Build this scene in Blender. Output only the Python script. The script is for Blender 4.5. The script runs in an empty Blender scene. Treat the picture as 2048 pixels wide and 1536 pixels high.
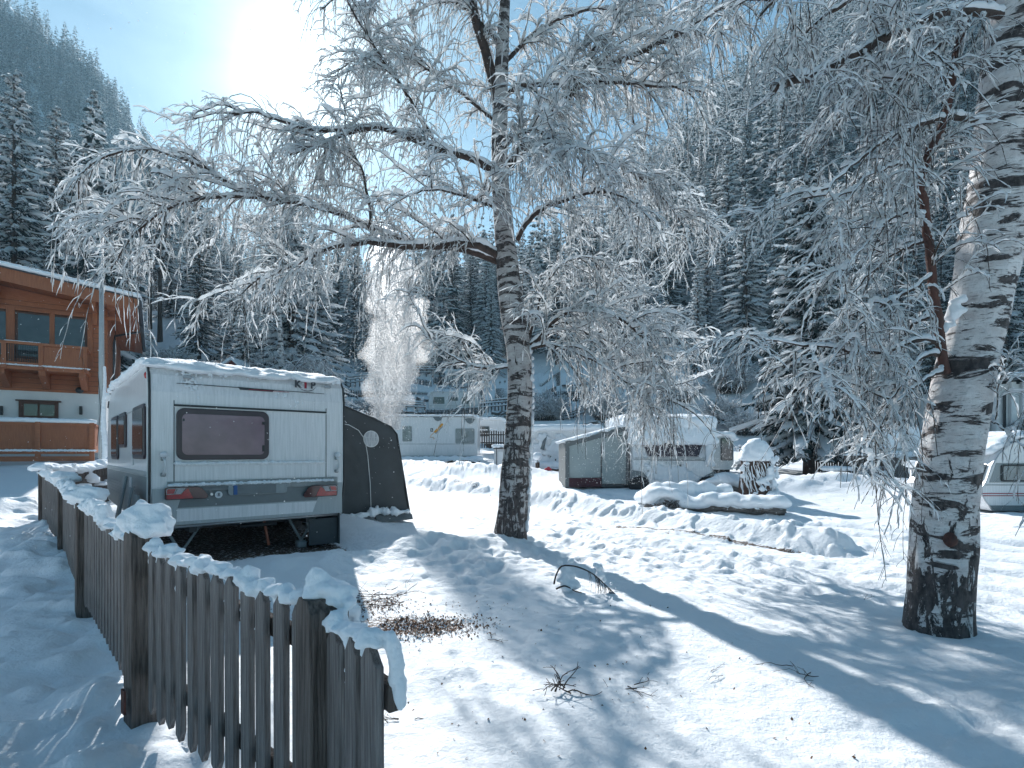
import bpy, bmesh, math, random
import numpy as np
from mathutils import Vector, Matrix, noise as mnoise
R = math.radians
rnd = random.Random(7)
rng = np.random.default_rng(11)
scn = bpy.context.scene

# ------------------------------------------------------------------ camera
F = 1090.0; CX = 1024.0; HY = 905.0; H = 1.35
cam = bpy.data.cameras.new("camera"); camo = bpy.data.objects.new("camera", cam)
scn.collection.objects.link(camo)
camo.location = (0, 0, H); camo.rotation_euler = (R(90), 0, 0)
cam.sensor_width = 36.0; cam.lens = 36.0 * F / 2048.0
cam.shift_y = (HY - 768.0) / 2048.0
cam.clip_start = 0.05; cam.clip_end = 3000
scn.camera = camo

# ------------------------------------------------------------------ sun and sky
SUN_EL = 33.0; SUN_AZ = -20.6
sd = Vector((math.sin(R(SUN_AZ)) * math.cos(R(SUN_EL)), math.cos(R(SUN_AZ)) * math.cos(R(SUN_EL)), math.sin(R(SUN_EL))))
sl = bpy.data.lights.new("sun", 'SUN'); sl.energy = 5.0; sl.angle = R(0.8); sl.color = (1.0, 0.99, 0.975)
so = bpy.data.objects.new("sun", sl); scn.collection.objects.link(so)
so.rotation_euler = sd.to_track_quat('Z', 'Y').to_euler()
so.location = (0, 0, 60)
w = bpy.data.worlds.new("World"); scn.world = w; w.use_nodes = True
def N(nt, t, **kw):
    n = nt.nodes.new(t)
    for k, v in kw.items():
        setattr(n, k, v)
    return n
def sky_world():
    nt = w.node_tree; nt.nodes.clear(); L = nt.links.new
    out = N(nt, 'ShaderNodeOutputWorld'); bg = N(nt, 'ShaderNodeBackground')
    sky = N(nt, 'ShaderNodeTexSky', sky_type='NISHITA'); sky.sun_disc = False
    sky.sun_elevation = R(SUN_EL); sky.sun_rotation = R(SUN_AZ)
    sky.altitude = 1200; sky.air_density = 1.0; sky.dust_density = 0.6; sky.ozone_density = 2.0
    tc = N(nt, 'ShaderNodeTexCoord')
    # tint of the cold sky
    tint = N(nt, 'ShaderNodeMix', data_type='RGBA', blend_type='MULTIPLY'); tint.inputs[0].default_value = 1
    tint.inputs[7].default_value = (0.78, 1.07, 1.01, 1)
    L(sky.outputs[0], tint.inputs[6])
    # thin high cloud that brightens toward the sun
    dot = N(nt, 'ShaderNodeVectorMath', operation='DOT_PRODUCT'); L(tc.outputs['Generated'], dot.inputs[0])
    dot.inputs[1].default_value = sd
    mx = N(nt, 'ShaderNodeMath', operation='MAXIMUM'); L(dot.outputs['Value'], mx.inputs[0]); mx.inputs[1].default_value = 0
    def powr(e, m):
        p = N(nt, 'ShaderNodeMath', operation='POWER'); L(mx.outputs[0], p.inputs[0]); p.inputs[1].default_value = e
        q = N(nt, 'ShaderNodeMath', operation='MULTIPLY'); L(p.outputs[0], q.inputs[0]); q.inputs[1].default_value = m
        return q
    mp = N(nt, 'ShaderNodeMapping'); mp.inputs['Scale'].default_value = (1.2, 1.2, 3.2); mp.inputs['Rotation'].default_value = (0.3, 0.5, 0.2)
    L(tc.outputs['Generated'], mp.inputs[0])
    no = N(nt, 'ShaderNodeTexNoise'); no.inputs['Scale'].default_value = 2.6; no.inputs['Detail'].default_value = 9
    no.inputs['Roughness'].default_value = 0.58; no.inputs['Distortion'].default_value = 0.5
    L(mp.outputs[0], no.inputs['Vector'])
    rp = N(nt, 'ShaderNodeMapRange'); rp.inputs[1].default_value = 0.38; rp.inputs[2].default_value = 0.72
    L(no.outputs['Fac'], rp.inputs[0])
    wide = powr(9, 2.3); mid = powr(48, 3.6); core = powr(300, 16.0)
    c1 = N(nt, 'ShaderNodeMath', operation='MULTIPLY'); L(rp.outputs[0], c1.inputs[0]); L(wide.outputs[0], c1.inputs[1])
    c2 = N(nt, 'ShaderNodeMath', operation='ADD'); L(c1.outputs[0], c2.inputs[0]); L(mid.outputs[0], c2.inputs[1])
    c3 = N(nt, 'ShaderNodeMath', operation='ADD'); L(c2.outputs[0], c3.inputs[0]); L(core.outputs[0], c3.inputs[1])
    cl = N(nt, 'ShaderNodeVectorMath', operation='SCALE'); cl.inputs[0].default_value = (0.86, 0.97, 1.0); L(c3.outputs[0], cl.inputs['Scale'])
    ad = N(nt, 'ShaderNodeVectorMath', operation='ADD'); L(tint.outputs[2], ad.inputs[0]); L(cl.outputs[0], ad.inputs[1])
    L(ad.outputs[0], bg.inputs[0]); bg.inputs[1].default_value = 0.066
    L(bg.outputs[0], out.inputs[0])
sky_world()
vs = scn.view_settings
vs.view_transform = 'Standard'; vs.look = 'None'; vs.exposure = 0.72; vs.gamma = 1.0
try:
    vs.use_curve_mapping = False
except Exception:
    pass
scn.cycles.max_bounces = 6; scn.cycles.diffuse_bounces = 4; scn.cycles.glossy_bounces = 2
scn.cycles.transmission_bounces = 3; scn.cycles.transparent_max_bounces = 8; scn.cycles.volume_bounces = 1
scn.cycles.use_adaptive_sampling = True; scn.cycles.adaptive_threshold = 0.026
scn.cycles.use_denoising = True
scn.cycles.sample_clamp_indirect = 4.0
scn.cycles.caustics_reflective = False; scn.cycles.caustics_refractive = False

def PX(px, py, Y):
    "point at distance Y that the photograph shows at pixel (px, py); only used to read positions off the photograph"
    return Vector(((px - CX) / F * Y, Y, H + (HY - py) / F * Y))

# ------------------------------------------------------------------ materials
def pm(name, col, rough=0.6, metal=0.0, col2=None, scale=6.0, detail=6.0, lo=0.35, hi=0.65, stretch=(1, 1, 1), bump=0.0, bscale=60.0,
       snow=None, snow_sc=9.0, trans=0.0, spec=0.4, coords='Object', alpha=None, coat=0.0):
    "Principled material: two colours mixed by noise, bump, and snow lying on faces that look up (snow = how level they must be)"
    m = bpy.data.materials.new(name); m.use_nodes = True; nt = m.node_tree; L = nt.links.new
    b = nt.nodes['Principled BSDF']; out = nt.nodes['Material Output']
    b.inputs['Roughness'].default_value = rough; b.inputs['Metallic'].default_value = metal
    b.inputs['Specular IOR Level'].default_value = spec
    b.inputs['Coat Weight'].default_value = coat
    tc = N(nt, 'ShaderNodeTexCoord')
    mp = N(nt, 'ShaderNodeMapping'); mp.inputs['Scale'].default_value = stretch; L(tc.outputs[coords], mp.inputs[0])
    if col2 is None:
        col2 = tuple(c * 0.86 for c in col[:3])
    no = N(nt, 'ShaderNodeTexNoise'); no.inputs['Scale'].default_value = scale; no.inputs['Detail'].default_value = detail
    no.inputs['Roughness'].default_value = 0.6
    L(mp.outputs[0], no.inputs['Vector'])
    mr = N(nt, 'ShaderNodeMapRange'); mr.inputs[1].default_value = lo; mr.inputs[2].default_value = hi; L(no.outputs['Fac'], mr.inputs[0])
    mix = N(nt, 'ShaderNodeMix', data_type='RGBA'); mix.inputs[6].default_value = (*col[:3], 1); mix.inputs[7].default_value = (*col2[:3], 1)
    L(mr.outputs[0], mix.inputs[0])
    csock = mix.outputs[2]
    if snow is not None:
        ge = N(nt, 'ShaderNodeNewGeometry'); sx = N(nt, 'ShaderNodeSeparateXYZ'); L(ge.outputs['Normal'], sx.inputs[0])
        n2 = N(nt, 'ShaderNodeTexNoise'); n2.inputs['Scale'].default_value = snow_sc; n2.inputs['Detail'].default_value = 5
        L(tc.outputs['Object'], n2.inputs['Vector'])
        a = N(nt, 'ShaderNodeMath', operation='MULTIPLY_ADD'); L(n2.outputs['Fac'], a.inputs[0]); a.inputs[1].default_value = 1.2
        L(sx.outputs['Z'], a.inputs[2])
        s = N(nt, 'ShaderNodeMapRange'); s.inputs[1].default_value = snow + 0.6; s.inputs[2].default_value = snow + 0.72; L(a.outputs[0], s.inputs[0])
        m2 = N(nt, 'ShaderNodeMix', data_type='RGBA'); L(s.outputs[0], m2.inputs[0]); L(csock, m2.inputs[6]); m2.inputs[7].default_value = (0.80, 0.84, 0.88, 1)
        csock = m2.outputs[2]
    L(csock, b.inputs['Base Color'])
    if bump:
        nb = N(nt, 'ShaderNodeTexNoise'); nb.inputs['Scale'].default_value = bscale; nb.inputs['Detail'].default_value = 5
        L(mp.outputs[0], nb.inputs['Vector'])
        bu = N(nt, 'ShaderNodeBump'); bu.inputs['Strength'].default_value = bump; bu.inputs['Distance'].default_value = 0.02
        L(nb.outputs['Fac'], bu.inputs['Height']); L(bu.outputs[0], b.inputs['Normal'])
    if trans:
        tr = N(nt, 'ShaderNodeBsdfTranslucent'); L(csock, tr.inputs['Color'])
        ms = N(nt, 'ShaderNodeMixShader'); ms.inputs[0].default_value = trans
        L(b.outputs[0], ms.inputs[1]); L(tr.outputs[0], ms.inputs[2]); L(ms.outputs[0], out.inputs[0])
    return m

SNOWC = (0.84, 0.87, 0.90)
M = {}
M['snow'] = pm('snow', SNOWC, 0.75, col2=(0.80, 0.84, 0.88), scale=3, bump=0.5, bscale=45, spec=0.25)
M['snow_soft'] = pm('snow_soft', SNOWC, 0.8, col2=(0.80, 0.84, 0.88), scale=3, bump=0.35, bscale=30, trans=0.22, spec=0.2)
M['twig_snow'] = pm('twig_snow', (0.95, 0.96, 0.97), 0.9, col2=(0.92, 0.94, 0.95), trans=0.72, spec=0.1)
M['powder'] = pm('powder', (0.93, 0.94, 0.95), 0.9, trans=0.6, spec=0.1)
M['spruce_snow'] = pm('spruce_snow', (0.90, 0.92, 0.94), 0.9, col2=(0.88, 0.90, 0.92), trans=0.5, spec=0.1)
M['twig'] = pm('twig', (0.035, 0.026, 0.022), 0.8, col2=(0.06, 0.04, 0.03), snow=0.22, snow_sc=22)
M['dark_twig'] = pm('dark_twig', (0.03, 0.022, 0.02), 0.8, col2=(0.06, 0.04, 0.03))
M['limb'] = pm('limb', (0.035, 0.028, 0.026), 0.85, col2=(0.08, 0.055, 0.046), scale=14, bump=0.6, bscale=40, snow=0.45, snow_sc=14)
M['red_limb'] = pm('red_limb', (0.12, 0.05, 0.038), 0.7, col2=(0.07, 0.035, 0.028), scale=14, bump=0.5, bscale=40, snow=0.6, snow_sc=14)
M['needle'] = pm('needle', (0.012, 0.028, 0.032), 0.7, col2=(0.02, 0.042, 0.044), scale=2)
M['spruce_bark'] = pm('spruce_bark', (0.06, 0.045, 0.04), 0.9, col2=(0.1, 0.075, 0.06), scale=12, bump=0.8, bscale=25)
M['old_wood'] = pm('old_wood', (0.09, 0.078, 0.073), 0.8, col2=(0.29, 0.26, 0.25), scale=9, stretch=(9, 9, 0.45), lo=0.3, hi=0.7, bump=0.9, bscale=16)
M['old_wood_dark'] = pm('old_wood_dark', (0.06, 0.048, 0.042), 0.85, col2=(0.17, 0.14, 0.125), scale=9, stretch=(7, 7, 0.5), bump=0.9, bscale=16)
M['dark_wood'] = pm('dark_wood', (0.035, 0.03, 0.03), 0.85, col2=(0.08, 0.065, 0.06), scale=8, bump=0.5, bscale=20, snow=0.45)
M['white_body'] = pm('white_body', (0.70, 0.705, 0.72), 0.3, col2=(0.52, 0.54, 0.55), scale=6, detail=9, lo=.42, hi=.78, stretch=(7, 7, 0.35), bump=0.05, bscale=12, spec=0.5, coat=0.2)
M['grey_body'] = pm('grey_body', (0.27, 0.30, 0.31), 0.35, col2=(0.22, 0.25, 0.26), scale=5, stretch=(6, 6, 0.5), spec=0.5)
M['mid_body'] = pm('mid_body', (0.40, 0.435, 0.445), 0.35, col2=(0.34, 0.37, 0.38), scale=6, stretch=(8, 8, 0.4), spec=0.5)
M['dark_body'] = pm('dark_body', (0.15, 0.175, 0.185), 0.4, scale=5, spec=0.5)
M['trim'] = pm('trim', (0.03, 0.033, 0.036), 0.45)
M['alu'] = pm('alu', (0.5, 0.52, 0.54), 0.35, metal=0.8)
M['rubber'] = pm('rubber', (0.02, 0.02, 0.022), 0.8, snow=0.7)
M['frame'] = pm('frame', (0.05, 0.036, 0.045), 0.3, spec=0.5)
M['blind'] = pm('blind', (0.24, 0.145, 0.185), 0.35, col2=(0.13, 0.08, 0.10), scale=2.4, lo=0.3, hi=0.75, coat=0.7, spec=0.5)
M['glass'] = pm('glass', (0.03, 0.036, 0.04), 0.08, col2=(0.05, 0.06, 0.065), scale=3, spec=0.8)
M['win_brown'] = pm('win_brown', (0.09, 0.045, 0.045), 0.1, col2=(0.03, 0.02, 0.022), scale=3, spec=0.8)
M['win_grey'] = pm('win_grey', (0.16, 0.18, 0.185), 0.15, col2=(0.28, 0.31, 0.32), scale=4, spec=0.6)
M['lamp_red'] = pm('lamp_red', (0.42, 0.016, 0.018), 0.15, col2=(0.28, 0.01, 0.012), scale=40, coat=0.6)
M['lamp_dark'] = pm('lamp_dark', (0.05, 0.008, 0.01), 0.15, coat=0.6)
M['lamp_clear'] = pm('lamp_clear', (0.30, 0.31, 0.33), 0.15, coat=0.5)
M['plate'] = pm('plate', (0.16, 0.18, 0.19), 0.4)
M['blue'] = pm('blue', (0.02, 0.10, 0.30), 0.4)
M['ink'] = pm('ink', (0.045, 0.05, 0.06), 0.5)
M['ink_red'] = pm('ink_red', (0.32, 0.02, 0.04), 0.5)
M['orange'] = pm('orange', (0.75, 0.32, 0.03), 0.5)
M['prop_red'] = pm('prop_red', (0.40, 0.13, 0.08), 0.6, col2=(0.25, 0.09, 0.06))
M['red'] = pm('red', (0.5, 0.03, 0.05), 0.5)
M['tent_dark'] = pm('tent_dark', (0.062, 0.07, 0.075), 0.75, col2=(0.05, 0.056, 0.06), scale=3, bump=0.5, bscale=7)
M['tent_mid'] = pm('tent_mid', (0.14, 0.155, 0.16), 0.75, scale=3, bump=0.4, bscale=8)
M['tent_light'] = pm('tent_light', (0.34, 0.39, 0.39), 0.7, col2=(0.30, 0.345, 0.35), scale=3, bump=0.3, bscale=6)
M['maroon'] = pm('maroon', (0.06, 0.018, 0.026), 0.7)
M['piping'] = pm('piping', (0.7, 0.72, 0.72), 0.5)
M['chalet'] = pm('chalet', (0.40, 0.145, 0.066), 0.6, col2=(0.26, 0.088, 0.042), scale=7, stretch=(0.6, 6, 6), lo=0.3, hi=0.7, bump=0.3, bscale=14)
M['chalet_v'] = pm('chalet_v', (0.37, 0.135, 0.062), 0.6, col2=(0.24, 0.08, 0.04), scale=7, stretch=(7, 7, 0.5), lo=0.3, hi=0.7, bump=0.3, bscale=14)
M['chalet_dark'] = pm('chalet_dark', (0.10, 0.045, 0.03), 0.6, col2=(0.07, 0.03, 0.02))
M['plaster'] = pm('plaster', (0.68, 0.70, 0.70), 0.85, col2=(0.62, 0.64, 0.65), scale=2, bump=0.2, bscale=30)
M['roof_metal'] = pm('roof_metal', (0.06, 0.065, 0.075), 0.4, metal=0.4)
M['pole'] = pm('pole', (0.42, 0.45, 0.46), 0.45, metal=0.2, snow=0.9)
M['box_white'] = pm('box_white', (0.58, 0.59, 0.60), 0.5, col2=(0.5, 0.5, 0.52))
M['rock'] = pm('rock', (0.10, 0.095, 0.09), 0.9, col2=(0.2, 0.18, 0.17), scale=3, bump=0.8, bscale=8, snow=0.35, snow_sc=3)
M['log'] = pm('log', (0.09, 0.06, 0.045), 0.9, col2=(0.045, 0.03, 0.025), scale=6, stretch=(1, 1, 1), bump=0.8, bscale=20, snow=0.5, snow_sc=6)
M['leaf'] = pm('leaf', (0.26, 0.12, 0.05), 0.8, col2=(0.09, 0.05, 0.035), scale=80)
M['shrub'] = pm('shrub', (0.05, 0.045, 0.04), 0.8)

def ground_material():
    m = bpy.data.materials.new('snow_ground'); m.use_nodes = True; nt = m.node_tree; L = nt.links.new
    b = nt.nodes['Principled BSDF']; b.inputs['Roughness'].default_value = 0.7; b.inputs['Specular IOR Level'].default_value = 0.3
    tc = N(nt, 'ShaderNodeTexCoord')
    n1 = N(nt, 'ShaderNodeTexNoise'); n1.inputs['Scale'].default_value = 0.9; n1.inputs['Detail'].default_value = 6; L(tc.outputs['Object'], n1.inputs['Vector'])
    m1 = N(nt, 'ShaderNodeMix', data_type='RGBA'); L(n1.outputs['Fac'], m1.inputs[0]); m1.inputs[6].default_value = (0.87, 0.89, 0.91, 1); m1.inputs[7].default_value = (0.80, 0.83, 0.86, 1)
    # bare earth and litter where the snow was cleared away (vertex attribute holds how bare the place is)
    at = N(nt, 'ShaderNodeAttribute', attribute_name='bare')
    n2 = N(nt, 'ShaderNodeTexNoise'); n2.inputs['Scale'].default_value = 26; n2.inputs['Detail'].default_value = 7; n2.inputs['Roughness'].default_value = 0.7; L(tc.outputs['Object'], n2.inputs['Vector'])
    sm = N(nt, 'ShaderNodeMath', operation='ADD'); L(at.outputs['Fac'], sm.inputs[0]); L(n2.outputs['Fac'], sm.inputs[1])
    mr = N(nt, 'ShaderNodeMapRange'); mr.inputs[1].default_value = 0.98; mr.inputs[2].default_value = 1.08; L(sm.outputs[0], mr.inputs[0])
    n3 = N(nt, 'ShaderNodeTexNoise'); n3.inputs['Scale'].default_value = 60; n3.inputs['Detail'].default_value = 4; L(tc.outputs['Object'], n3.inputs['Vector'])
    cr = N(nt, 'ShaderNodeValToRGB'); cr.color_ramp.elements[0].color = (0.02, 0.014, 0.012, 1); cr.color_ramp.elements[0].position = 0.35
    cr.color_ramp.elements[1].color = (0.17, 0.10, 0.06, 1); cr.color_ramp.elements[1].position = 0.7; L(n3.outputs['Fac'], cr.inputs[0])
    m2 = N(nt, 'ShaderNodeMix', data_type='RGBA'); L(mr.outputs[0], m2.inputs[0]); L(m1.outputs[2], m2.inputs[6]); L(cr.outputs[0], m2.inputs[7])
    L(m2.outputs[2], b.inputs['Base Color'])
    nb = N(nt, 'ShaderNodeTexNoise'); nb.inputs['Scale'].default_value = 22; nb.inputs['Detail'].default_value = 8; nb.inputs['Roughness'].default_value = 0.65; L(tc.outputs['Object'], nb.inputs['Vector'])
    bu = N(nt, 'ShaderNodeBump'); bu.inputs['Strength'].default_value = 0.55; bu.inputs['Distance'].default_value = 0.035
    L(nb.outputs['Fac'], bu.inputs['Height']); L(bu.outputs[0], b.inputs['Normal'])
    return m
M['ground'] = ground_material()

def birch_material(name, rise, base, bth, bsc, pc):
    m = bpy.data.materials.new(name); m.use_nodes = True; nt = m.node_tree; L = nt.links.new
    b = nt.nodes['Principled BSDF']; b.inputs['Roughness'].default_value = 0.75
    tc = N(nt, 'ShaderNodeTexCoord'); sp = N(nt, 'ShaderNodeSeparateXYZ'); L(tc.outputs['Object'], sp.inputs[0])
    def nz(sc, st, det=5, ro=0.6, dist=0.0):
        mp = N(nt, 'ShaderNodeMapping'); mp.inputs['Scale'].default_value = st; L(tc.outputs['Object'], mp.inputs[0])
        n = N(nt, 'ShaderNodeTexNoise'); n.inputs['Scale'].default_value = sc; n.inputs['Detail'].default_value = det
        n.inputs['Roughness'].default_value = ro; n.inputs['Distortion'].default_value = dist; L(mp.outputs[0], n.inputs['Vector']); return n
    def rng_(sock, a, c):
        r = N(nt, 'ShaderNodeMapRange'); r.inputs[1].default_value = a; r.inputs[2].default_value = c; L(sock, r.inputs[0]); return r.outputs[0]
    def mth(op, a, c):
        q = N(nt, 'ShaderNodeMath', operation=op)
        for i, v in enumerate((a, c)):
            if isinstance(v, (int, float)): q.inputs[i].default_value = v
            else: L(v, q.inputs[i])
        return q.outputs[0]
    pap = nz(5, (1, 1, 3)); paper = N(nt, 'ShaderNodeMix', data_type='RGBA'); L(rng_(pap.outputs['Fac'], 0.3, 0.7), paper.inputs[0])
    paper.inputs[6].default_value = (pc, pc, pc, 1); paper.inputs[7].default_value = (pc * .68, pc * .62, pc * .61, 1)
    fine = rng_(nz(16, (1, 1, 9), 4).outputs['Fac'], 0.60, 0.66)       # thin lenticels
    band = rng_(nz(bsc, (0.5, 0.5, 1.9), 8, 0.68, 0.7).outputs['Fac'], bth, bth + .02)    # dark bands and collars
    # fissured dark bark growing from the foot, in upright diamonds
    vert = nz(8.5, (1.5, 1.5, 0.5), 8, 0.70, 0.6)
    fall = rng_(sp.outputs['Z'], 0.0, rise)
    thr = mth('ADD', mth('MULTIPLY', fall, 0.27), base)
    foot = mth('SUBTRACT', vert.outputs['Fac'], thr); foot = rng_(foot, 0.0, 0.012)
    d = mth('MAXIMUM', mth('MAXIMUM', mth('MULTIPLY', fine, 0.6), band), foot)
    dk = nz(30, (1, 1, 0.5), 5); dark = N(nt, 'ShaderNodeMix', data_type='RGBA'); L(rng_(dk.outputs['Fac'], 0.35, 0.65), dark.inputs[0])
    dark.inputs[6].default_value = (0.018, 0.016, 0.017, 1); dark.inputs[7].default_value = (0.095, 0.08, 0.078, 1)
    mix = N(nt, 'ShaderNodeMix', data_type='RGBA'); L(d, mix.inputs[0]); L(paper.outputs[2], mix.inputs[6]); L(dark.outputs[2], mix.inputs[7])
    L(mix.outputs[2], b.inputs['Base Color'])
    # relief
    hh = mth('ADD', mth('MULTIPLY', mth('MAXIMUM', band, foot), 0.6), mth('MULTIPLY', dk.outputs['Fac'], 0.9))
    hh = mth('ADD', hh, mth('MULTIPLY', fine, -0.2))
    bu = N(nt, 'ShaderNodeBump'); bu.inputs['Strength'].default_value = 0.9; bu.inputs['Distance'].default_value = 0.018
    L(hh, bu.inputs['Height']); L(bu.outputs[0], b.inputs['Normal'])
    return m
M['birch'] = birch_material('birch_bark', 1.9, .43, .528, 4.6, .70)
M['birch_mid'] = birch_material('birch_bark_rough', 4.4, .44, .51, 5.2, .50)

# ------------------------------------------------------------------ objects
def tag(o, label=None, cat=None, group=None, kind=None):
    if label: o['label'] = label
    if cat: o['category'] = cat
    if group: o['group'] = group
    if kind: o['kind'] = kind
    return o
def link(o, parent=None):
    scn.collection.objects.link(o)
    if parent is not None: o.parent = parent
    return o
def thing(name, label, cat, loc=(0, 0, 0), rz=0.0, group=None):
    o = bpy.data.objects.new(name, None); o.empty_display_size = 0.2
    link(o); o.location = loc; o.rotation_euler = (0, 0, rz)
    return tag(o, label, cat, group)

def np_mesh(name, V, Fq, mat, parent=None, smooth=True, mi=None):
    "mesh object from numpy arrays; Fq is (n,4) or (n,3)"
    me = bpy.data.meshes.new(name); n = len(V); k = Fq.shape[1]; nf = len(Fq)
    me.vertices.add(n); me.vertices.foreach_set('co', np.asarray(V, np.float32).ravel())
    me.loops.add(nf * k); me.loops.foreach_set('vertex_index', np.asarray(Fq, np.int32).ravel())
    me.polygons.add(nf); me.polygons.foreach_set('loop_start', np.arange(nf, dtype=np.int32) * k)
    try: me.polygons.foreach_set('loop_total', np.full(nf, k, np.int32))
    except Exception: pass
    if smooth: me.polygons.foreach_set('use_smooth', np.ones(nf, bool))
    for mm in (mat if isinstance(mat, (list, tuple)) else [mat]): me.materials.append(mm)
    if mi is not None: me.polygons.foreach_set('material_index', np.asarray(mi, np.int32))
    me.update(calc_edges=True); me.validate()
    return link(bpy.data.objects.new(name, me), parent)

class MB:
    def __init__(s): s.v = []; s.f = []; s.m = []; s.s = []; s.cur = 0
    def add(s, vs, fs, smooth=False):
        o = len(s.v); s.v += [tuple(v) for v in vs]
        for f in fs: s.f.append(tuple(i + o for i in f)); s.m.append(s.cur); s.s.append(smooth)
    def box(s, c, d, rz=0.0, bev=0.0, mat=None):
        "box with centre c, size d; bev chamfers the upright and top edges"
        x, y, z = d[0] / 2, d[1] / 2, d[2] / 2; b = min(bev, x * .9, y * .9, z * .9)
        if b <= 0:
            vs = [(sx * x, sy * y, sz * z) for sz in (-1, 1) for sx, sy in ((-1, -1), (1, -1), (1, 1), (-1, 1))]
            fs = [(3, 2, 1, 0), (4, 5, 6, 7), (0, 1, 5, 4), (1, 2, 6, 5), (2, 3, 7, 6), (3, 0, 4, 7)]
        else:
            ring = lambda i, zz: [(-x + i, -y, zz), (x - i, -y, zz), (x, -y + i, zz), (x, y - i, zz), (x - i, y, zz), (-x + i, y, zz), (-x, y - i, zz), (-x, -y + i, zz)]
            def inner(zz):
                k = b
                return [(-x + k * 1.4, -y + k, zz), (x - k * 1.4, -y + k, zz), (x - k, -y + k * 1.4, zz), (x - k, y - k * 1.4, zz), (x - k * 1.4, y - k, zz), (-x + k * 1.4, y - k, zz), (-x + k, y - k * 1.4, zz), (-x + k, -y + k * 1.4, zz)]
            vs = inner(-z) + ring(b, -z + b) + ring(b, z - b) + inner(z); fs = [tuple(range(7, -1, -1)), tuple(range(24, 32))]
            for r in range(3):
                for i in range(8): j = (i + 1) % 8; fs.append((r * 8 + i, r * 8 + j, r * 8 + 8 + j, r * 8 + 8 + i))
        ca, sa = math.cos(rz), math.sin(rz)
        vs = [(c[0] + p[0] * ca - p[1] * sa, c[1] + p[0] * sa + p[1] * ca, c[2] + p[2]) for p in vs]
        if mat is not None: vs = [tuple(mat @ Vector(p)) for p in vs]
        s.add(vs, fs); return s
    def prism(s, poly, a, b, plane='xz', smooth=False):
        "closed outline poly (2D, counter-clockwise) extruded between a and b along the third axis"
        n = len(poly)
        if plane == 'xz': f = lambda p, t: (p[0], t, p[1])
        elif plane == 'yz': f = lambda p, t: (t, p[0], p[1])
        else: f = lambda p, t: (p[0], p[1], t)
        vs = [f(p, a) for p in poly] + [f(p, b) for p in poly]
        s.add(vs, [tuple(range(n))] , False); o = len(s.v) - 2 * n
        s.f.append(tuple(o + n + i for i in range(n - 1, -1, -1))); s.m.append(s.cur); s.s.append(False)
        for i in range(n):
            j = (i + 1) % n; s.f.append((o + j, o + i, o + n + i, o + n + j)); s.m.append(s.cur); s.s.append(smooth)
        return s
    def tube(s, pts, r, n=8, cap=True):
        pts = [Vector(p) for p in pts]; K = len(pts)
        rs = r if isinstance(r, (list, tuple)) else [r] * K
        vs = []; ref = Vector((0.31, 0.17, 0.93))
        for i, p in enumerate(pts):
            t = (pts[min(i + 1, K - 1)] - pts[max(i - 1, 0)]).normalized()
            u = t.cross(ref)
            if u.length < .05: u = t.cross(Vector((1, 0, 0)))
            u.normalize(); v = t.cross(u)
            for k in range(n):
                a = 2 * math.pi * k / n; vs.append(p + (u * math.cos(a) + v * math.sin(a)) * rs[i])
        fs = [(i * n + k, i * n + (k + 1) % n, (i + 1) * n + (k + 1) % n, (i + 1) * n + k) for i in range(K - 1) for k in range(n)]
        s.add(vs, fs, True)
        if cap:
            o = len(s.v) - K * n
            s.f.append(tuple(o + k for k in range(n - 1, -1, -1))); s.m.append(s.cur); s.s.append(False)
            s.f.append(tuple(o + (K - 1) * n + k for k in range(n))); s.m.append(s.cur); s.s.append(False)
        return s
    def lump(s, c, r, seed=0, amp=0.18, n=10, fz=0.8):
        "rounded irregular blob (snow, stones): c centre, r radii"
        vs = []; fs = []; rows = n // 2 + 2
        for i in range(rows + 1):
            th = math.pi * i / rows
            for k in range(n):
                ph = 2 * math.pi * k / n
                d = Vector((math.sin(th) * math.cos(ph), math.sin(th) * math.sin(ph), math.cos(th)))
                q = 1 + amp * mnoise.noise(d * 1.6 + Vector((seed * 3.1, seed * 1.7, 0))) * 1.6
                zz = d.z if d.z > 0 else d.z * fz
                vs.append((c[0] + d.x * r[0] * q, c[1] + d.y * r[1] * q, c[2] + zz * r[2] * q))
        for i in range(rows):
            for k in range(n):
                j = (k + 1) % n; fs.append((i * n + k, (i + 1) * n + k, (i + 1) * n + j, i * n + j))
        s.add(vs, fs, True); return s
    def build(s, name, mats, parent=None, bevel=0.0, mw=None):
        me = bpy.data.meshes.new(name); me.from_pydata(s.v, [], s.f)
        for mm in (mats if isinstance(mats, (list, tuple)) else [mats]): me.materials.append(mm)
        me.polygons.foreach_set('material_index', s.m); me.polygons.foreach_set('use_smooth', s.s); me.update()
        if len(s.v) < 3000:
            bm_ = bmesh.new(); bm_.from_mesh(me); bmesh.ops.recalc_face_normals(bm_, faces=bm_.faces); bm_.to_mesh(me); bm_.free()
        o = link(bpy.data.objects.new(name, me), parent)
        if mw is not None: o.matrix_local = mw
        if bevel:
            bm_ = o.modifiers.new('bevel', 'BEVEL'); bm_.width = bevel; bm_.segments = 2; bm_.limit_method = 'ANGLE'; bm_.angle_limit = R(35)
        return o
def soften(o, voxel, smooth=2, disp=0.0, dscale=0.25):
    "melt the lumps of a snow mesh into one soft body"
    r = o.modifiers.new('remesh', 'REMESH'); r.mode = 'VOXEL'; r.voxel_size = voxel; r.use_smooth_shade = True
    if smooth:
        q = o.modifiers.new('smooth', 'SMOOTH'); q.factor = 0.5; q.iterations = smooth
    if disp:
        t = bpy.data.textures.new('snow_relief', 'CLOUDS'); t.noise_scale = dscale; t.noise_depth = 3
        d = o.modifiers.new('relief', 'DISPLACE'); d.texture = t; d.strength = disp; d.mid_level = 0.5; d.texture_coords = 'LOCAL'
    return o
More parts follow.
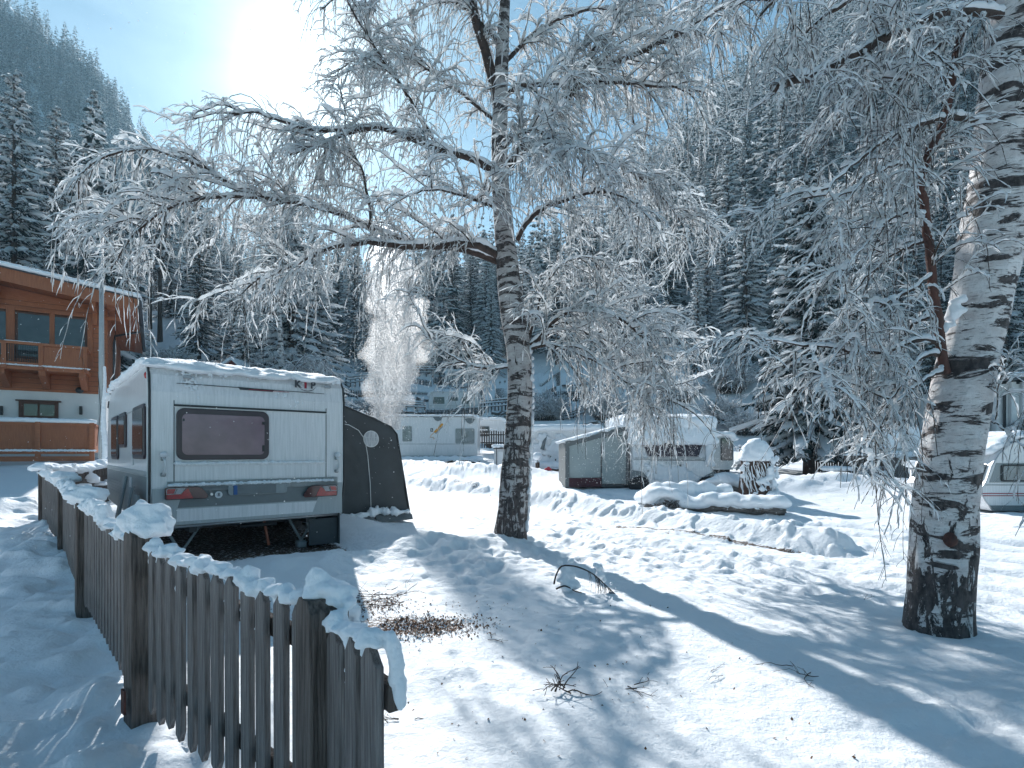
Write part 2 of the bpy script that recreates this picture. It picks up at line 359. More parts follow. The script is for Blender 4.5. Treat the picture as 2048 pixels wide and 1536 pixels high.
def text_obj(name, s, size, mat, parent, mw, depth=0.002, bold=0.0, align='CENTER'):
    cu = bpy.data.curves.new(name, 'FONT'); cu.body = s; cu.size = size; cu.extrude = depth; cu.align_x = align; cu.align_y = 'CENTER'; cu.offset = bold
    tmp = bpy.data.objects.new('tmp_text', cu); scn.collection.objects.link(tmp)
    bpy.context.view_layer.update()
    me = bpy.data.meshes.new_from_object(tmp.evaluated_get(bpy.context.evaluated_depsgraph_get()))
    bpy.data.objects.remove(tmp); bpy.data.curves.remove(cu)
    me.materials.clear(); me.materials.append(mat)
    o = link(bpy.data.objects.new(name, me), parent); o.matrix_local = mw
    return o
def rrect(x0, x1, z0, z1, r, n=4):
    out = []
    for cx, cz, a0 in ((x1 - r, z0 + r, -90), (x1 - r, z1 - r, 0), (x0 + r, z1 - r, 90), (x0 + r, z0 + r, 180)):
        for i in range(n + 1):
            a = R(a0 + 90 * i / n); out.append((cx + r * math.cos(a), cz + r * math.sin(a)))
    return out

# ------------------------------------------------------------------ numpy noise
_perm = np.random.default_rng(3).random((256, 256))
def vn2(x, y):
    xi = np.floor(x).astype(int); yi = np.floor(y).astype(int); fx = x - xi; fy = y - yi
    fx = fx * fx * (3 - 2 * fx); fy = fy * fy * (3 - 2 * fy)
    g = lambda a, b: _perm[a & 255, b & 255]
    return (g(xi, yi) * (1 - fx) + g(xi + 1, yi) * fx) * (1 - fy) + (g(xi, yi + 1) * (1 - fx) + g(xi + 1, yi + 1) * fx) * fy
def fbm(x, y, o=4, sc=1.0, gain=0.5):
    s = 0; a = 1; t = 0; f = sc
    for i in range(o):
        s = s + a * vn2(x * f + 17.3 * i, y * f + 9.1 * i); t += a; a *= gain; f *= 2.03
    return s / t
def sstep(a, b, x):
    t = np.clip((x - a) / (b - a), 0, 1); return t * t * (3 - 2 * t)
def seg_dist(x, y, pts):
    best = np.full(np.shape(x), 1e9); par = np.zeros(np.shape(x))
    for i in range(len(pts) - 1):
        ax, ay = pts[i]; bx, by = pts[i + 1]; dx, dy = bx - ax, by - ay
        t = np.clip(((x - ax) * dx + (y - ay) * dy) / (dx * dx + dy * dy), 0, 1)
        d = np.hypot(x - ax - t * dx, y - ay - t * dy); m = d < best
        best = np.where(m, d, best); par = np.where(m, i + t, par)
    return best, par
# ------------------------------------------------------------------ the lie of the land
A_ = [-1.2, -.9, -.6, -.45, -.3, 0, .2, .35, .62, .9, 1.3]
def T0(x, y):
    "ground height without snow relief"
    yy = np.maximum(y, .5); a = np.clip(x / np.maximum(yy, 6), -1.2, 1.3)
    base = np.interp(yy, [0, 5.5, 8, 10, 15, 20, 27, 36, 45], [0, -.01, -.02, .04, .26, .50, .85, 1.5, 2.0]) + .15 * sstep(-1.6, -3.4, x) * sstep(5.2, 7.0, yy) * (1 - sstep(11, 16, yy))
    base = base + .62 * sstep(-6.5, -12, x) * sstep(11, 18, yy)
    foot = np.interp(a, A_, [24, 24, 24, 30, 37, 37, 37, 34, 33, 36, 40])
    k = np.interp(a, A_, [.5, .5, .50, .42, .40, .43, .56, .76, 1.0, 1.08, 1.1])
    cap = np.interp(a, A_, [56, 56, 58, 76, 100, 112, 145, 190, 250, 260, 260])
    t = np.maximum(yy - foot, 0); far = np.maximum(yy - cap, 0)
    soft = 6.0
    hill = k * (np.minimum(t, cap - foot) - soft * (1 - np.exp(-np.minimum(t, cap - foot) / soft))) - far * .25
    # terraces of the upper pitches
    m = sstep(-.34, -.28, a) * (1 - sstep(.30, .36, a)) * sstep(37, 39, yy) * (1 - sstep(62, 66, yy))
    st = 2.05; hh = hill / st; fr = hh - np.floor(hh); hill = hill * (1 - m) + m * st * (np.floor(hh) + sstep(.72, 1.0, fr))
    rough = (fbm(x, y, 4, .07) - .5) * 5.0 * sstep(45, 90, yy) * (1 - m)
    return base + hill + rough

LX, LY = -4.118, 6.2; UX = (.753, .658); VX = (-.658, .753)       # caravan corner and its two directions
def car_uv(x, y): dx, dy = x - LX, y - LY; return dx * UX[0] + dy * UX[1], dx * VX[0] + dy * VX[1]
FENCE = [(-.33, 1.37), (-.60, 1.70), (-1.92, 2.82), (-3.72, 4.72), (-5.72, 6.95), (-8.4, 9.75)]
RIDGE = [(-5.5, 19.5), (-2.9, 17), (.4, 13.6), (2.5, 10.7), (4.55, 7.9)]
def clods(x, y, sc, th):
    "soft flat topped lumps, up to 0.12 high before scaling"
    n = fbm(x, y, 2, sc, .4); return .12 * sstep(th, th + .16, n)
def relief(x, y):
    r = (fbm(x, y, 5, .8) - .5) * .10 + (fbm(x + 40, y, 5, 2.6, .6) - .5) * .052
    # ploughed ridge along the lane, with its sharp lane side
    d, p = seg_dist(x, y, RIDGE)
    r += .25 * (1 - sstep(.05, .55, d)) * (.88 + .3 * fbm(x, y, 3, 3.5)) * (1 - sstep(3.94, 4.0, p) * .0)
    r += clods(x, y, 6, .5) * .4 * (1 - sstep(.3, .9, d))
    # churned snow: beside the near birch row, the lane and the right hand side
    churn = np.exp(-((x + .8) ** 2 / 3.2 + (y - 6.6) ** 2 / 3.0)) + np.exp(-((x - 1.2) ** 2 / 2.2 + (y - 8.4) ** 2 / 1.4)) + \
        .9 * np.exp(-((x - 2.6) ** 2 / 4 + (y - 6.6) ** 2 / 1.3)) + 1.1 * np.exp(-((x - 2.3) ** 2 / .35 + (y - 2.75) ** 2 / .25)) + .8 * np.exp(-((x - 10) ** 2 / 14 + (y - 11) ** 2 / 6))
    churn = np.clip(churn, 0, 1.1) * .8
    r += churn * (clods(x, y, 4.6, .45) * .30 + clods(x + 9, y + 3, 10, .5) * .16)
    # wheel tracks that run down the lane
    d2, p2 = seg_dist(x, y, [(-2.2, 19), (2.6, 9.6), (7.5, 5.2), (14, 2.5)])
    for off in (.5, 1.6, 2.3):
        r -= .085 * np.exp(-((d2 - off) / .13) ** 2) * (.6 + .8 * fbm(x, y, 2, 2))
    # heaps pushed up on the far side
    for hx, hy, rx, ry, hz in ((9.2, 15.2, 3.4, .9, .42), (6.3, 16.5, 1.6, .7, .3), (13.5, 13.2, 2.5, 1.0, .35), (-2.2, 21, 1.6, 1.2, .36), (-4.2, 23.2, 2.2, 1.0, .30), (.2, 20.5, 1.4, .7, .3), (13, 9.6, 3.0, 1.3, .32), (4.8, 2.6, 1.5, .7, .10)):
        q = np.exp(-((x - hx) / rx) ** 2 - ((y - hy) / ry) ** 2); r += hz * q * (.85 + .5 * fbm(x, y, 3, 1.3)) + q * clods(x, y, 4, .48) * .45
    # trodden path to the left of the fence, with its bank
    fd, fp = seg_dist(x, y, FENCE); side = np.where((x + 2.9) * .72 + (y - 3.9) * .69 * 0 < 0, 1, 1)
    left = ((y - 1.74) * .745 + (x + .45) * .667 * -1) > 0
    left = (x * -.70 - (y - 1.37 - .33) * .0) > -99
    cross = (x + .33) * (9.75 - 1.37) - (y - 1.37) * (-8.4 + .33)      # < 0 on the left hand side
    lf = (cross < 0) & (y < 11)
    r += np.where(lf, (1 - sstep(.0, 1.6, fd)) * ((fbm(x, y, 3, 2.6) - .5) * .22 - .06 + .045 * np.exp(-(fd / .25) ** 2)), 0)
    r += np.where(lf, sstep(1.1, 1.7, fd) * .17 * (.6 + .8 * fbm(x, y, 4, 1.7)), 0)
    r += np.where(lf, clods(x, y, 3.3, .5) * .5 * (1 - sstep(2.5, 3.5, fd)), 0)
    # footprints: a trail past the middle birch and one across the foreground
    gg = np.random.default_rng(77)
    for (ax, ay, bx_, by_, n_) in ((1.3, 10.2, -.6, 5.6, 26), (-1.0, 7.6, 3.2, 6.3, 22), (2.4, 5.4, 6.0, 4.0, 14), (-.3, 6.2, -1.6, 8.6, 14)):
        for i in range(n_):
            t = i / n_; L_ = math.hypot(bx_ - ax, by_ - ay); px_ = ax + (bx_ - ax) * t + (.11 if i % 2 else -.11) * -(by_ - ay) / L_ + gg.normal() * .05; py_ = ay + (by_ - ay) * t + (.11 if i % 2 else -.11) * (bx_ - ax) / L_ + gg.normal() * .05
            m_ = (np.abs(x - px_) < .5) & (np.abs(y - py_) < .6)
            if not m_.any(): continue
            xs_, ys_ = x[m_], y[m_]
            q = np.exp(-(((xs_ - px_) / .085) ** 2 + ((ys_ - py_) / .13) ** 2) ** 1.6); q2 = np.exp(-(((xs_ - px_) / .14) ** 2 + ((ys_ - py_) / .19) ** 2)); r[m_] += -.075 * q + .022 * q2
    # small clods lying on the snow everywhere close by
    r += clods(x + 3, y + 8, 7, .66) * .16 * sstep(.35, .6, fbm(x, y, 2, .5)) + clods(x, y, 17, .70) * .07
    # snow bank left round the pitch, cleared floor under the caravan
    u, v = car_uv(x, y)
    inside = sstep(-.25, .05, u) * (1 - sstep(2.25, 2.65, u)) * sstep(-.75, -.35, v) * (1 - sstep(4.8, 5.3, v))
    r = r * (1 - inside * .9) - .07 * inside
    ring = np.exp(-((v + 1.1) / .42) ** 2) * sstep(.3, 1.2, u) * (1 - sstep(4.2, 5.0, u)); r += ring * .13 * (.6 + .8 * fbm(x, y, 3, 3))
    r += .16 * np.exp(-((u - 3.0) / .55) ** 2) * sstep(-1.6, -.6, v) * (1 - sstep(2.2, 3.2, v))
    # snow heaped at the feet of the two birches
    for tx, ty, tr, th in ((-.03, 8.17, .7, .05), (3.15, 4.03, .7, .05)):
        dd = np.hypot(x - tx, y - ty); r += th * np.exp(-(dd / tr) ** 2)
    return r
def bare(x, y):
    b = np.zeros(np.shape(x))
    for bx, by, rx, ry, k in ((-.70, 4.25, .46, .30, .56), (-1.0, 4.35, .28, .26, .54), (-1.45, 4.95, .62, .34, .52), (-2.1, 5.25, .5, .22, .45)):
        q = ((x - bx) / rx) ** 2 + ((y - by) / ry) ** 2; b = np.maximum(b, k * (1 - sstep(.35, 1.25, q)))
    u, v = car_uv(x, y)
    b = np.maximum(b, .62 * sstep(.0, .3, u) * (1 - sstep(2.2, 2.5, u)) * sstep(-.55, -.1, v) * (1 - sstep(4.6, 5, v)))
    b = np.maximum(b, .42 * sstep(-.2, .3, u) * (1 - sstep(2.0, 2.6, u)) * sstep(-.95, -.5, v) * (1 - sstep(-.3, 0, v)))
    d, p = seg_dist(x, y, [(1.95, 10.0), (3.0, 8.9), (4.25, 7.45)]); b = np.maximum(b, .60 * (1 - sstep(.02, .13, d)))
    d, p = seg_dist(x, y, [(1.5, 9.6), (2.6, 9.1)]); b = np.maximum(b, .5 * (1 - sstep(.02, .25, d)))
    d, p = seg_dist(x, y, [(-2.2, 16.5), (-.9, 14.6)]); b = np.maximum(b, .5 * (1 - sstep(.05, .3, d)))
    # steep rocky cuts of the slope behind show through the snow
    a = x / np.maximum(y, 6)
    cut = sstep(.14, .22, a) * (1 - sstep(.46, .56, a)) * sstep(36, 40, y) * (1 - sstep(58, 70, y))
    b = np.maximum(b, cut * np.clip((fbm(x, y, 4, .22) - .42) * 3.2, 0, .55))
    # grassy and stony risers of the terraces
    tz_ = sstep(-.34, -.28, a) * (1 - sstep(.30, .36, a)) * sstep(37, 39, y) * (1 - sstep(62, 66, y)); h1 = T0(x, y + .5) - T0(x, y - .5)
    b = np.maximum(b, tz_ * sstep(.55, 1.1, h1) * np.clip((fbm(x, y * 2, 3, .8) - .34) * 3.2, 0, .60))
    return b
def T(x, y):
    x = np.asarray(x, float); y = np.asarray(y, float)
    return T0(x, y) + relief(x, y) * (1 - sstep(32, 40, y))
def tz(x, y): return float(T(np.array([x]), np.array([y]))[0])

def build_ground():
    def axis(fine0, fine1, step, lo, hi, g):
        a = list(np.arange(fine0, fine1, step)); s = step
        while a[-1] < hi: s *= g; a.append(a[-1] + s)
        s = step
        while a[0] > lo: s *= g; a.insert(0, a[0] - s)
        return np.array(a)
    xs = axis(-6.0, 6.0, .03, -330, 340, 1.022); ys = axis(1.0, 11.0, .03, -25, 330, 1.018)
    X, Y = np.meshgrid(xs, ys); Z = T(X, Y)
    nx, ny = len(xs), len(ys); V = np.stack([X.ravel(), Y.ravel(), Z.ravel()], 1)
    i = np.arange(nx - 1)[None, :] + nx * np.arange(ny - 1)[:, None]; i = i.ravel()
    Fq = np.stack([i, i + 1, i + 1 + nx, i + nx], 1)
    o = np_mesh('snow_ground', V, Fq, M['ground']); tag(o, kind='structure')
    at = o.data.attributes.new('bare', 'FLOAT', 'POINT'); at.data.foreach_set('value', bare(X, Y).ravel().astype(np.float32))
    print('ground verts', len(V))
build_ground()

# far mountain on the left: ridge line read off the photograph, at its own distance
def build_mountain():
    ridge = [(-1.6, 300), (-1.25, 295), (-1.0, 262), (-.94, 250), (-.90, 236), (-.865, 228), (-.80, 214), (-.755, 200), (-.715, 184), (-.68, 168), (-.655, 158), (-.63, 148), (-.58, 126), (-.5, 100), (-.35, 70), (0, 45), (.5, 40)]
    aa = np.array([p[0] for p in ridge]); hz = np.array([p[1] for p in ridge]) + 4
    na, nr = 260, 70; ang = np.linspace(-1.6, .5, na); ds = np.linspace(110, 300, nr)
    A, D = np.meshgrid(ang, ds); top = np.interp(A, aa, hz)
    t = (D - 110) / 190.0; Z = -6 + (top + 6) * (t ** 1.15) + (fbm(A * 30, D * .05, 4, 1.0) - .5) * 26 * np.sin(np.pi * t)
    X = A * D; Y = D + 0 * A
    V = np.stack([X.ravel(), Y.ravel(), Z.ravel()], 1)
    back = np.stack([ang * 420, np.full(na, 420.), np.interp(ang, aa, hz) * .6], 1); V = np.vstack([V, back]); nr += 1
    i = (np.arange(na - 1)[None, :] + na * np.arange(nr - 1)[:, None]).ravel()
    o = np_mesh('mountain', V, np.stack([i, i + 1, i + 1 + na, i + na], 1), M['ground']); tag(o, kind='structure')
    return ang, aa, hz
_ang, _ra, _rh = build_mountain()
def mountain_z(a, D):
    top = np.interp(a, _ra, _rh); t = (D - 110) / 190.0
    return -6 + (top + 6) * (t ** 1.15) + (fbm(a * 30, D * .05, 4, 1.0) - .5) * 26 * np.sin(np.pi * t)

# ------------------------------------------------------------------ tubes in bulk
def tubes_np(P, Rr, n=3, flat=1.0, upoff=None):
    "P (N,K,3) paths, Rr (N,K) radii -> verts, quads. flat squeezes across the path sideways/upward"
    P = np.asarray(P, float); N_, K, _ = P.shape
    Tn = np.gradient(P, axis=1); Tn /= np.linalg.norm(Tn, axis=2, keepdims=True) + 1e-9
    ref = np.array([0.13, 0.21, 1.0]); U = np.cross(Tn, ref); l = np.linalg.norm(U, axis=2, keepdims=True)
    U = np.where(l < .15, np.cross(Tn, np.array([1.0, .2, 0])), U); U /= np.linalg.norm(U, axis=2, keepdims=True) + 1e-9
    W = np.cross(U, Tn)
    vs = []
    for k in range(n):
        a = 2 * math.pi * (k + .25) / n
        vs.append(P + (U * math.cos(a) + W * math.sin(a) * flat) * Rr[..., None])
    V = np.stack(vs, 2).reshape(-1, 3)
    base = (np.arange(N_)[:, None, None] * K + np.arange(K - 1)[None, :, None]) * n
    k = np.arange(n)[None, None, :]; k2 = (k + 1) % n
    Fq = np.stack([base + k, base + k2, base + n + k2, base + n + k], -1).reshape(-1, 4)
    return V, Fq
class Bag:
    def __init__(s): s.V = []; s.F = []; s.m = []; s.n = 0
    def add(s, V, Fq, mi=0):
        if len(V) == 0: return
        s.V.append(V); s.F.append(Fq + s.n); s.m.append(np.full(len(Fq), mi)); s.n += len(V)
    def build(s, name, mats, parent=None, smooth=True):
        return np_mesh(name, np.vstack(s.V), np.vstack(s.F), mats, parent, smooth, np.concatenate(s.m))

# ------------------------------------------------------------------ spruces
def spruce_meshes(seed, Ht, Rb, whorls, per, sprigs, snow, start=.06, droop=.45, lod=0):
    "crown (needles), snow lying on its boughs, trunk; measured in metres, foot at the origin"
    g = np.random.default_rng(seed); P0 = []; L_ = []; D_ = []; S_ = []
    for w_ in range(whorls):
        f = (w_ + .5) / whorls; z = Ht * (start + (1 - start) * f ** .92)
        rr = Rb * (1 - f) ** .78 * (.85 + .15 * math.sin(w_ * 2.1)) + .08
        m = max(4, int(per * (1 - .45 * f)))
        for k in range(m):
            P0.append((0, 0, z + g.normal() * Ht / whorls * .35)); L_.append(rr * g.uniform(.68, 1.15)); D_.append(2 * math.pi * (k + g.uniform(-.4, .4)) / m + w_ * 1.3); S_.append(f)
    P0 = np.array(P0); L_ = np.array(L_); D_ = np.array(D_); S_ = np.array(S_); n = len(L_); K = 5 if lod == 0 else 3
    t = np.linspace(0, 1, K)[None, :]; dirx = np.stack([np.cos(D_), np.sin(D_)], 1)
    dr = droop * (1.25 - S_ * 1.2)[:, None] + g.uniform(-.1, .15, (n, 1))
    rad = L_[:, None] * t
    zz = P0[:, 2:3] + L_[:, None] * (-dr * t ** 1.3 + .16 * t ** 3)
    path = np.stack([dirx[:, 0:1] * rad, dirx[:, 1:2] * rad, zz], 2)
    side = np.stack([-dirx[:, 1], dirx[:, 0], np.zeros(n)], 1)
    crown = Bag(); sn = Bag()
    if lod == 0:
        V, Fq = tubes_np(path, np.linspace(.03, .008, K)[None, :] * np.ones((n, 1)) * (.6 + L_[:, None] * .5), 3); crown.add(V, Fq, 1)
    # sprigs: narrow drooping blades on both sides of each bough and hanging below it
    m = sprigs; bi = np.repeat(np.arange(n), m); tt = g.uniform(.12, 1.0, n * m); sg = g.choice([-1, 1], n * m)
    ix = tt * (K - 1); i0 = np.minimum(ix.astype(int), K - 2); fr = (ix - i0)[:, None]
    p = path[bi, i0] * (1 - fr) + path[bi, i0 + 1] * fr
    ln = (.16 + .30 * L_[bi] * (1.1 - tt * .7) * .5) * g.uniform(.6, 1.25, n * m)
    if lod: ln *= 1.7
    out = np.stack([dirx[bi, 0], dirx[bi, 1], np.zeros(n * m)], 1)
    dv = side[bi] * (sg * g.uniform(.35, 1.0, n * m))[:, None] + out * g.uniform(.35, .9, (n * m, 1)) + np.array([0, 0, -1.0]) * g.uniform(.15, .95, (n * m, 1))
    dv /= np.linalg.norm(dv, axis=1, keepdims=True)
    wd = np.cross(dv, g.normal(size=(n * m, 3))); wd /= np.linalg.norm(wd, axis=1, keepdims=True)
    ww = (ln * (.17 if lod == 0 else .3))[:, None]
    q0 = p; q1 = p + dv * ln[:, None] * .55 + wd * ww; q2 = p + dv * ln[:, None]; q3 = p + dv * ln[:, None] * .55 - wd * ww
    crown.add(np.stack([q0, q1, q2, q3], 1).reshape(-1, 3), np.arange(n * m * 4).reshape(-1, 4), 0)
    # snow: ragged pads along each bough, and small caps on the sprigs
    up = np.array([0, 0, 1.0])
    sp = path[:, 1 if lod == 0 else 0:].copy(); Ks = sp.shape[1]; rw = (.075 + .085 * L_[:, None] / max(Rb, 1) * 1.6) * g.uniform(.35, 1.35, (n, Ks)) * snow
    rw[:, -1] *= .55; rw[:, 0] *= .5; sp[:, :, 2] += rw * .6
    sp += g.normal(size=sp.shape) * .03
    V, Fq = tubes_np(sp, rw * (1.0 if lod == 0 else 1.5), 5 if lod == 0 else 4, .55); sn.add(V, Fq)
    sel = g.random(n * m) < (.55 if lod == 0 else .5) * min(snow, 1.2)
    a0 = p[sel]; b0 = (p + dv * ln[:, None] * g.uniform(.55, .95, (n * m, 1)))[sel]; k = len(a0)
    mid = (a0 + b0) / 2 + up * .05; pth = np.stack([a0 + up * .03, mid, b0 + up * .01], 1)
    rr = np.stack([np.full(k, .02), g.uniform(.030, .075, k), np.full(k, .012)], 1) * (1 + .25 * Rb) * (.75 if lod == 0 else 1.3) * snow
    V, Fq = tubes_np(pth, rr, 4, .6); sn.add(V, Fq)
    return crown, sn
def spruce_proto(name, label, seed, Ht, Rb, whorls, per, sprigs, snow, start=.06, droop=.45, group=None, lod=0, tr=None):
    root = thing(name, label, 'spruce tree', group=group)
    crown, sn = spruce_meshes(seed, Ht, Rb, whorls, per, sprigs, snow, start, droop, lod)
    b = MB(); tr = tr or Ht * .011; b.tube([(0, 0, -.6), (0, 0, Ht * .1), (0.02, 0, Ht * .5), (0, 0, Ht * 1.0)], [tr * 1.3, tr, tr * .62, .015], 8)
    b.build('trunk', M['spruce_bark'], root)
    c = crown.build('crown', [M['needle'], M['spruce_bark']], root, smooth=False)
    s = sn.build('snow_load', M['spruce_snow'], root)
    return root
def copy_tree(o, parent=None):
    c = o.copy(); scn.collection.objects.link(c)
    if parent is not None: c.parent = parent
    for ch in list(o.children): copy_tree(ch, c)
    return c
# ------------------------------------------------------------------ background forest
GRP = 'spruces standing on the slope'
LBL = ['snow covered spruce with full broad crown among others on the wooded slope', 'slender snow covered spruce among others on the wooded slope', 'dark spruce with thin snow among others on the wooded slope', 'tall spruce with long bare lower trunk on the wooded slope']
protos = [spruce_proto('spruce_tree', LBL[0], 21, 17, 3.5, 32, 12, 17, 1.15, .04, .50, GRP),
          spruce_proto('spruce_tree', LBL[1], 22, 16, 2.6, 34, 11, 14, 1.25, .05, .55, GRP),
          spruce_proto('spruce_tree', LBL[2], 23, 18, 3.1, 32, 11, 17, .85, .10, .45, GRP),
          spruce_proto('spruce_tree', LBL[3], 24, 19, 2.7, 26, 10, 15, .85, .38, .35, GRP)]
used = [False] * 4
placed = []
def put_spruce(k, x, y, h=None, label=None, group=GRP, sc=None, wide=1.0):
    base = protos[k]; Ht = (17, 16, 18, 19)[k]; s = (h / Ht) if h else sc
    o = base if (not used[k]) else copy_tree(base); used[k] = True
    o.location = (x, y, tz(x, y) - .15); o.rotation_euler = (0, 0, rnd.uniform(0, 6.28)); o.scale = (s * wide, s * wide, s)
    if label: o['label'] = label
    o['group'] = group
    placed.append((x, y)); return o
def at_px(px, Y): return (px - CX) / F * Y, Y
# prominent ones: (kind, pixel x, distance, pixel y of the tip, label)
for k, px, Y, ty, lab in (
    (0, 28, 33, 140, 'tallest snow laden spruce at the left edge, behind the wooden chalet'),
    (0, 112, 37, 215, 'broad snow laden spruce behind the chalet, second from the left edge'),
    (1, 188, 52, 178, 'pale frosted spruce tip rising against the dark mountain'),
    (0, -40, 40, 190, 'snow laden spruce half cut off by the left edge behind the chalet'),
    (2, 398, 42, 395, 'dark spruce with its trunk showing on the open slope behind the large caravan'),
    (3, 320, 46, 300, 'thin spruce with bare trunk rising just right of the chalet roof'),
    (3, 300, 50, 330, 'bare trunked spruce close to the chalet roof corner'),
    (2, 545, 50, 390, 'dark spruce behind the drooping birch branches left of the falling snow'),
    (1, 130, 60, 240, 'frosted spruce standing between the tall chalet spruces and the mountain'),
    (2, 905, 66, 425, 'dark spruce above the terraced pitches left of the birch trunk'),
    (1, 972, 66, 470, 'snowy spruce directly behind the middle birch trunk'),
    (1, 1395, 48, 520, 'snowy narrow spruce behind the snow buried caravan'),
    (1, 1450, 55, 440, 'narrow spruce between the snow buried caravan and the big near spruce'),
    (1, 1500, 52, 470, 'narrow spruce just left of the big near spruce'),
    (2, 1340, 60, 420, 'dark spruce behind the trailing twigs right of the middle birch'),
    (1, 1545, 58, 400, 'narrow tall spruce whose tip rises left of the big near spruce'),
    (2, 1980, 62, 300, 'dark spruce seen to the right of the leaning birch trunk'),
    (0, 1930, 44, 330, 'snowy spruce partly hidden behind the leaning birch trunk'),
    (0, 1760, 50, 380, 'broad snowy spruce behind the red birch stem'),
    (0, 2070, 42, 420, 'snowy spruce at the right edge above the white building')):
    x, y = at_px(px, Y); z0 = tz(x, y); tip = H + (HY - ty) / F * Y
    put_spruce(k, x, y, max(tip - z0, 6), lab)
# the big near spruce, finer than the others
big = spruce_proto('spruce_tree', 'large near spruce with snow laden boughs and thick bare foot beside the utility box', 31, 11.4, 2.75, 32, 15, 36, 1.0, .105, .42, None, 0, .19)
big['group'] = GRP
bx, by = at_px(1618, 20.5); big.location = (bx, by, tz(bx, by) - .1); placed.append((bx, by))
# the rest of the wooded slope
g = np.random.default_rng(5); cnt = 0; far_pts = []
def open_area(x, y):
    a = x / y
    if y < 36 and a > -.66: return True
    if -.34 < a < .34 and y < 62: return True            # terraces
    if -.70 < a < -.52 and y < 50: return True            # open slope by the chalet
    if .14 < a < .55 and y < 46: return True              # rocky cut
    return False
tries = 0
while tries < 5200:
    tries += 1
    a = g.uniform(-1.15, 1.15); y = 30 + 235 * g.random() ** 1.25; x = a * y
    cap = np.interp(a, A_, [56, 56, 58, 76, 100, 112, 145, 190, 250, 260, 260])
    if y > cap + 6 or open_area(x, y): continue
    if a < -.62 and y < 30: continue
    md = 2.6 if y < 120 else 3.6
    if any((x - q[0]) ** 2 + (y - q[1]) ** 2 < md * md for q in placed): continue
    lim = abs(a) < .97
    if y < 100 and cnt < 250 and lim:
        k = int(g.choice([0, 1, 1, 2, 2, 3], 1)[0]); put_spruce(k, x, y, g.uniform(9, 17.5) * (1 if a > -.42 else .75), wide=g.uniform(.95, 1.3)); cnt += 1
    else:
        far_pts.append((x, y, tz(x, y), g.uniform(13, 19))); placed.append((x, y))
print('spruces', cnt, 'far', len(far_pts))

def mass(name, pts, label, snow_amt, seed):
    "one mass of far trees: light trees merged into one mesh"
    g = np.random.default_rng(seed); kinds = []
    for q in range(4):
        cr, sn = spruce_meshes(seed * 7 + q, 1.0 * 16, 3.2, 13, 8, 6, snow_amt, .05, .5, lod=1)
        kinds.append([(np.vstack(cr.V), np.vstack(cr.F), 0), (np.vstack(sn.V), np.vstack(sn.F), 1)])
    bag = Bag()
    for (x, y, z, h) in pts:
        k = kinds[g.integers(4)]; s = h / 16; a = g.uniform(0, 6.28); c, s_ = math.cos(a), math.sin(a); w_ = s * g.uniform(.85, 1.2)
        Rm = np.array([[c * w_, s_ * w_, 0], [-s_ * w_, c * w_, 0], [0, 0, s]])
        for V, Fq, mi in k: bag.add(V @ Rm + np.array([x, y, z - .3]), Fq, mi)
    o = bag.build(name, [M['needle'], M['spruce_snow']], None, smooth=False); tag(o, label, 'forest', kind='stuff'); return o
mass('distant_forest', far_pts, 'far snowy spruce forest covering the upper slope', 1.0, 3)
mp_ = []
for i in range(2600):
    a = g.uniform(-1.3, -.3); D = 110 + 190 * g.random() ** .8; z = float(mountain_z(np.array([a]), np.array([D]))[0]); mp_.append((a * D, D, z, g.uniform(12, 20)))
mass('mountain_forest', mp_, 'dark snow dusted forest on the far mountain at the upper left', .55, 4)

# frosted leafless bushes at the foot of the slope
def frost_bush(name, x, y, r, h, label, seed, group=None, n=260):
    g = np.random.default_rng(seed); root = thing(name, label, 'bush', (x, y, tz(x, y) - .05), 0, group)
    th = g.uniform(0, 2 * np.pi, n); sp = g.random(n) ** .6; K = 5; t = np.linspace(0, 1, K)[None, :]
    ln = h * g.uniform(.5, 1.05, n)[:, None]
    P = np.stack([np.cos(th)[:, None] * (sp[:, None] * r * .35 + sp[:, None] * r * .75 * t ** 1.3), np.sin(th)[:, None] * (sp[:, None] * r * .35 + sp[:, None] * r * .75 * t ** 1.3), ln * (t - .28 * sp[:, None] * t ** 3)], 2)
    P += g.normal(size=P.shape) * .035 * h * t[..., None]
    # side twigs
    m = 9; bi = np.repeat(np.arange(n), m); tt = g.uniform(.25, 1, n * m); ix = tt * (K - 1); i0 = np.minimum(ix.astype(int), K - 2); fr = (ix - i0)[:, None]
    p = P[bi, i0] * (1 - fr) + P[bi, i0 + 1] * fr; d = g.normal(size=(n * m, 3)); d[:, 2] = np.abs(d[:, 2]) * .5; d /= np.linalg.norm(d, axis=1, keepdims=True)
    L2 = (h * .16 * g.uniform(.4, 1.2, n * m))[:, None]; Q = np.stack([p, p + d * L2 * .6, p + d * L2 + np.array([0, 0, -.05 * h])], 1)
    b = Bag(); V, Fq = tubes_np(P, np.linspace(.02, .006, K)[None, :] * np.ones((n, 1)), 3); b.add(V, Fq)
    V, Fq = tubes_np(Q, np.array([[.008, .006, .004]]) * np.ones((n * m, 1)), 3); b.add(V, Fq); b.build('stems', M['twig'], root)
    s = Bag(); Qs = Q.copy(); Qs[..., 2] += .02; rr = np.array([[.02, .045, .02]]) * g.uniform(.4, 1.3, (n * m, 1)); V, Fq = tubes_np(Qs, rr, 4, .8); s.add(V, Fq)
    Ps = P[:, 1:].copy(); Ps[..., 2] += .03; V, Fq = tubes_np(Ps, g.uniform(.012, .045, Ps.shape[:2]), 4, .8); s.add(V, Fq); s.build('snow_load', M['spruce_snow'], root)
    return root
BUSH = 'frosted leafless bushes at the foot of the slope'
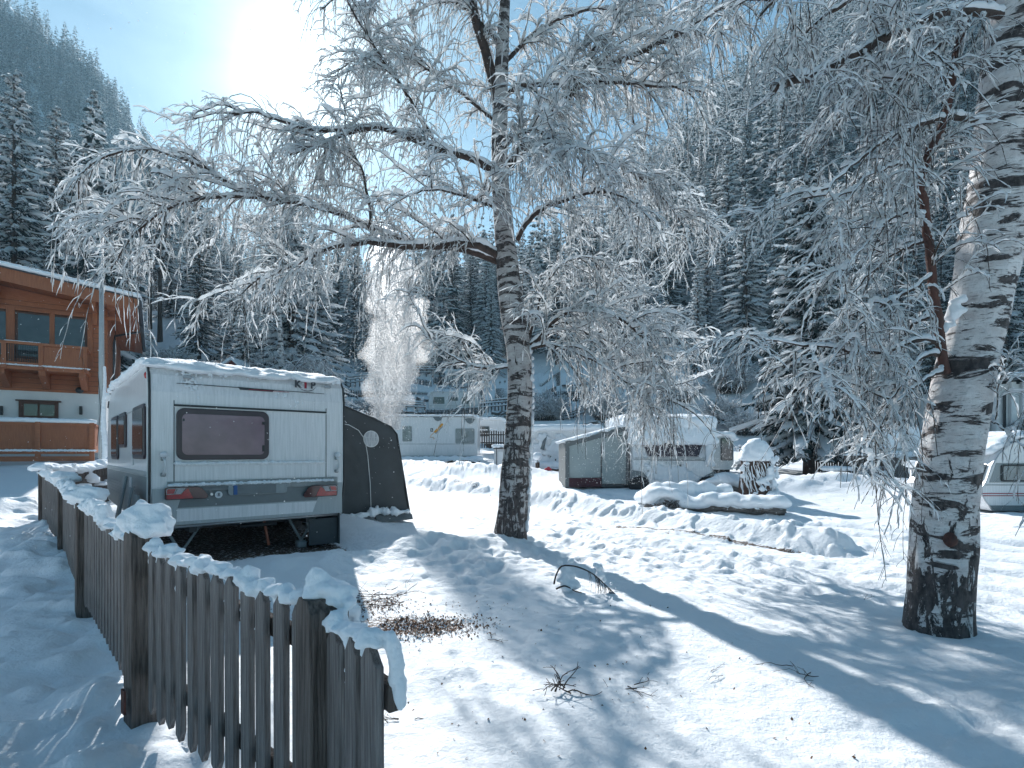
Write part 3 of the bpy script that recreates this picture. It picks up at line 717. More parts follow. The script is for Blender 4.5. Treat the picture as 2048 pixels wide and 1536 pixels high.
b0 = [frost_bush('frosted_bush', 0, 60, 2.0, 2.6, 'frosted leafless bush below the wooded slope', 41, BUSH), frost_bush('frosted_bush', 3, 60, 1.6, 2.0, 'frosted leafless bush below the wooded slope', 42, BUSH, 200)]
bu = [False, False]
spots = [(px, Y) for px, Y in ((470, 34), (505, 36), (530, 33), (560, 35), (590, 37), (620, 34), (655, 36), (690, 38), (720, 37), (345, 38), (1340, 37), (1390, 39), (1440, 40), (1490, 38), (1460, 44), (1370, 45), (1240, 60), (1140, 64), (1090, 48), (1160, 52), (1210, 46), (1110, 42), (1240, 41), (740, 48), (1780, 34), (1730, 36), (1690, 34), (2010, 34), (2040, 30))]
for i, (px, Y) in enumerate(spots):
    k = i % 2; o = b0[k] if not bu[k] else copy_tree(b0[k]); bu[k] = True; x, y = at_px(px, Y); o.location = (x, y, tz(x, y) - .1); o.rotation_euler = (0, 0, rnd.uniform(0, 6)); s = rnd.uniform(.7, 1.15); o.scale = (s, s, s)
# ------------------------------------------------------------------ birches
def resample(pts, K):
    pts = np.array([tuple(p) for p in pts], float); d = np.r_[0, np.cumsum(np.linalg.norm(np.diff(pts, axis=0), axis=1))]
    # smooth through the points (Catmull-Rom on arc length)
    t = np.linspace(0, d[-1], K); out = np.zeros((K, pts.shape[1])); n = len(pts)
    for j, s in enumerate(t):
        i = min(max(np.searchsorted(d, s) - 1, 0), n - 2); u = (s - d[i]) / (d[i + 1] - d[i] + 1e-9)
        p0 = pts[max(i - 1, 0)]; p1 = pts[i]; p2 = pts[i + 1]; p3 = pts[min(i + 2, n - 1)]
        out[j] = .5 * ((2 * p1) + (p2 - p0) * u + (2 * p0 - 5 * p1 + 4 * p2 - p3) * u * u + (3 * p1 - p0 - 3 * p2 + p3) * u ** 3)
    return out
def grow(g, P, n, ln, K, side=.8, fwd=.5, up=.2, droop=.5, wob=.12, t0=.12, t1=1.0, pick=None, bias=None):
    "n new branches starting along the parents P (N,K0,3); returns (n,K,3)"
    N_, K0, _ = P.shape
    L0 = np.linalg.norm(np.diff(P, axis=1), axis=2).sum(1)
    pr = L0 / L0.sum() if pick is None else pick
    bi = g.choice(N_, n, p=pr); tt = g.uniform(t0, t1, n); ix = tt * (K0 - 1); i0 = np.minimum(ix.astype(int), K0 - 2); fr = (ix - i0)[:, None]
    p = P[bi, i0] * (1 - fr) + P[bi, i0 + 1] * fr; tn = P[bi, i0 + 1] - P[bi, i0]; tn /= np.linalg.norm(tn, axis=1, keepdims=True) + 1e-9
    r = g.normal(size=(n, 3)); r -= (r * tn).sum(1, keepdims=True) * tn; r /= np.linalg.norm(r, axis=1, keepdims=True)
    d = tn * fwd + r * side + np.array([0, 0, up])
    if bias is not None: d = d + np.array(bias)
    d /= np.linalg.norm(d, axis=1, keepdims=True)
    L = (ln * g.uniform(.45, 1.25, n))[:, None] / (K - 1); out = [p]
    dr = (droop * g.uniform(.5, 1.4, n))[:, None]
    for k in range(K - 1):
        p = p + d * L; out.append(p)
        d = d + np.array([0, 0, -1.0]) * dr / (K - 1) * 1.6 + g.normal(size=(n, 3)) * wob; d /= np.linalg.norm(d, axis=1, keepdims=True)
    return np.stack(out, 1)
def snow_on(g, P, r, amt, flat=.75, frac=1.0, sides=4, gap=.25, drift=(.35, -.25)):
    "snow lying along branches P: ragged ridge above them; on hanging twigs it clings to the weather side"
    N_, K, _ = P.shape; sel = g.random(N_) < frac; P = P[sel]; r = np.broadcast_to(r, (N_, K))[sel]; n = len(P)
    if n == 0: return np.zeros((0, 3)), np.zeros((0, 4), int)
    Tn = np.gradient(P, axis=1); Tn /= np.linalg.norm(Tn, axis=2, keepdims=True) + 1e-9
    lev = 1 - np.abs(Tn[..., 2]) * .55
    rr = amt * g.uniform(.35, 1.35, (n, K)) * lev; rr *= np.where(g.random((n, K)) < gap, .3, 1.0); rr[:, -1] *= .5; rr[:, 0] *= .8
    Q = P.copy(); o = (r + rr * .62)
    Q[..., 2] += o * (.35 + .65 * lev); Q[..., 0] += o * drift[0] * (1 - lev) * 1.6; Q[..., 1] += o * drift[1] * (1 - lev) * 1.6
    Q += g.normal(size=Q.shape) * amt * .12
    return tubes_np(Q, rr, sides, flat)
def dense(P, K):
    N_, K0, _ = P.shape; t = np.linspace(0, K0 - 1, K); i = np.minimum(t.astype(int), K0 - 2); f = (t - i)[None, :, None]
    return P[:, i] * (1 - f) + P[:, i + 1] * f

def trunk_mesh(name, pts, dia, mat, parent, n=40, K=150, flare=.0, knobs=()):
    pts = resample(pts, K); rr = np.interp(np.linspace(0, 1, K), np.linspace(0, 1, len(dia)), np.array(dia)) / 2
    V = []; 
    for i in range(K):
        t = pts[min(i + 1, K - 1)] - pts[max(i - 1, 0)]; t /= np.linalg.norm(t)
        u = np.cross(t, [0, 1, 0.]); u /= np.linalg.norm(u); v = np.cross(t, u)
        for k in range(n):
            a = 2 * math.pi * k / n; c, s = math.cos(a), math.sin(a)
            f = 1 + flare * math.exp(-max(pts[i][2] - pts[0][2] - .1, 0) / .22) * (1 + .35 * math.sin(a * 5 + 1))
            q = Vector((c * 1.3, s * 1.3, pts[i][2] * 1.6)); f += .05 * mnoise.noise(q * 1.6) + .035 * mnoise.noise(Vector((c * 5, s * 5, pts[i][2] * 2.4))) * (1.6 if pts[i][2] < pts[0][2] + 1.3 else .6) + .02 * mnoise.noise(Vector((c * 12, s * 12, pts[i][2] * 6)))
            for kz, ka, ks, kh in knobs:
                f += kh * math.exp(-((pts[i][2] - kz) / ks) ** 2 - (((a - ka + math.pi) % (2 * math.pi) - math.pi) / .55) ** 2)
            V.append(pts[i] + (u * c + v * s) * rr[i] * f)
    i = (np.arange(K - 1)[:, None] * n + np.arange(n)[None, :]).ravel(); j = (np.arange(K - 1)[:, None] * n + (np.arange(n)[None, :] + 1) % n).ravel()
    Fq = np.stack([i, i + n, j + n, j], 1)
    return np_mesh(name, np.array(V), Fq, mat, parent)

def px_path(L): return [PX(a, b, c) for a, b, c in L]
def limb_part(root, g, spec, mat, snow_amt, name='limb', K=26):
    "spec = (pixel path, first diameter, last diameter in metres); limb with the snow ridge lying along it"
    path, d0, d1 = spec; P = resample(px_path(path), K)
    P += g.normal(size=P.shape) * .006
    rr = np.linspace(d0, d1, K) / 2
    V, Fq = tubes_np(P[None], rr[None], 9); o = np_mesh(name, V, Fq, mat, root)
    sp = dense(P[None], 60); s_r = np.interp(np.linspace(0, 1, 60), np.linspace(0, 1, K), rr)
    amt = (s_r * .9 + snow_amt) * (.7 + .5 * np.sin(np.cumsum(g.normal(size=60) * .5)) ** 2) * g.uniform(.8, 1.1, 60)
    Tn = np.gradient(sp[0], axis=0); Tn /= np.linalg.norm(Tn, axis=1, keepdims=True); lev = 1 - np.clip(np.abs(Tn[:, 2]) - .25, 0, 1)
    amt = amt * lev; q = sp.copy(); q[0, :, 2] += s_r * .75 + amt * .45; 
    V, Fq = tubes_np(q, amt[None], 8, .85); s = np_mesh('snow_ridge', V, Fq, M['snow_soft'], o)
    return P

# ---- middle birch
def build_middle_birch():
    g = np.random.default_rng(101); Y = 8.2; mpp = Y / F
    root = thing('birch_tree', 'birch with slim mottled trunk standing between the dark and the pale awning tents', 'birch tree', (0, 0, 0))
    tr = [(1018, 1110, Y), (1020, 1085, Y), (1024, 1040, Y), (1030, 960, Y), (1037, 850, Y), (1040, 780, Y), (1037, 700, Y), (1022, 600, Y), (1012, 500, Y), (1003, 400, Y), (999, 320, Y), (1000, 230, Y), (1003, 130, Y), (1008, 40, Y), (1010, -60, Y), (1000, -240, Y)]
    trunk_mesh('trunk', px_path(tr), [d * mpp for d in (62, 59, 56, 51, 48, 50, 47, 40, 36, 32, 30, 27, 22, 18, 14, 8)], M['birch_mid'], root, 40, 190, .22)
    lead = [(1001, 240, Y), (988, 170, Y), (970, 100, Y - .05), (952, 40, Y - .1), (930, -60, Y - .15), (905, -220, Y - .2)]
    trunk_mesh('limb', px_path(lead), [d * mpp for d in (20, 20, 18, 16, 12, 6)], M['limb'], root, 14, 50)
    limbs = [
        ([(1010, 520, 8.2), (985, 505, 8.15), (940, 488, 8.0), (870, 492, 7.8), (800, 492, 7.7), (720, 486, 7.6), (650, 500, 7.5), (590, 530, 7.4), (520, 556, 7.3), (480, 590, 7.25)], .125, .02),
        ([(1010, 530, 8.3), (930, 500, 8.4), (850, 492, 8.3), (790, 476, 8.1), (703, 438, 7.8), (640, 416, 7.5), (560, 402, 7.3), (480, 393, 7.1), (400, 398, 6.9), (330, 420, 6.8), (270, 470, 6.7), (220, 540, 6.65)], .105, .016),
        ([(1000, 352, 8.2), (965, 330, 8.1), (930, 312, 8.0), (880, 300, 7.9), (820, 278, 7.75), (760, 256, 7.6), (700, 266, 7.5), (640, 288, 7.3), (580, 310, 7.2)], .11, .03),
        ([(760, 258, 7.6), (700, 258, 7.5), (640, 262, 7.4), (590, 250, 7.3), (545, 238, 7.25), (500, 222, 7.2), (440, 240, 7.15)], .06, .02),
        ([(600, 405, 7.4), (520, 392, 7.2), (450, 362, 7.1), (420, 345, 7.0), (360, 315, 6.9), (280, 298, 6.8), (215, 312, 6.7), (165, 345, 6.6), (140, 390, 6.55)], .07, .012),
        ([(880, 300, 7.9), (850, 250, 7.85), (820, 200, 7.8), (780, 140, 7.7), (735, 70, 7.6), (700, 10, 7.55), (670, -70, 7.5)], .055, .02),
        ([(740, 460, 7.65), (737, 400, 7.6), (720, 330, 7.55), (695, 290, 7.5), (688, 220, 7.45), (675, 150, 7.4)], .045, .012),
        ([(1010, 352, 8.2), (1042, 294, 8.1), (1093, 232, 8.0), (1135, 195, 7.95), (1172, 160, 7.9), (1230, 126, 7.8), (1298, 96, 7.7), (1380, 55, 7.6), (1460, 0, 7.5)], .12, .04),
        ([(1165, 165, 7.9), (1175, 120, 7.85), (1213, 75, 7.8), (1281, 0, 7.7), (1330, -60, 7.65), (1390, -150, 7.6)], .10, .04),
        ([(1005, 196, 8.2), (1030, 176, 8.15), (1065, 168, 8.1), (1120, 172, 8.0), (1180, 166, 7.9), (1250, 166, 7.8), (1330, 174, 7.7), (1410, 182, 7.6)], .075, .025),
        ([(1035, 480, 8.2), (1050, 450, 8.0), (1090, 415, 7.7), (1150, 395, 7.4), (1200, 384, 7.2), (1260, 400, 7.0), (1300, 440, 6.9)], .07, .014),
        ([(1050, 700, 8.2), (1075, 680, 8.1), (1100, 650, 8.0), (1142, 619, 7.9), (1192, 614, 7.8), (1246, 641, 7.7), (1292, 682, 7.6), (1324, 737, 7.55), (1337, 810, 7.5)], .07, .012),
        ([(1050, 705, 8.2), (1090, 690, 8.0), (1150, 705, 7.8), (1210, 735, 7.6), (1270, 780, 7.5), (1310, 830, 7.45)], .05, .01),
        ([(1050, 702, 8.2), (1100, 668, 8.3), (1160, 660, 8.4), (1230, 690, 8.5), (1290, 740, 8.5), (1330, 800, 8.5)], .045, .01),
        ([(1050, 695, 8.2), (1070, 640, 8.2), (1090, 570, 8.3), (1140, 520, 8.4), (1200, 520, 8.5), (1260, 560, 8.6)], .045, .01),
        ([(1028, 732, 8.2), (990, 738, 8.1), (940, 730, 7.9), (890, 704, 7.8), (845, 668, 7.7)], .04, .008),
        ([(1000, 330, 8.2), (1060, 300, 8.6), (1150, 300, 9.0), (1240, 330, 9.3), (1320, 390, 9.5), (1380, 470, 9.6)], .07, .014),
        ([(1003, 130, 8.2), (1080, 60, 8.5), (1180, 20, 8.8), (1290, 30, 9.0), (1380, 80, 9.1)], .07, .015),
        ([(1000, 250, 8.2), (900, 170, 8.6), (820, 120, 8.9), (740, 110, 9.1), (660, 150, 9.2)], .06, .014),
        ([(1003, 90, 8.2), (920, 10, 8.4), (820, -40, 8.5), (720, -30, 8.6), (640, 20, 8.7)], .06, .014),
        ([(1000, 420, 8.2), (950, 400, 7.7), (880, 380, 7.2), (820, 390, 6.9), (760, 430, 6.7)], .05, .012),
        ([(1002, 300, 8.2), (1040, 270, 7.6), (1080, 260, 7.0), (1110, 290, 6.6), (1130, 340, 6.4)], .05, .012),
    ]
    paths = [limb_part(root, g, s, M['limb'], .018) for s in limbs]
    Pl = np.stack([resample([tuple(q) for q in p], 24) for p in paths] + [resample(px_path(lead), 24)])
    wt = np.linalg.norm(np.diff(Pl, axis=1), axis=2).sum(1); wt /= wt.sum()
    b2 = grow(g, Pl, 460, .95, 8, side=.9, fwd=.75, up=.30, droop=.62, wob=.14, pick=wt, t0=.12)
    # the crown stays open toward the sky on the left, as limbs there have shed their upright shoots
    zz = H + (HY - 205) / F * b2[..., 1]; lf = (622 - CX) / F * b2[..., 1]; ed = (95 - CX) / F * b2[..., 1]
    b2 = b2[~(((b2[..., 2] > zz) & (b2[..., 0] < lf)) | (b2[..., 0] < ed)).any(1)]
    b3 = grow(g, b2, 3500, .52, 6, side=.7, fwd=.6, up=.0, droop=1.1, wob=.12)
    b3b = grow(g, Pl, 1200, .40, 6, side=.9, fwd=.5, up=.0, droop=1.0, wob=.14, pick=wt)
    b3 = np.concatenate([b3, b3b])
    b4 = grow(g, b3, 12000, .17, 4, side=.7, fwd=.7, up=.0, droop=.7, wob=.15)
    hang = grow(g, Pl, 480, 1.35, 10, side=.35, fwd=.2, up=-.3, droop=2.6, wob=.05, pick=wt, t0=.2)
    h4 = grow(g, hang, 2600, .20, 4, side=.6, fwd=.8, up=-.2, droop=1.0, wob=.12)
    tw = Bag()
    for P, r0, r1 in ((b2, .014, .005), (b3, .0050, .0025), (hang, .006, .003)): 
        V, Fq = tubes_np(P, np.linspace(r0, r1, P.shape[1])[None] * g.uniform(.7, 1.2, (len(P), 1)), 3); tw.add(V, Fq)
    for P in (b4, h4): V, Fq = tubes_np(P, np.full(P.shape[:2], .0017), 3); tw.add(V, Fq)
    tw.build('twigs', M['twig'], root)
    sn = Bag()
    V, Fq = snow_on(g, dense(b2, 22), .009, .040, .8, 1.0, 6, .12); sn.add(V, Fq)
    V, Fq = snow_on(g, dense(b3, 9), .004, .0185, .8, .92, 4, .22); sn.add(V, Fq)
    V, Fq = snow_on(g, b4, .002, .0130, .8, .85, 4, .2); sn.add(V, Fq)
    V, Fq = snow_on(g, dense(hang, 16), .004, .013, .8, .9, 4, .4); sn.add(V, Fq)
    V, Fq = snow_on(g, h4, .002, .010, .8, .7, 4, .25); sn.add(V, Fq)
    sn.build('snow_load', M['twig_snow'], root)
    # snow driven against the trunk
    b = MB()
    for i in range(26):
        z = .25 + i * .105; c = PX(0, 0, Y); p = resample(px_path(tr), 60); j = np.argmin(abs(p[:, 2] - z)); q = p[j]; r = .5 * np.interp(z, [0, 2, 3], [.50, .40, .38])
        a = rnd.uniform(-.2, .5); b.lump((q[0] + math.cos(a) * r * .98, q[1] - math.sin(a) * r * .98, z), (.035, .05, rnd.uniform(.04, .10)), i, .3, 8)
    b.build('snow_patch', M['snow_soft'], root)
    return root
build_middle_birch()

# ---- near birch on the right
def build_near_birch():
    g = np.random.default_rng(202); Y = 4.03; mpp = Y / F
    root = thing('birch_tree', 'thick near birch leaning to the right, with dark cracked foot and a reddish upright stem', 'birch tree')
    tr = [(1873, 1320, Y), (1875, 1270, Y), (1878, 1200, Y), (1884, 1080, Y), (1896, 950, Y), (1914, 830, Y), (1934, 720, Y), (1960, 600, Y), (1983, 480, Y), (1996, 380, Y), (2007, 250, Y), (2018, 120, Y), (2032, 0, Y), (2045, -140, Y), (2060, -420, Y)]
    trunk_mesh('trunk', px_path(tr), [d * mpp * .80 for d in (140, 136, 137, 131, 128, 122, 124, 136, 116, 112, 110, 106, 98, 84, 50)], M['birch'], root, 64, 260, .14,
               knobs=((H + (HY - 640) / F * Y, 2.9, .16, .10), (H + (HY - 240) / F * Y, 3.0, .07, .22)))
    # healed cut on the trunk
    c = PX(1900, 1072, Y); b = MB(); b.lump((c.x * .95, c.y - .205, c.z), (.046, .03, .055), 5, .15, 14); b.build('branch_scar', pm('scar', (.10, .04, .03), .8, col2=(.04, .02, .018), scale=30), root)
    red = [(1888, 745, 3.95), (1882, 700, 3.92), (1872, 620, 3.9), (1862, 520, 3.88), (1852, 440, 3.86), (1843, 385, 3.85), (1846, 335, 3.85), (1868, 285, 3.86), (1893, 220, 3.88), (1903, 150, 3.9), (1922, 70, 3.92), (1945, 0, 3.95), (1970, -90, 3.97)]
    limb_part(root, g, (red, .064, .042), M['red_limb'], .004, 'red_stem', 40)
    limbs = [
        ([(2030, 40, 4.0), (1985, 28, 3.95), (1925, 24, 3.85), (1870, 34, 3.75), (1782, 70, 3.6), (1717, 107, 3.5), (1638, 147, 3.42), (1545, 176, 3.36)], .055, .050),
        ([(1975, 245, 4.0), (1940, 240, 3.95), (1900, 236, 3.9), (1850, 246, 3.8), (1800, 264, 3.7), (1755, 292, 3.6), (1700, 335, 3.5), (1650, 390, 3.45)], .045, .010),
        ([(1878, 690, 3.9), (1850, 676, 3.85), (1820, 684, 3.8), (1780, 700, 3.75), (1720, 706, 3.7), (1650, 694, 3.6), (1580, 686, 3.5), (1500, 674, 3.45)], .034, .005),
        ([(1864, 548, 3.88), (1830, 572, 3.8), (1790, 596, 3.75), (1740, 632, 3.7), (1690, 684, 3.6), (1650, 745, 3.55)], .026, .006),
        ([(1858, 480, 3.87), (1810, 496, 3.95), (1760, 530, 4.0), (1710, 580, 4.1), (1670, 640, 4.15)], .022, .005),
        ([(1852, 432, 3.86), (1815, 425, 3.75), (1770, 448, 3.6), (1720, 500, 3.5), (1680, 560, 3.45)], .022, .005),
        ([(1880, 712, 3.92), (1850, 712, 3.85), (1815, 745, 3.75), (1785, 800, 3.65), (1755, 860, 3.6), (1725, 915, 3.55)], .030, .006),
        ([(1874, 640, 3.9), (1848, 636, 3.95), (1812, 668, 4.05), (1788, 720, 4.1), (1770, 790, 4.15)], .024, .005),
        ([(1885, 740, 3.92), (1840, 765, 3.8), (1800, 800, 3.7), (1770, 850, 3.65)], .028, .006),
        ([(1846, 340, 3.85), (1800, 330, 3.7), (1740, 350, 3.55), (1690, 400, 3.45)], .022, .005),
        ([(1985, 700, 4.0), (2010, 712, 3.9), (2045, 730, 3.8), (2100, 760, 3.7)], .018, .006),
        ([(1965, 830, 4.0), (1995, 850, 3.9), (2030, 880, 3.8), (2065, 905, 3.7)], .014, .005),
        ([(2045, -120, 4.0), (1960, -150, 3.8), (1850, -150, 3.6), (1730, -110, 3.4), (1620, -50, 3.3), (1520, 30, 3.2)], .07, .014),
        ([(2040, -60, 4.0), (1960, -70, 4.3), (1860, -60, 4.6), (1740, -20, 4.9), (1640, 40, 5.1), (1560, 120, 5.2)], .07, .014),
        ([(2050, -250, 4.0), (1930, -280, 4.1), (1780, -260, 4.2), (1620, -180, 4.4), (1500, -90, 4.5), (1430, 0, 4.6)], .06, .014),
        ([(1900, 160, 3.9), (1840, 150, 4.1), (1770, 170, 4.3), (1700, 220, 4.5), (1640, 300, 4.6)], .035, .008),
        ([(1925, 70, 3.92), (1880, 90, 3.7), (1820, 140, 3.4), (1780, 210, 3.3)], .025, .006),
    ]
    paths = [limb_part(root, g, s, M['limb'], .010) for s in limbs]
    Pl = np.stack([resample([tuple(q) for q in p], 24) for p in paths] + [resample(px_path(red), 24)])
    wt = np.linalg.norm(np.diff(Pl, axis=1), axis=2).sum(1); wt[10:12] *= .45; wt[12:] *= .85; wt[0] *= 1.3; wt /= wt.sum()
    b2 = grow(g, Pl, 210, .50, 8, side=.85, fwd=.8, up=.10, droop=.75, wob=.12, pick=wt)
    b3 = grow(g, b2, 1700, .30, 6, side=.7, fwd=.65, up=.0, droop=.9, wob=.12)
    b4 = grow(g, b3, 3600, .10, 4, side=.7, fwd=.7, up=.0, droop=.6, wob=.16)
    hang = grow(g, Pl, 95, .85, 12, side=.4, fwd=.3, up=-.3, droop=2.4, wob=.06, pick=wt)
    h4 = grow(g, hang, 1100, .13, 5, side=.6, fwd=.8, up=-.1, droop=.8, wob=.14)
    tw = Bag()
    for P, r0, r1 in ((b2, .0065, .003), (b3, .0030, .0018), (hang, .0035, .0018)):
        V, Fq = tubes_np(P, np.linspace(r0, r1, P.shape[1])[None] * g.uniform(.7, 1.2, (len(P), 1)), 4); tw.add(V, Fq)
    for P in (b4, h4): V, Fq = tubes_np(P, np.full(P.shape[:2], .0015), 3); tw.add(V, Fq)
    tw.build('twigs', M['twig'], root)
    sn = Bag()
    V, Fq = snow_on(g, dense(b2, 26), .004, .0215, .8, .95, 6, .15); sn.add(V, Fq)
    V, Fq = snow_on(g, dense(b3, 12), .002, .0125, .8, .85, 5, .25); sn.add(V, Fq)
    V, Fq = snow_on(g, b4, .0012, .0080, .8, .75, 4, .25); sn.add(V, Fq)
    V, Fq = snow_on(g, dense(hang, 18), .002, .0065, .8, .6, 4, .5); sn.add(V, Fq)
    sn.build('snow_load', M['twig_snow'], root)
    b = MB()
    for i in range(9):
        a = rnd.uniform(0, 1); c = PX(1893 - 38 * a + rnd.uniform(-6, 14), 690 - 60 * (1 - a) - rnd.uniform(0, 40), 3.93); b.lump((c.x + .06, c.y - .02, c.z), (.035, .05, rnd.uniform(.02, .05)), i, .35, 10)
    soften(b.build('snow_patch', M['snow_soft'], root), .012, 2)
    return root
build_near_birch()

# ---- a frosted tree further back between the two birches
def build_back_tree(px, Y, base_y, top_y, spread, seed, label, n2=420, n3=4200):
    g = np.random.default_rng(seed); x, y = at_px(px, Y); z = tz(x, y); ht = H + (HY - top_y) / F * Y - z
    root = thing('frosted_tree', label, 'birch tree', (x, y, z - .1))
    t = resample([(0, 0, 0), (.1, 0, ht * .3), (-.1, .1, ht * .6), (.1, 0, ht * .95)], 24)
    V, Fq = tubes_np(t[None], np.linspace(.16, .02, 24)[None] * ht / 9, 8); np_mesh('trunk', V, Fq, M['birch'], root)
    L1 = grow(g, t[None], 26, spread, 12, side=1, fwd=.9, up=.5, droop=.9, wob=.06, t0=.22)
    b2 = grow(g, L1, n2, spread * .33, 8, side=.8, fwd=.6, up=.15, droop=1.0); b3 = grow(g, b2, n3, .55, 5, side=.7, fwd=.6, up=-.1, droop=1.4)
    tw = Bag()
    for P, r0, r1, k in ((L1, .05, .012, 5), (b2, .014, .006, 3), (b3, .006, .004, 3)): V, Fq = tubes_np(P, np.linspace(r0, r1, P.shape[1])[None] * np.ones((len(P), 1)), k); tw.add(V, Fq)
    tw.build('twigs', M['twig'], root); sn = Bag()
    V, Fq = snow_on(g, L1, .03, .07, .8, 1, 6); sn.add(V, Fq); V, Fq = snow_on(g, b2, .01, .045, .8, 1, 4); sn.add(V, Fq); V, Fq = snow_on(g, b3, .004, .026, .8, .9, 4); sn.add(V, Fq)
    sn.build('snow_load', M['twig_snow'], root); return root
build_back_tree(1700, 27, 900, 330, 3.6, 301, 'white frosted leafless tree behind the red birch stem')
build_back_tree(1285, 30, 900, 235, 4.2, 302, 'white frosted leafless tree rising behind the trailing twigs right of the middle birch')
build_back_tree(560, 31, 900, 400, 3.4, 303, 'frosted leafless tree behind the roof of the large caravan')
# ------------------------------------------------------------------ large caravan
RZ = math.atan2(.658, .753)
def caravan_pt(px, py, y=0.0):
    "position on the rear wall, in the caravan's own measures, of a detail seen at a pixel"
    a = (px - CX) / F; x = (a * (LY + VX[1] * y) - (LX + VX[0] * y)) / (UX[0] - UX[1] * a); Yd = LY + UX[1] * x + VX[1] * y
    return x, H + (HY - py) / F * Yd
def side_pt(px, py):
    a = (px - CX) / F; y = (a * LY - LX) / (VX[0] - a * VX[1]); Yd = LY + VX[1] * y
    return y, H + (HY - py) / F * Yd
def build_big_caravan():
    W_ = 2.30; Ln = 4.9
    root = thing('caravan', 'large white and grey caravan seen from behind with a mauve window, beside the picket fence', 'caravan', (LX, LY, 0), RZ)
    # side outline (y back to front, z)
    prof = [(0.10, .46), (4.75, .50), (4.88, .75), (4.88, 1.6), (4.70, 2.15), (4.40, 2.36), (3.6, 2.43), (1.2, 2.43), (.32, 2.42), (.13, 2.37), (.03, 2.25), (0.0, 2.05), (0.0, .95), (.03, .78)]
    b = MB(); b.prism([(p[0], p[1]) for p in prof][::-1], .0, W_, 'yz'); b.build('body', M['white_body'], root, bevel=.012)
    # skirting and lower grey half of the sides, set proud of the wall
    s = MB(); s.prism([(.12, .50), (4.72, .53), (4.84, .76), (4.84, 1.06), (.04, 1.06), (.04, .80)][::-1], -.006, .0, 'yz'); s.prism([(.12, .50), (4.72, .53), (4.84, .76), (4.84, 1.06), (.04, 1.06), (.04, .80)][::-1], W_, W_ + .006, 'yz')
    for k in range(5): s.box((-.009, 2.9, .72 + k * .045), (.006, 3.4, .012))
    s.build('side_panel', M['grey_body'], root)
    s = MB(); s.box((-.008, 2.45, 1.10), (.018, 4.78, .05)); s.box((W_ + .008, 2.45, 1.10), (.018, 4.78, .05)); s.box((-.006, 2.4, 1.90), (.012, 4.6, .014)); s.build('side_rail', M['mid_body'], root, bevel=.004)
    # corner rails following the rear outline
    e = MB()
    for x in (-.006, W_ + .006):
        pts = [(x, p[0] - .004, p[1]) for p in ((.10, .48), (.03, .78), (0, .95), (0, 2.05), (.03, 2.25), (.13, 2.37), (.32, 2.425), (1.2, 2.435), (3.6, 2.435), (4.4, 2.365), (4.7, 2.15))]; e.tube(pts, .013, 6)
    e.build('corner_rail', M['trim'], root)
    e = MB()
    for x in (-.020, W_ + .014):
        pts = [(x, p[0] + .012, p[1]) for p in ((.10, .48), (.03, .78), (0.005, .95), (0.005, 2.05), (.035, 2.25), (.135, 2.37))]; e.tube(pts, .010, 6)
    e.build('edge_strip', M['piping'], root)
    # rear wall: lower bumper panel with shelf, dark band, light band
    zsh = caravan_pt(500, 966)[1]
    p = MB(); p.prism(rrect(.17, W_ - .10, .94, zsh, .05), -.030, -.001); p.build('bumper_panel', M['mid_body'], root, bevel=.008)
    p = MB(); p.prism([(.27, .70), (1.92, .70), (2.00, .90), (.33, .90)], -.006, .06); o = p.build('dark_band', M['dark_body'], root)
    o.data.materials.clear(); o.data.materials.append(M['dark_body'])
    p = MB(); p.prism([(.02, .50), (W_ - .02, .50), (W_ - .02, .93), (.02, .93)], -.002, .08); p.build('lower_panel', M['mid_body'], root)
    p = MB(); p.prism([(.26, .54), (1.86, .54), (1.915, .685), (.265, .685)], -.005, .06); p.build('light_band', M['white_body'], root)
    p = MB(); p.tube([(.0, .085, .475), (W_, .085, .475)], .022, 6); p.build('bottom_rail', M['alu'], root)
    # upper recessed field: drip rail, side grooves, ledge
    x0, zr = caravan_pt(348, 812); x1 = caravan_pt(652, 830)[0]
    r = MB(); r.box(((x0 + x1) / 2, -.012, zr + .01), (x1 - x0, .026, .022)); r.build('drip_rail', M['trim'], root, bevel=.004)
    r = MB(); r.box(((x0 + x1) / 2, -.010, zr - .008), (x1 - x0, .020, .008)); r.build('rail_lip', M['piping'], root)
    r = MB()
    for xx in (x0, x1): r.box((xx, -.0015, 1.45), (.008, .005, 1.02)); 
    r.box(((x0 + x1) / 2, -.0015, 2.16), (x1 - x0 - .05, .005, .006)); r.build('panel_groove', M['trim'], root)
    zl = caravan_pt(550, 925)[1]
    r = MB(); r.box(((x0 + x1) / 2, -.014, zl - .012), (x1 - x0 - .02, .028, .028)); r.build('ledge', M['white_body'], root, bevel=.008)
    # window
    wx0, wz1 = caravan_pt(352, 812); wx1, _ = caravan_pt(537, 822); wz1 = H + (HY - 816) / F * 6.4; wz0 = H + (HY - 920) / F * 6.4
    f = MB(); f.prism(rrect(wx0, wx1, wz0, wz1, .085, 6), -.034, -.001); fr = f.build('window', M['frame'], root, bevel=.012)
    f = MB(); f.prism(rrect(wx0 + .055, wx1 - .06, wz0 + .06, wz1 - .065, .06, 6), -.040, -.0345); f.build('blind', M['blind'], fr, bevel=.003)
    for c_, d_ in (((wx0 + .07, -.043, wz1 - .14), (.02, .01, .03)), ((wx1 - .075, -.043, wz1 - .15), (.03, .01, .035)), ((wx1 - .075, -.043, wz0 + .14), (.025, .01, .08))): MB().box(c_, d_).build('catch', M['trim'], fr)
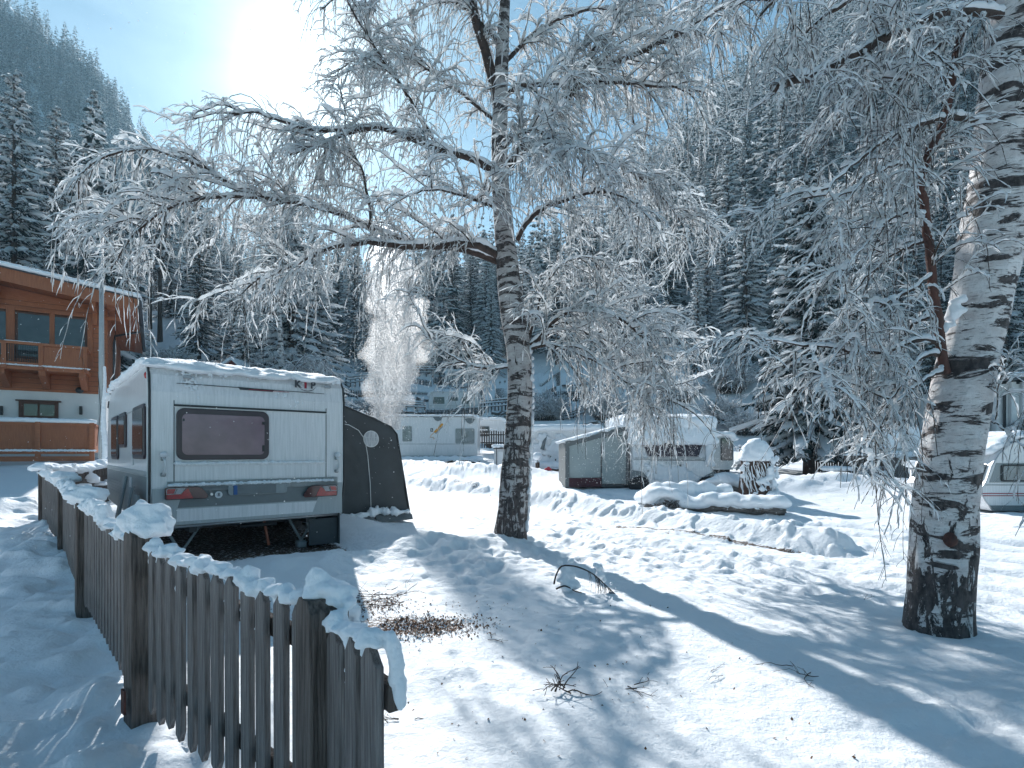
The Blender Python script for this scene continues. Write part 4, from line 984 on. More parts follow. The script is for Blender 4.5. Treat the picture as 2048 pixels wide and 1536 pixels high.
    # side windows
    for ya, yb, pxm, za, zb in ((.27, 1.26, 0, 0, 0), (2.06, 2.82, 1, 0, 0), (3.02, 3.9, 2, 0, 0)):
        zz0, zz1 = ((1.27, 1.93), (1.42, 1.93), (1.24, 1.93))[pxm]
        f = MB(); f.prism(rrect(ya, yb, zz0, zz1, .07, 5), -.03, -.001, 'yz'); w_ = f.build('side_window', M['frame'], root, bevel=.01)
        f = MB(); f.prism(rrect(ya + .05, yb - .05, zz0 + .05, zz1 - .05, .05, 5), -.036, -.0305, 'yz'); f.build('pane', M['win_brown'], w_)
    f = MB(); f.box((-.006, 1.55, 1.28), (.012, .30, .20), bev=.004); f.box((-.010, 1.6, .92), (.012, .24, .20), bev=.004); f.build('service_hatch', M['white_body'], root)
    # tail lamps
    def lamp(x0, x1, z0, z1, flip):
        t = lambda q: [((x0 + (x1 - x0) * a) if not flip else (x1 - (x1 - x0) * a), z0 + (z1 - z0) * c) for a, c in q]
        o_ = lambda q: q if not flip else q[::-1]
        body = t([(0, .08), (.03, 0), (.94, 0), (1.0, .14), (.98, .35), (.86, .85), (.74, 1), (.03, 1), (0, .92)])
        a = MB(); a.prism(o_(body), -.055, -.031); h = a.build('tail_lamp', M['lamp_dark'], root, bevel=.006)
        a = MB(); a.prism(o_(t([(.04, .08), (.64, .08), (.52, .86), (.42, .66), (.35, .44), (.04, .44)])), -.060, -.0555); a.build('red_lens', M['lamp_red'], h)
        a = MB(); a.prism(o_(t([(.04, .5), (.19, .5), (.24, .88), (.08, .88), (.04, .76)])), -.060, -.0555); a.build('reflector_lens', M['lamp_red'], h)
        a = MB(); a.prism(o_(t([(.23, .5), (.36, .5), (.43, .88), (.28, .88)])), -.060, -.0555); a.build('clear_lens', M['lamp_clear'], h)
        a = MB()
        for q in ([(.035, .47), (.20, .47), (.25, .91), (.07, .91), (.035, .78), (.035, .47)], [(.20, .47), (.36, .47), (.45, .91), (.25, .91)]):
            pp = t(q)
            for i in range(len(pp) - 1): a.tube([(pp[i][0], -.061, pp[i][1]), (pp[i + 1][0], -.061, pp[i + 1][1])], .0028, 4)
        a.build('lens_rim', M['piping'], h)
    xa, za = caravan_pt(328, 1000); xb, zb = caravan_pt(415, 974); lamp(xa, xb, H + (HY - 1000) / F * 6.3, H + (HY - 975) / F * 6.3, False)
    xa, za = caravan_pt(604, 992); xb, zb = caravan_pt(672, 967); zc = H + (HY - 992) / F * 7.55; lamp(xa, xb, zc, zc + .155, True)
    # plate recess, plate, stickers
    xa, za = caravan_pt(455, 1003); xb, zb = caravan_pt(573, 978)
    a = MB(); a.prism(rrect(xa, xb, .80 + .02, .94 + .03, .04), -.036, -.0305); rc = a.build('plate_recess', M['grey_body'], root, bevel=.004)
    xa = caravan_pt(465, 990)[0]; xb = caravan_pt(550, 990)[0]
    a = MB(); a.box(((xa + xb) / 2, -.042, .885), (xb - xa, .008, .115)); a.build('number_plate', M['plate'], root)
    a = MB(); a.box((xa + .022, -.0475, .885), (.044, .003, .115)); a.build('plate_strip', M['blue'], root)
    xs, zs = caravan_pt(436, 989)
    a = MB(); a.tube([(xs, -.036, zs), (xs, -.031, zs)], .042, 20); st = a.build('sticker', M['piping'], root)
    a = MB(); a.tube([(xs, -.0375, zs), (xs, -.0365, zs)], .030, 18); a.build('sticker_ring', M['box_white'], st)
    a = MB(); a.box((xs, -.0385, zs + .008), (.020, .0015, .018)); a.box((xs, -.0385, zs - .012), (.026, .0015, .008)); a.build('sticker_mark', M['ink'], st)
    xs, zs = caravan_pt(422, 988); a = MB(); a.tube([(xs, -.036, zs), (xs, -.031, zs)], .017, 12); a.build('sticker', M['alu'], root)
    # grab handles
    for px_, py_ in ((326, 932), (672, 928)):
        xx, zz = caravan_pt(px_, py_); a = MB(); a.box((xx, -.015, zz + .09), (.05, .03, .06), bev=.008); a.box((xx, -.015, zz - .10), (.055, .03, .045), bev=.008)
        hd = a.build('grab_handle', M['grey_body'], root)
        a = MB(); a.tube([(xx, -.03, zz + .10), (xx + .012, -.07, zz + .05), (xx + .012, -.075, zz - .04), (xx, -.03, zz - .10)], [.017, .014, .014, .017], 8); a.build('grip', M['white_body'], hd)
        a = MB(); a.lump((xx, -.05, zz + .13), (.04, .035, .035), px_, .3, 10); a.lump((xx + .01, -.045, zz - .05), (.014, .014, .045), 3, .3, 8); a.build('snow_cap', M['snow_soft'], hd)
    # lettering and stripe
    mw = lambda x, z, r=0.0: Matrix.Translation((x, -.004, z)) @ Matrix.Rotation(R(90), 4, 'X') @ Matrix.Rotation(r, 4, 'Z')
    xk, zk = caravan_pt(611, 770)
    text_obj('letter_k', 'K', .125, M['ink'], root, mw(xk - .105, zk), bold=.006); text_obj('letter_i', 'I', .125, M['ink_red'], root, mw(xk, zk), bold=.009); text_obj('letter_p', 'P', .125, M['ink'], root, mw(xk + .10, zk), bold=.006)
    a = MB(); pts = [(xk + .02 + .13 * math.cos(t), -.004, zk + .02 + .10 * math.sin(t)) for t in np.linspace(R(215), R(340), 12)]; a.tube(pts, [.001, .002, .003, .004, .005, .005, .005, .005, .004, .003, .002, .001], 4)
    pts = [(xk - .02 + .13 * math.cos(t), -.004, zk - .01 + .09 * math.sin(t)) for t in np.linspace(R(120), R(60), 8)]; a.tube(pts, .002, 4); a.build('emblem_arc', M['ink'], root)
    xa, za = caravan_pt(475, 775); xb, zb = caravan_pt(545, 783); z = (za + zb) / 2 - .0
    a = MB(); a.prism([(xa, z + .018), (xa + .03, z - .016), (xb, z - .016), (xb + .02, z + .010)], -.004, -.001); a.build('dark_stripe', M['ink'], root)
    a = MB(); a.box(((xa + .38), -.005, z - .004), (.5, .002, .006)); a.build('red_stripe', M['ink_red'], root)
    a = MB(); a.box((1.1, -.002, z + .012), (1.55, .003, .005)); a.build('pin_stripe', M['dark_body'], root)
    for px_, py_ in ((293, 748),):
        xx, zz = .012, 2.24; a = MB(); a.lump((-.02, .14, zz), (.022, .03, .045), 1, .05, 12); a.build('marker_lamp', M['lamp_red'], root)
    xx, zz = caravan_pt(374, 754); MB().box((xx, -.02, 2.24), (.09, .03, .045), bev=.01).build('clearance_lamp', M['lamp_clear'], root); MB().box((2.06, -.02, 2.26), (.09, .03, .045), bev=.01).build('clearance_lamp', M['lamp_clear'], root)
    # chassis, corner steadies, wheel, prop
    a = MB(); a.box((.45, 2.3, .44), (.08, 4.4, .10)); a.box((1.85, 2.3, .44), (.08, 4.4, .10)); a.box((1.15, .45, .42), (2.0, .06, .06)); a.tube([(1.0, .2, .40), (1.45, .2, .40)], .025, 8); a.build('chassis', M['trim'], root)
    for xx in (.35, 1.80):
        a = MB()
        a.tube([(xx - .16, .30, .45), (xx, .26, .13)], .018, 6); a.tube([(xx + .22, .30, .45), (xx, .26, .13)], .018, 6); a.tube([(xx - .16, .30, .44), (xx + .24, .30, .44)], .016, 6); a.box((xx, .26, .08), (.13, .13, .10), bev=.02); a.build('corner_steady', M['grey_body'], root)
    for xx in (.12, 2.18): 
        a = MB(); a.tube([(xx - .09, 2.5, .38), (xx + .09, 2.5, .38)], .30, 24); a.build('wheel', M['rubber'], root)
    a = MB(); a.tube([(1.30, .22, .44), (1.335, .14, .13)], .018, 8); a.build('prop', M['prop_red'], root)
    a = MB(); a.box((2.26, .42, .29), (.015, .75, .46)); a.box((2.05, .10, .25), (.40, .012, .36)); a.build('draught_skirt', M['tent_dark'], root)
    # snow: on the roof, on shelf, ledge, frosting
    g = np.random.default_rng(9); a = MB()
    for i in range(620):
        y = g.uniform(-.005, 4.6) if i > 220 else g.uniform(-.01, .6); x = g.uniform(.06, W_ - .14); zt = np.interp(y, [0, .03, .13, .32, 1.2, 3.6, 4.4, 4.8], [2.33, 2.36, 2.40, 2.43, 2.435, 2.435, 2.37, 2.1])
        k = 1.0 - .35 * x / W_; a.lump((x, y + .02, zt - .01), (.13 * k + .05, .11, (.052 + .03 * g.random()) * k * (.5 if y < .06 else 1)), i, .35, 8)
    for i in range(60): y = g.uniform(.2, 4.7); zt = np.interp(y, [0, .3, 3.6, 4.4, 4.8], [2.36, 2.42, 2.43, 2.37, 2.15]); a.lump((-.02, y, zt - .0), (.06, .12, .055), i, .3, 8)
    soften(a.build('roof_snow', M['snow'], root), .028, 3, .03, .12)
    a = MB()
    for i in range(90): x = .2 + i * (W_ - .36) / 90; a.lump((x, -.026, zsh + .004), (.035, .028, g.uniform(.010, .028)), i, .4, 8)
    for i in range(60): x = x0 + .02 + i * (x1 - x0) / 62; a.lump((x, -.020, zl + .004), (.03, .022, g.uniform(.005, .022)), i + 50, .4, 8)
    a.build('ledge_snow', M['snow'], root)
    for cx_, cz_, n_, sx, sz in ((.40, 2.20, 60, .05, .14), (.55, 2.30, 40, .2, .04), (1.62, 2.00, 12, .05, .05), (1.48, 2.12, 12, .06, .05), (1.35, 2.33, 60, .35, .02), (2.1, 2.33, 40, .1, .02)):
        a = MB()
        for i in range(n_): a.lump((min(cx_ + g.normal() * sx, 2.25), .002, min(cz_ + g.normal() * sz * .6, 2.35)), (g.uniform(.006, .022), .006, g.uniform(.008, .03)), i, .5, 7)
        soften(a.build('frost_patch', M['snow_soft'], root), .006, 1)
    # boards and panes stored against the side wall
    for i, (yy, hh, wd) in enumerate(((.35, .74, .30), (.62, .82, .26), (.95, .95, .22))):
        o = MB(); o.box((0, 0, hh / 2), (.03, wd, hh), bev=.008); q = o.build('stored_panel', M['grey_body'], None)
        q.matrix_world = root.matrix_basis @ Matrix.Translation((-.20 - .04 * i, yy, .12)) @ Matrix.Rotation(R(9), 4, 'Y')
        tag(q, ('shortest grey panel leaning on the side wall of the large caravan', 'middle grey panel leaning on the side wall of the large caravan', 'tallest grey panel leaning on the side wall of the large caravan')[i], 'panel', 'panels leaning on the caravan wall')
    return root
build_big_caravan()

def build_dark_awning():
    "annexe tent on the right hand side of the caravan"
    root = thing('awning_tent', 'dark grey awning tent with a round window, attached to the large caravan', 'tent', (LX, LY, 0), RZ)
    X0 = 2.31; W_ = 2.02; ya = 1.62; yb = 4.3; z0 = .17
    top = [(0, 2.34), (.35, 2.26), (.85, 2.11), (1.30, 1.97), (1.62, 1.82), (1.73, 1.70)]
    out = [(0, z0), (W_, z0)] + [(1.73 + (W_ - 1.73) * 0, 1.70)] + top[::-1][1:]
    poly = [(X0 + p[0], p[1]) for p in out]
    def wrinkle(a, c): return .010 * math.sin(a * 9 + c * 6) + .014 * mnoise.noise(Vector((a * 3.5, c * 1.4, 0))) + .008 * mnoise.noise(Vector((a * 9 + c * 4, c * 2.4, 3)))
    # front wall as a real wrinkled sheet
    def sheet(name, xf, mat, dy=0.0, n=40, m=44, zlo=z0):
        b = MB(); vs = []
        for j in range(m + 1):
            for i in range(n + 1):
                s = i / n; t = j / m; xe = W_ - (W_ - 1.73) * np.clip((0), 0, 1)
                # right edge slants inward with height
                zt = float(np.interp(s * 1.73, [p[0] for p in top], [p[1] for p in top])); z = zlo + (zt - zlo) * t
                xr = np.interp(z, [z0, 1.70, 2.4], [W_, 1.76, 1.73]) ; x = s * (W_ + (1.73 - W_) * t)
                vs.append((X0 + x, ya + dy + wrinkle(x, z) * min(1, 4 * t * (1 - t) + .3), z))
        fs = [(j * (n + 1) + i, j * (n + 1) + i + 1, (j + 1) * (n + 1) + i + 1, (j + 1) * (n + 1) + i) for j in range(m) for i in range(n)]
        b.add(vs, fs, True); o = b.build(name, mat, root); s_ = o.modifiers.new('thick', 'SOLIDIFY'); s_.thickness = .008; s_.offset = -1; return o
    sheet('front_wall', None, M['tent_dark'])
    # right wall, roof
    b = MB(); vs = []; n = 30; m = 24
    for j in range(m + 1):
        for i in range(n + 1):
            y = ya + (yb - ya) * i / n; t = j / m; z = z0 + (1.70 - z0) * t; x = W_ + (1.73 - W_) * t
            vs.append((X0 + x + wrinkle(y * 1.3, z) * .8, y, z))
    b.add(vs, [(j * (n + 1) + i, j * (n + 1) + i + 1, (j + 1) * (n + 1) + i + 1, (j + 1) * (n + 1) + i) for j in range(m) for i in range(n)], True); b.build('side_wall', M['tent_dark'], root)
    b = MB(); vs = []
    for p in top[::-1]: vs += [(X0 + p[0], ya - .01, p[1]), (X0 + p[0], yb, p[1])]
    b.add(vs, [(2 * i, 2 * i + 1, 2 * i + 3, 2 * i + 2) for i in range(len(top) - 1)], True); b.build('roof_sheet', M['tent_dark'], root)
    b = MB(); b.prism(poly, yb, yb + .01); b.build('back_wall', M['tent_dark'], root)
    # piping: door arch and edge seams
    b = MB(); dx = 1.14; zt = 1.86
    def yy(x, z): return ya + wrinkle(x, z) * .6 - .018
    pts = [(X0 + 1.22, yy(1.22, .2), .2), (X0 + 1.20, yy(1.2, .8), .8), (X0 + 1.15, yy(1.15, 1.3), 1.3), (X0 + 1.10, yy(1.1, 1.5), 1.58), (X0 + .98, yy(.98, 1.7), 1.74), (X0 + .80, yy(.8, 1.8), 1.83), (X0 + .4, yy(.4, 1.85), 1.88), (X0 + .02, yy(0, 1.9), 1.92)]
    b.tube(pts, .007, 5); b.tube([(X0 + .02, ya - .02, 1.98), (X0 + .6, ya - .02, 1.94), (X0 + .72, ya - .02, 1.90), (X0 + .76, ya - .02, 1.86)], .005, 5)
    b.tube([(X0 + .42, ya - .02, .2), (X0 + .40, ya - .022, 1.2), (X0 + .36, ya - .018, 2.25)], .007, 5); b.build('piping', M['piping'], root)
    # round window in pale foil with glazing bars
    a = (741 - CX) / F
    cx_, cz_ = caravan_pt(741, 878, ya); b = MB(); b.tube([(cx_, ya - .030, cz_), (cx_, ya - .012, cz_)], .148, 28); rw = b.build('round_window', M['piping'], root)
    b = MB(); b.tube([(cx_, ya - .034, cz_), (cx_, ya - .0305, cz_)], .136, 28); b.build('pane', pm('foil', (.55, .58, .6), .2, col2=(.32, .35, .38), scale=9, stretch=(6, 1, .6), lo=.4, hi=.6), rw)
    b = MB()
    for k in (-.06, -.01, .045): b.box((cx_ + .02 + k, ya - .037, cz_), (.006, .004, .24 - abs(k)))
    for k in (-.05, .03): b.box((cx_, ya - .037, cz_ + k), (.25 - abs(k), .004, .006))
    b.build('window_bar', M['box_white'], rw)
    b = MB()
    pts = [(X0 + W_ + .0, ya - .01, z0), (X0 + 1.74, ya - .01, 1.69), (X0 + 1.62, ya - .01, 1.82), (X0 + .85, ya - .01, 2.11), (X0, ya - .01, 2.35)]; b.tube(pts, .014, 6); b.build('edge_binding', M['trim'], root)
    # loose skirt flaps on the ground and snow along them
    b = MB()
    for i, (xa_, xb_) in enumerate(((-.0, .42), (.45, 1.2), (1.24, 1.96))):
        n = 8; vs = []
        for k in range(n + 1):
            x = X0 + xa_ + (xb_ - xa_) * k / n; vs += [(x, ya - .01, .26), (x, ya - .16 - .03 * math.sin(k * 1.1), .20 + .01 * math.sin(k * 1.9)), (x, ya - .24 - .03 * math.sin(k * 1.3 + 1), .12)]
        b.add(vs, [(3 * k + q, 3 * k + q + 1, 3 * k + q + 4, 3 * k + q + 3) for k in range(n) for q in (0, 1)], True)
    b.build('ground_flap', M['tent_mid'], root)
    g = np.random.default_rng(4); b = MB()
    for i in range(60): x = g.uniform(.35, 2.0); b.lump((X0 + x, ya - g.uniform(.03, .16), .25 + .05 * math.exp(-((x - 1.35) / .2) ** 2)), (.05, .05, g.uniform(.02, .07) * (1.6 if 1.1 < x < 1.7 else .8)), i, .4, 8)
    soften(b.build('snow_bank', M['snow'], root), .02, 1)
    b = MB()
    for i in range(70): s = g.uniform(0, 1.7); zt = np.interp(s, [p[0] for p in top], [p[1] for p in top]); b.lump((X0 + s, g.uniform(ya + .25, yb), zt), (.16, .16, .035), i, .3, 8)
    soften(b.build('roof_snow', M['snow'], root), .04, 2)
build_dark_awning()

# ------------------------------------------------------------------ picket fence
def build_fence():
    g = random.Random(5)
    root = thing('picket_fence', 'weathered grey picket fence with snow caps curving along the trodden path', 'fence')
    pts = np.array(FENCE); seg = np.hypot(*np.diff(pts, axis=0).T); cum = np.r_[0, np.cumsum(seg)]
    def at(s):
        i = min(max(int(np.searchsorted(cum, s)) - 1, 0), len(seg) - 1); t = (s - cum[i]) / seg[i]; p = pts[i] * (1 - t) + pts[i + 1] * t; d = (pts[i + 1] - pts[i]) / seg[i]; return p, d
    total = cum[-1]
    def zg(x, y): return float(np.interp(y, [0, 3, 6, 10, 14], [-.02, 0, .06, .12, .30]))
    FH = .885
    def picket(p, d, wdt, h, z, lean, name='picket', th=.024, mat='old_wood', off=0.0):
        # outline with a pointed top and pointed foot, in the fence plane
        b = MB(); hw = wdt / 2; k = g.uniform(.030, .045); kk = g.uniform(.03, .06) if th < .05 else .0
        if th > .05: poly = [(-hw, -.3), (hw, -.3), (hw, h - .035), (hw - .03, h), (-hw + .03, h), (-hw, h - .035)]
        else: poly = [(-hw, .06 + kk), (-.01, .055), (hw - .006, .062 + kk * .4), (hw, h - k * 1.25), (g.uniform(-.008, .008), h), (-hw, h - k * 1.2)]
        b.prism(poly, -th / 2, th / 2)
        o = b.build(name, M[mat], root, bevel=.003)
        ang = math.atan2(d[1], d[0]); o.matrix_local = Matrix.Translation((p[0] + off * d[1], p[1] - off * d[0], z)) @ Matrix.Rotation(ang, 4, 'Z') @ Matrix.Rotation(lean, 4, 'Y')
        return o
    posts = [.36, 2.20, 4.95, 8.0, 12.0]
    posts = [cum[1] - .02, cum[2], cum[3] - .15, cum[4], cum[5] - .05]
    s = .045; i = 0; snow = MB(); rr_ = g
    while s < total - .05:
        p, d = at(s); near = [q for q in posts if abs(q - s) < .085]
        wd = .080 * g.uniform(.80, 1.10) if i else .092
        if not near:
            z = zg(*p) + g.uniform(-.012, .012); h = FH * g.uniform(.975, 1.0) * (.985 if s < .3 else 1)
            picket(p, d, wd, h, z, g.uniform(-.012, .012)); i += 1
            # snow cap
            rsz = 1.0 if s > .35 else .5
            if s < 3.2:
                for q in range(2): snow.lump((p[0] + d[0] * .06 * q + g.uniform(-.006, .006), p[1] + d[1] * .06 * q + .016, z + h - .012 * q + .004), (g.uniform(.034, .048), g.uniform(.030, .042), g.uniform(.020, .036)), i * 3 + q, .4, 12)
            if g.random() < (.96 if s > 3.2 else .40):
                hh = g.uniform(.022, .066) * rsz * (1.35 if s > 3 else .8)
                c = (p[0] + g.uniform(-.012, .012) + d[1] * -.02, p[1] + .01, z + h + hh * .25)
                snow.lump(c, (g.uniform(.035, .075) * rsz * (1.35 if s > 5 else 1), g.uniform(.035, .065) * rsz * (1.35 if s > 5 else 1), hh), i, .35, 12)
                if g.random() < (.6 if s > 3.2 else .35): snow.lump((c[0] + d[0] * .05, c[1] + d[1] * .05 + .012, c[2] - .03), (.045 * rsz, .04 * rsz, .028), i + 70, .35, 10)
            # snow hanging down the back of the picket
            if g.random() < .75:
                for q in range(g.randint(1, 5)): snow.lump((p[0] + d[0] * wd * .48, p[1] + d[1] * wd * .48 + .015, z + h - .04 - q * .035), (.018, .022, .026), i * 7 + q, .4, 8)
            if g.random() < .3: 
                zz = g.uniform(.25, .55)
                for q in range(g.randint(2, 6)): snow.lump((p[0] + d[0] * wd * .55, p[1] + d[1] * wd * .55 + .02, z + zz + q * .028), (.014, .018, .024), i * 5 + q, .4, 8)
        s += .130 * g.uniform(.94, 1.08) if s > .3 else .122
    for j, q in enumerate(posts):
        p, d = at(q); z = zg(*p); h = FH + (.03, .07, .03, .03, .05)[j]
        picket(p, d, .13, h, z, 0, 'post', .12, 'old_wood_dark', -.0)
        hh = (.035, .11, .09, .09, .08)[j]; w_ = (.075, .125, .16, .18, .26)[j]
        snow.lump((p[0] + .01, p[1] + .02, z + h + hh * .35), (w_, w_ * .8, hh), j + 5, .25, 14)
        if j == 0:
            snow.lump((p[0] - .015, p[1] + .01, z + h + .035), (.038, .035, .045), 55, .3, 12)
            for q in range(40): snow.lump((p[0] + .035 + g.uniform(0, .06), p[1] - .01 + g.uniform(-.02, .06), z + h + .01 - q * .006), (.026, .026, .02), q, .4, 8)
        if j == 1: snow.lump((p[0] + .07, p[1] + .0, z + h + .01), (.09, .08, .07), 77, .3, 12)
    for j in range(len(pts) - 1):
        a, c = pts[j], pts[j + 1]; d = (c - a) / seg[j]; nrm = np.array([d[1], -d[0]]) * -1
        for zz in (.24, .735):
            L_ = seg[j]; mid = (a + c) / 2 + np.array([.034 * -d[1] * -1, .034 * d[0] * -1]) ; e = .0
            if j == 0: mid = mid - d * .0; L_ += .02
            b = MB(); b.box((0, 0, 0), (L_, .032, .068)); o = b.build('rail', M['old_wood_dark'], root, bevel=.004); o.matrix_local = Matrix.Translation((mid[0], mid[1], (zg(*a) + zg(*c)) / 2 + zz)) @ Matrix.Rotation(math.atan2(d[1], d[0]), 4, 'Z') @ Matrix.Rotation(-math.atan2(zg(*c) - zg(*a), seg[j]), 4, 'Y')
    # snow slab hanging over the near end
    e0 = pts[0]
    for q in range(34): t = q / 33; snow.lump((e0[0] + .018 + .030 * t ** .7, e0[1] + .022, FH - .005 - t * .17), (.013 + .007 * math.sin(t * 3), .026, .018), q, .5, 8)
    b = MB(); b.box((0, 0, 0), (.010, .05, .12)); 
    p, d = at(posts[1]); o = b.build('post_bracket', pm('rust', (.12, .045, .035), .8, col2=(.07, .03, .025), scale=20), root); o.matrix_local = Matrix.Translation((p[0] - .03, p[1] - .085, zg(*p) + .10)) @ Matrix.Rotation(math.atan2(d[1], d[0]) + R(90), 4, 'Z')
    soften(snow.build('snow_cap', M['snow'], root), .0085, 1, .014, .035)
    # second run behind the corner
    r2 = thing('picket_fence', 'far run of picket fence under heavy snow pillows, between the path corner and the flagpole', 'fence')
    a = np.array([-8.35, 9.85]); c = np.array([-9.25, 13.0]); L_ = np.hypot(*(c - a)); d = (c - a) / L_; sn = MB(); n = 26
    for i in range(n + 1):
        p = a + d * L_ * i / n; z = tz(p[0], p[1]) - .05; h = .86; b = MB(); wd = .085 if i < n else .15; th = .024 if i < n else .14; h += 0 if i < n else .1
        b.prism([(-wd / 2, 0), (wd / 2, 0), (wd / 2, h - .04), (0, h), (-wd / 2, h - .04)], -th / 2, th / 2)
        o = b.build('picket' if i < n else 'post', M['old_wood_dark'], r2); o.matrix_local = Matrix.Translation((p[0], p[1], z)) @ Matrix.Rotation(math.atan2(d[1], d[0]), 4, 'Z')
        sn.lump((p[0], p[1], z + h + .02), (g.uniform(.12, .24), g.uniform(.12, .22), g.uniform(.06, .13)), i, .4, 12)
        if i % 3 == 0: sn.lump((p[0] + .15, p[1] - .1, z + h - g.uniform(.15, .4)), (g.uniform(.1, .25), .12, g.uniform(.05, .1)), i + 9, .4, 12)
    soften(sn.build('snow_cap', M['snow'], r2), .03, 3)
    b = MB(); m_ = (a + c) / 2; b.box((0, 0, 0), (L_, .04, .08)); o = b.build('rail', M['old_wood_dark'], r2); o.matrix_local = Matrix.Translation((m_[0] + .03, m_[1], tz(*m_) + .55)) @ Matrix.Rotation(math.atan2(d[1], d[0]), 4, 'Z')
build_fence()
# ------------------------------------------------------------------ chalet
def build_chalet():
    rz = math.atan2(.548, .836); root = thing('chalet', 'wooden chalet with white plastered ground floor and snow edged roof at the left edge', 'house', (-14.9, 20.0, 1.15), rz)
    cx0, cy0 = -14.9, 20.0; dx, dy = .836, .548
    def fp(px, py, w=0.0):
        a = (px - CX) / F; X0 = cx0 + .548 * w; Y0 = cy0 - .836 * w; x = (a * Y0 - X0) / (dx - dy * a); Yd = Y0 + dy * x; return x, H + (HY - py) / F * Yd - 1.15
    zp = fp(120, 785)[1]
    def roofz(x): return 5.60 - .13 * (x - .95)
    b = MB(); b.prism([(-9, -.5), (0, -.5), (0, zp), (-9, zp)], 0, 9); b.build('ground_floor', M['plaster'], root)
    b = MB(); b.prism([(-9, zp), (.05, zp), (.05, roofz(.05) - .25), (-9, roofz(-9) - .25)], -.05, 9.05); up = b.build('upper_wall', M['chalet'], root)
    b = MB(); n = 18
    for i in range(n): z = zp + .1 + i * .175; b.box((-4.5, -.052, z), (9, .006, .012)); b.box((.052, 4.5, z), (.006, 9, .012))
    b.build('plank_joint', M['chalet_dark'], up)
    # roof with soffit boards, barge board, gutter and snow
    r = MB(); r.prism([(-9, roofz(-9) - .22), (.96, roofz(.96) - .22), (.96, roofz(.96) - .02), (-9, roofz(-9) - .02)], -1.5, 9.6); rf = r.build('roof', M['chalet'], root)
    r = MB()
    for i in range(46): y = -1.3 + i * .235; r.box((.50, y, roofz(.5) - .235), (.9, .10, .035))
    for i in range(9): x = -4.2 + i * .55; r.box((x, -.78, roofz(x) - .235), (.06, 1.4, .03))
    r.build('soffit_board', M['chalet'], rf)
    r = MB(); r.prism([(-9, roofz(-9) - .40), (1.0, roofz(1.0) - .40), (1.0, roofz(1.0) + .02), (-9, roofz(-9) + .02)], -1.56, -1.50); r.build('barge_board', M['chalet_v'], rf)
    r = MB(); r.prism([(-9, roofz(-9) + .02), (1.06, roofz(1.06) + .02), (1.06, roofz(1.06) + .06), (-9, roofz(-9) + .06)], -1.62, 9.6); r.build('metal_edge', M['roof_metal'], rf)
    r = MB(); r.tube([(1.04, -1.55, roofz(1.0) - .06), (1.04, 9.4, roofz(1.0) - .10)], .075, 10); r.tube([(1.04, 2.2, 5.42), (.98, 2.2, 5.15), (.15, 2.3, 4.9), (.12, 2.3, 4.6), (.12, 2.3, 0)], .045, 8); r.build('gutter', M['roof_metal'], rf)
    s = MB(); 
    for i in range(120):
        x = -6 + 7.0 * i / 119; 
        for y in (-1.60, -1.42, -1.2): s.lump((x, y, roofz(x) + .13), (.12, .14, .085), i, .3, 8)
    for i in range(120): y = -1.5 + 11 * i / 119; s.lump((1.0, y, roofz(1) + .12), (.13, .13, .085), i, .3, 8); 
    s.box((-3.6, 4, roofz(-3.6) + .12), (.1, .1, .1)); soften(s.build('roof_snow', M['snow'], rf), .045, 2)
    s = MB(); s.prism([(-9, roofz(-9) + .06), (1.0, roofz(1.0) + .06), (1.0, roofz(1.0) + .20), (-9, roofz(-9) + .20)], -1.5, 9.5); s.build('roof_snow_field', M['snow'], rf)
    for x, wd in ((-2.95, .17), (-.30, .17)):     # purlin heads under the roof
        z = roofz(x) - .42; b = MB(); b.prism([(x - wd / 2, z - .14), (x + wd / 2, z - .14), (x + wd / 2, z + .14), (x - wd / 2, z + .14)], -1.35, 0); b.prism([(x - .07, z - .55), (x + .07, z - .55), (x + .07, z - .1), (x - .07, z - .1)], -.30, -.05); b.build('purlin', M['chalet_v'], root)
    # upper windows (only the part above the balcony shows)
    xa, z1 = fp(35, 628); xb, _ = fp(172, 640); zt = fp(100, 630)[1]; zb = zt - 1.6
    for (u0, u1) in ((xa, xa + (xb - xa) * .5 - .03), (xa + (xb - xa) * .5 + .03, xb), (xa - 1.9, xa - .25)):
        b = MB(); b.prism([(u0 - .06, zb), (u1 + .06, zb), (u1 + .06, zt), (u0 - .06, zt)], -.11, -.056); f_ = b.build('window', M['chalet_dark'], root)
        b = MB(); b.prism([(u0 + .03, zb + .08), (u1 - .03, zb + .08), (u1 - .03, zt - .07), (u0 + .03, zt - .07)], -.116, -.111); b.build('pane', M['glass'], f_)
    b = MB(); b.box((xa + (xb - xa) * .5, -.09, (zt + zb) / 2), (.14, .09, 1.7)); b.box((xa - .16, -.09, (zt + zb) / 2), (.22, .09, 1.9)); b.box((xb + .13, -.09, (zt + zb) / 2), (.16, .09, 1.9)); b.box(((xa + xb) / 2 - .5, -.09, zt + .08), (5, .1, .12)); b.build('window_surround', M['chalet_v'], root)
    # balcony
    w = 1.15; zr = fp(90, 690, w)[1]; zf = fp(90, 738, w)[1]; xr = fp(175, 700, w)[0]
    b = MB(); b.box(((xr - 6) / 2, -w / 2, zf), (xr + 6, w, .12)); bal = b.build('balcony', M['chalet'], root)
    b = MB(); b.box(((xr - 6) / 2, -w, zr), (xr + 6, .10, .09)); b.box((xr - .03, -w / 2, zr), (.09, w, .09)); b.box(((xr - 6) / 2, -w, zf + .14), (xr + 6, .07, .07)); b.build('handrail', M['chalet'], bal)
    for px_ in (8, 82, 170):
        x = fp(px_, 700, w)[0]; b = MB(); b.box((x, -w, (zr + zf) / 2), (.12, .12, zr - zf + .06)); b.build('post', M['chalet_v'], bal)
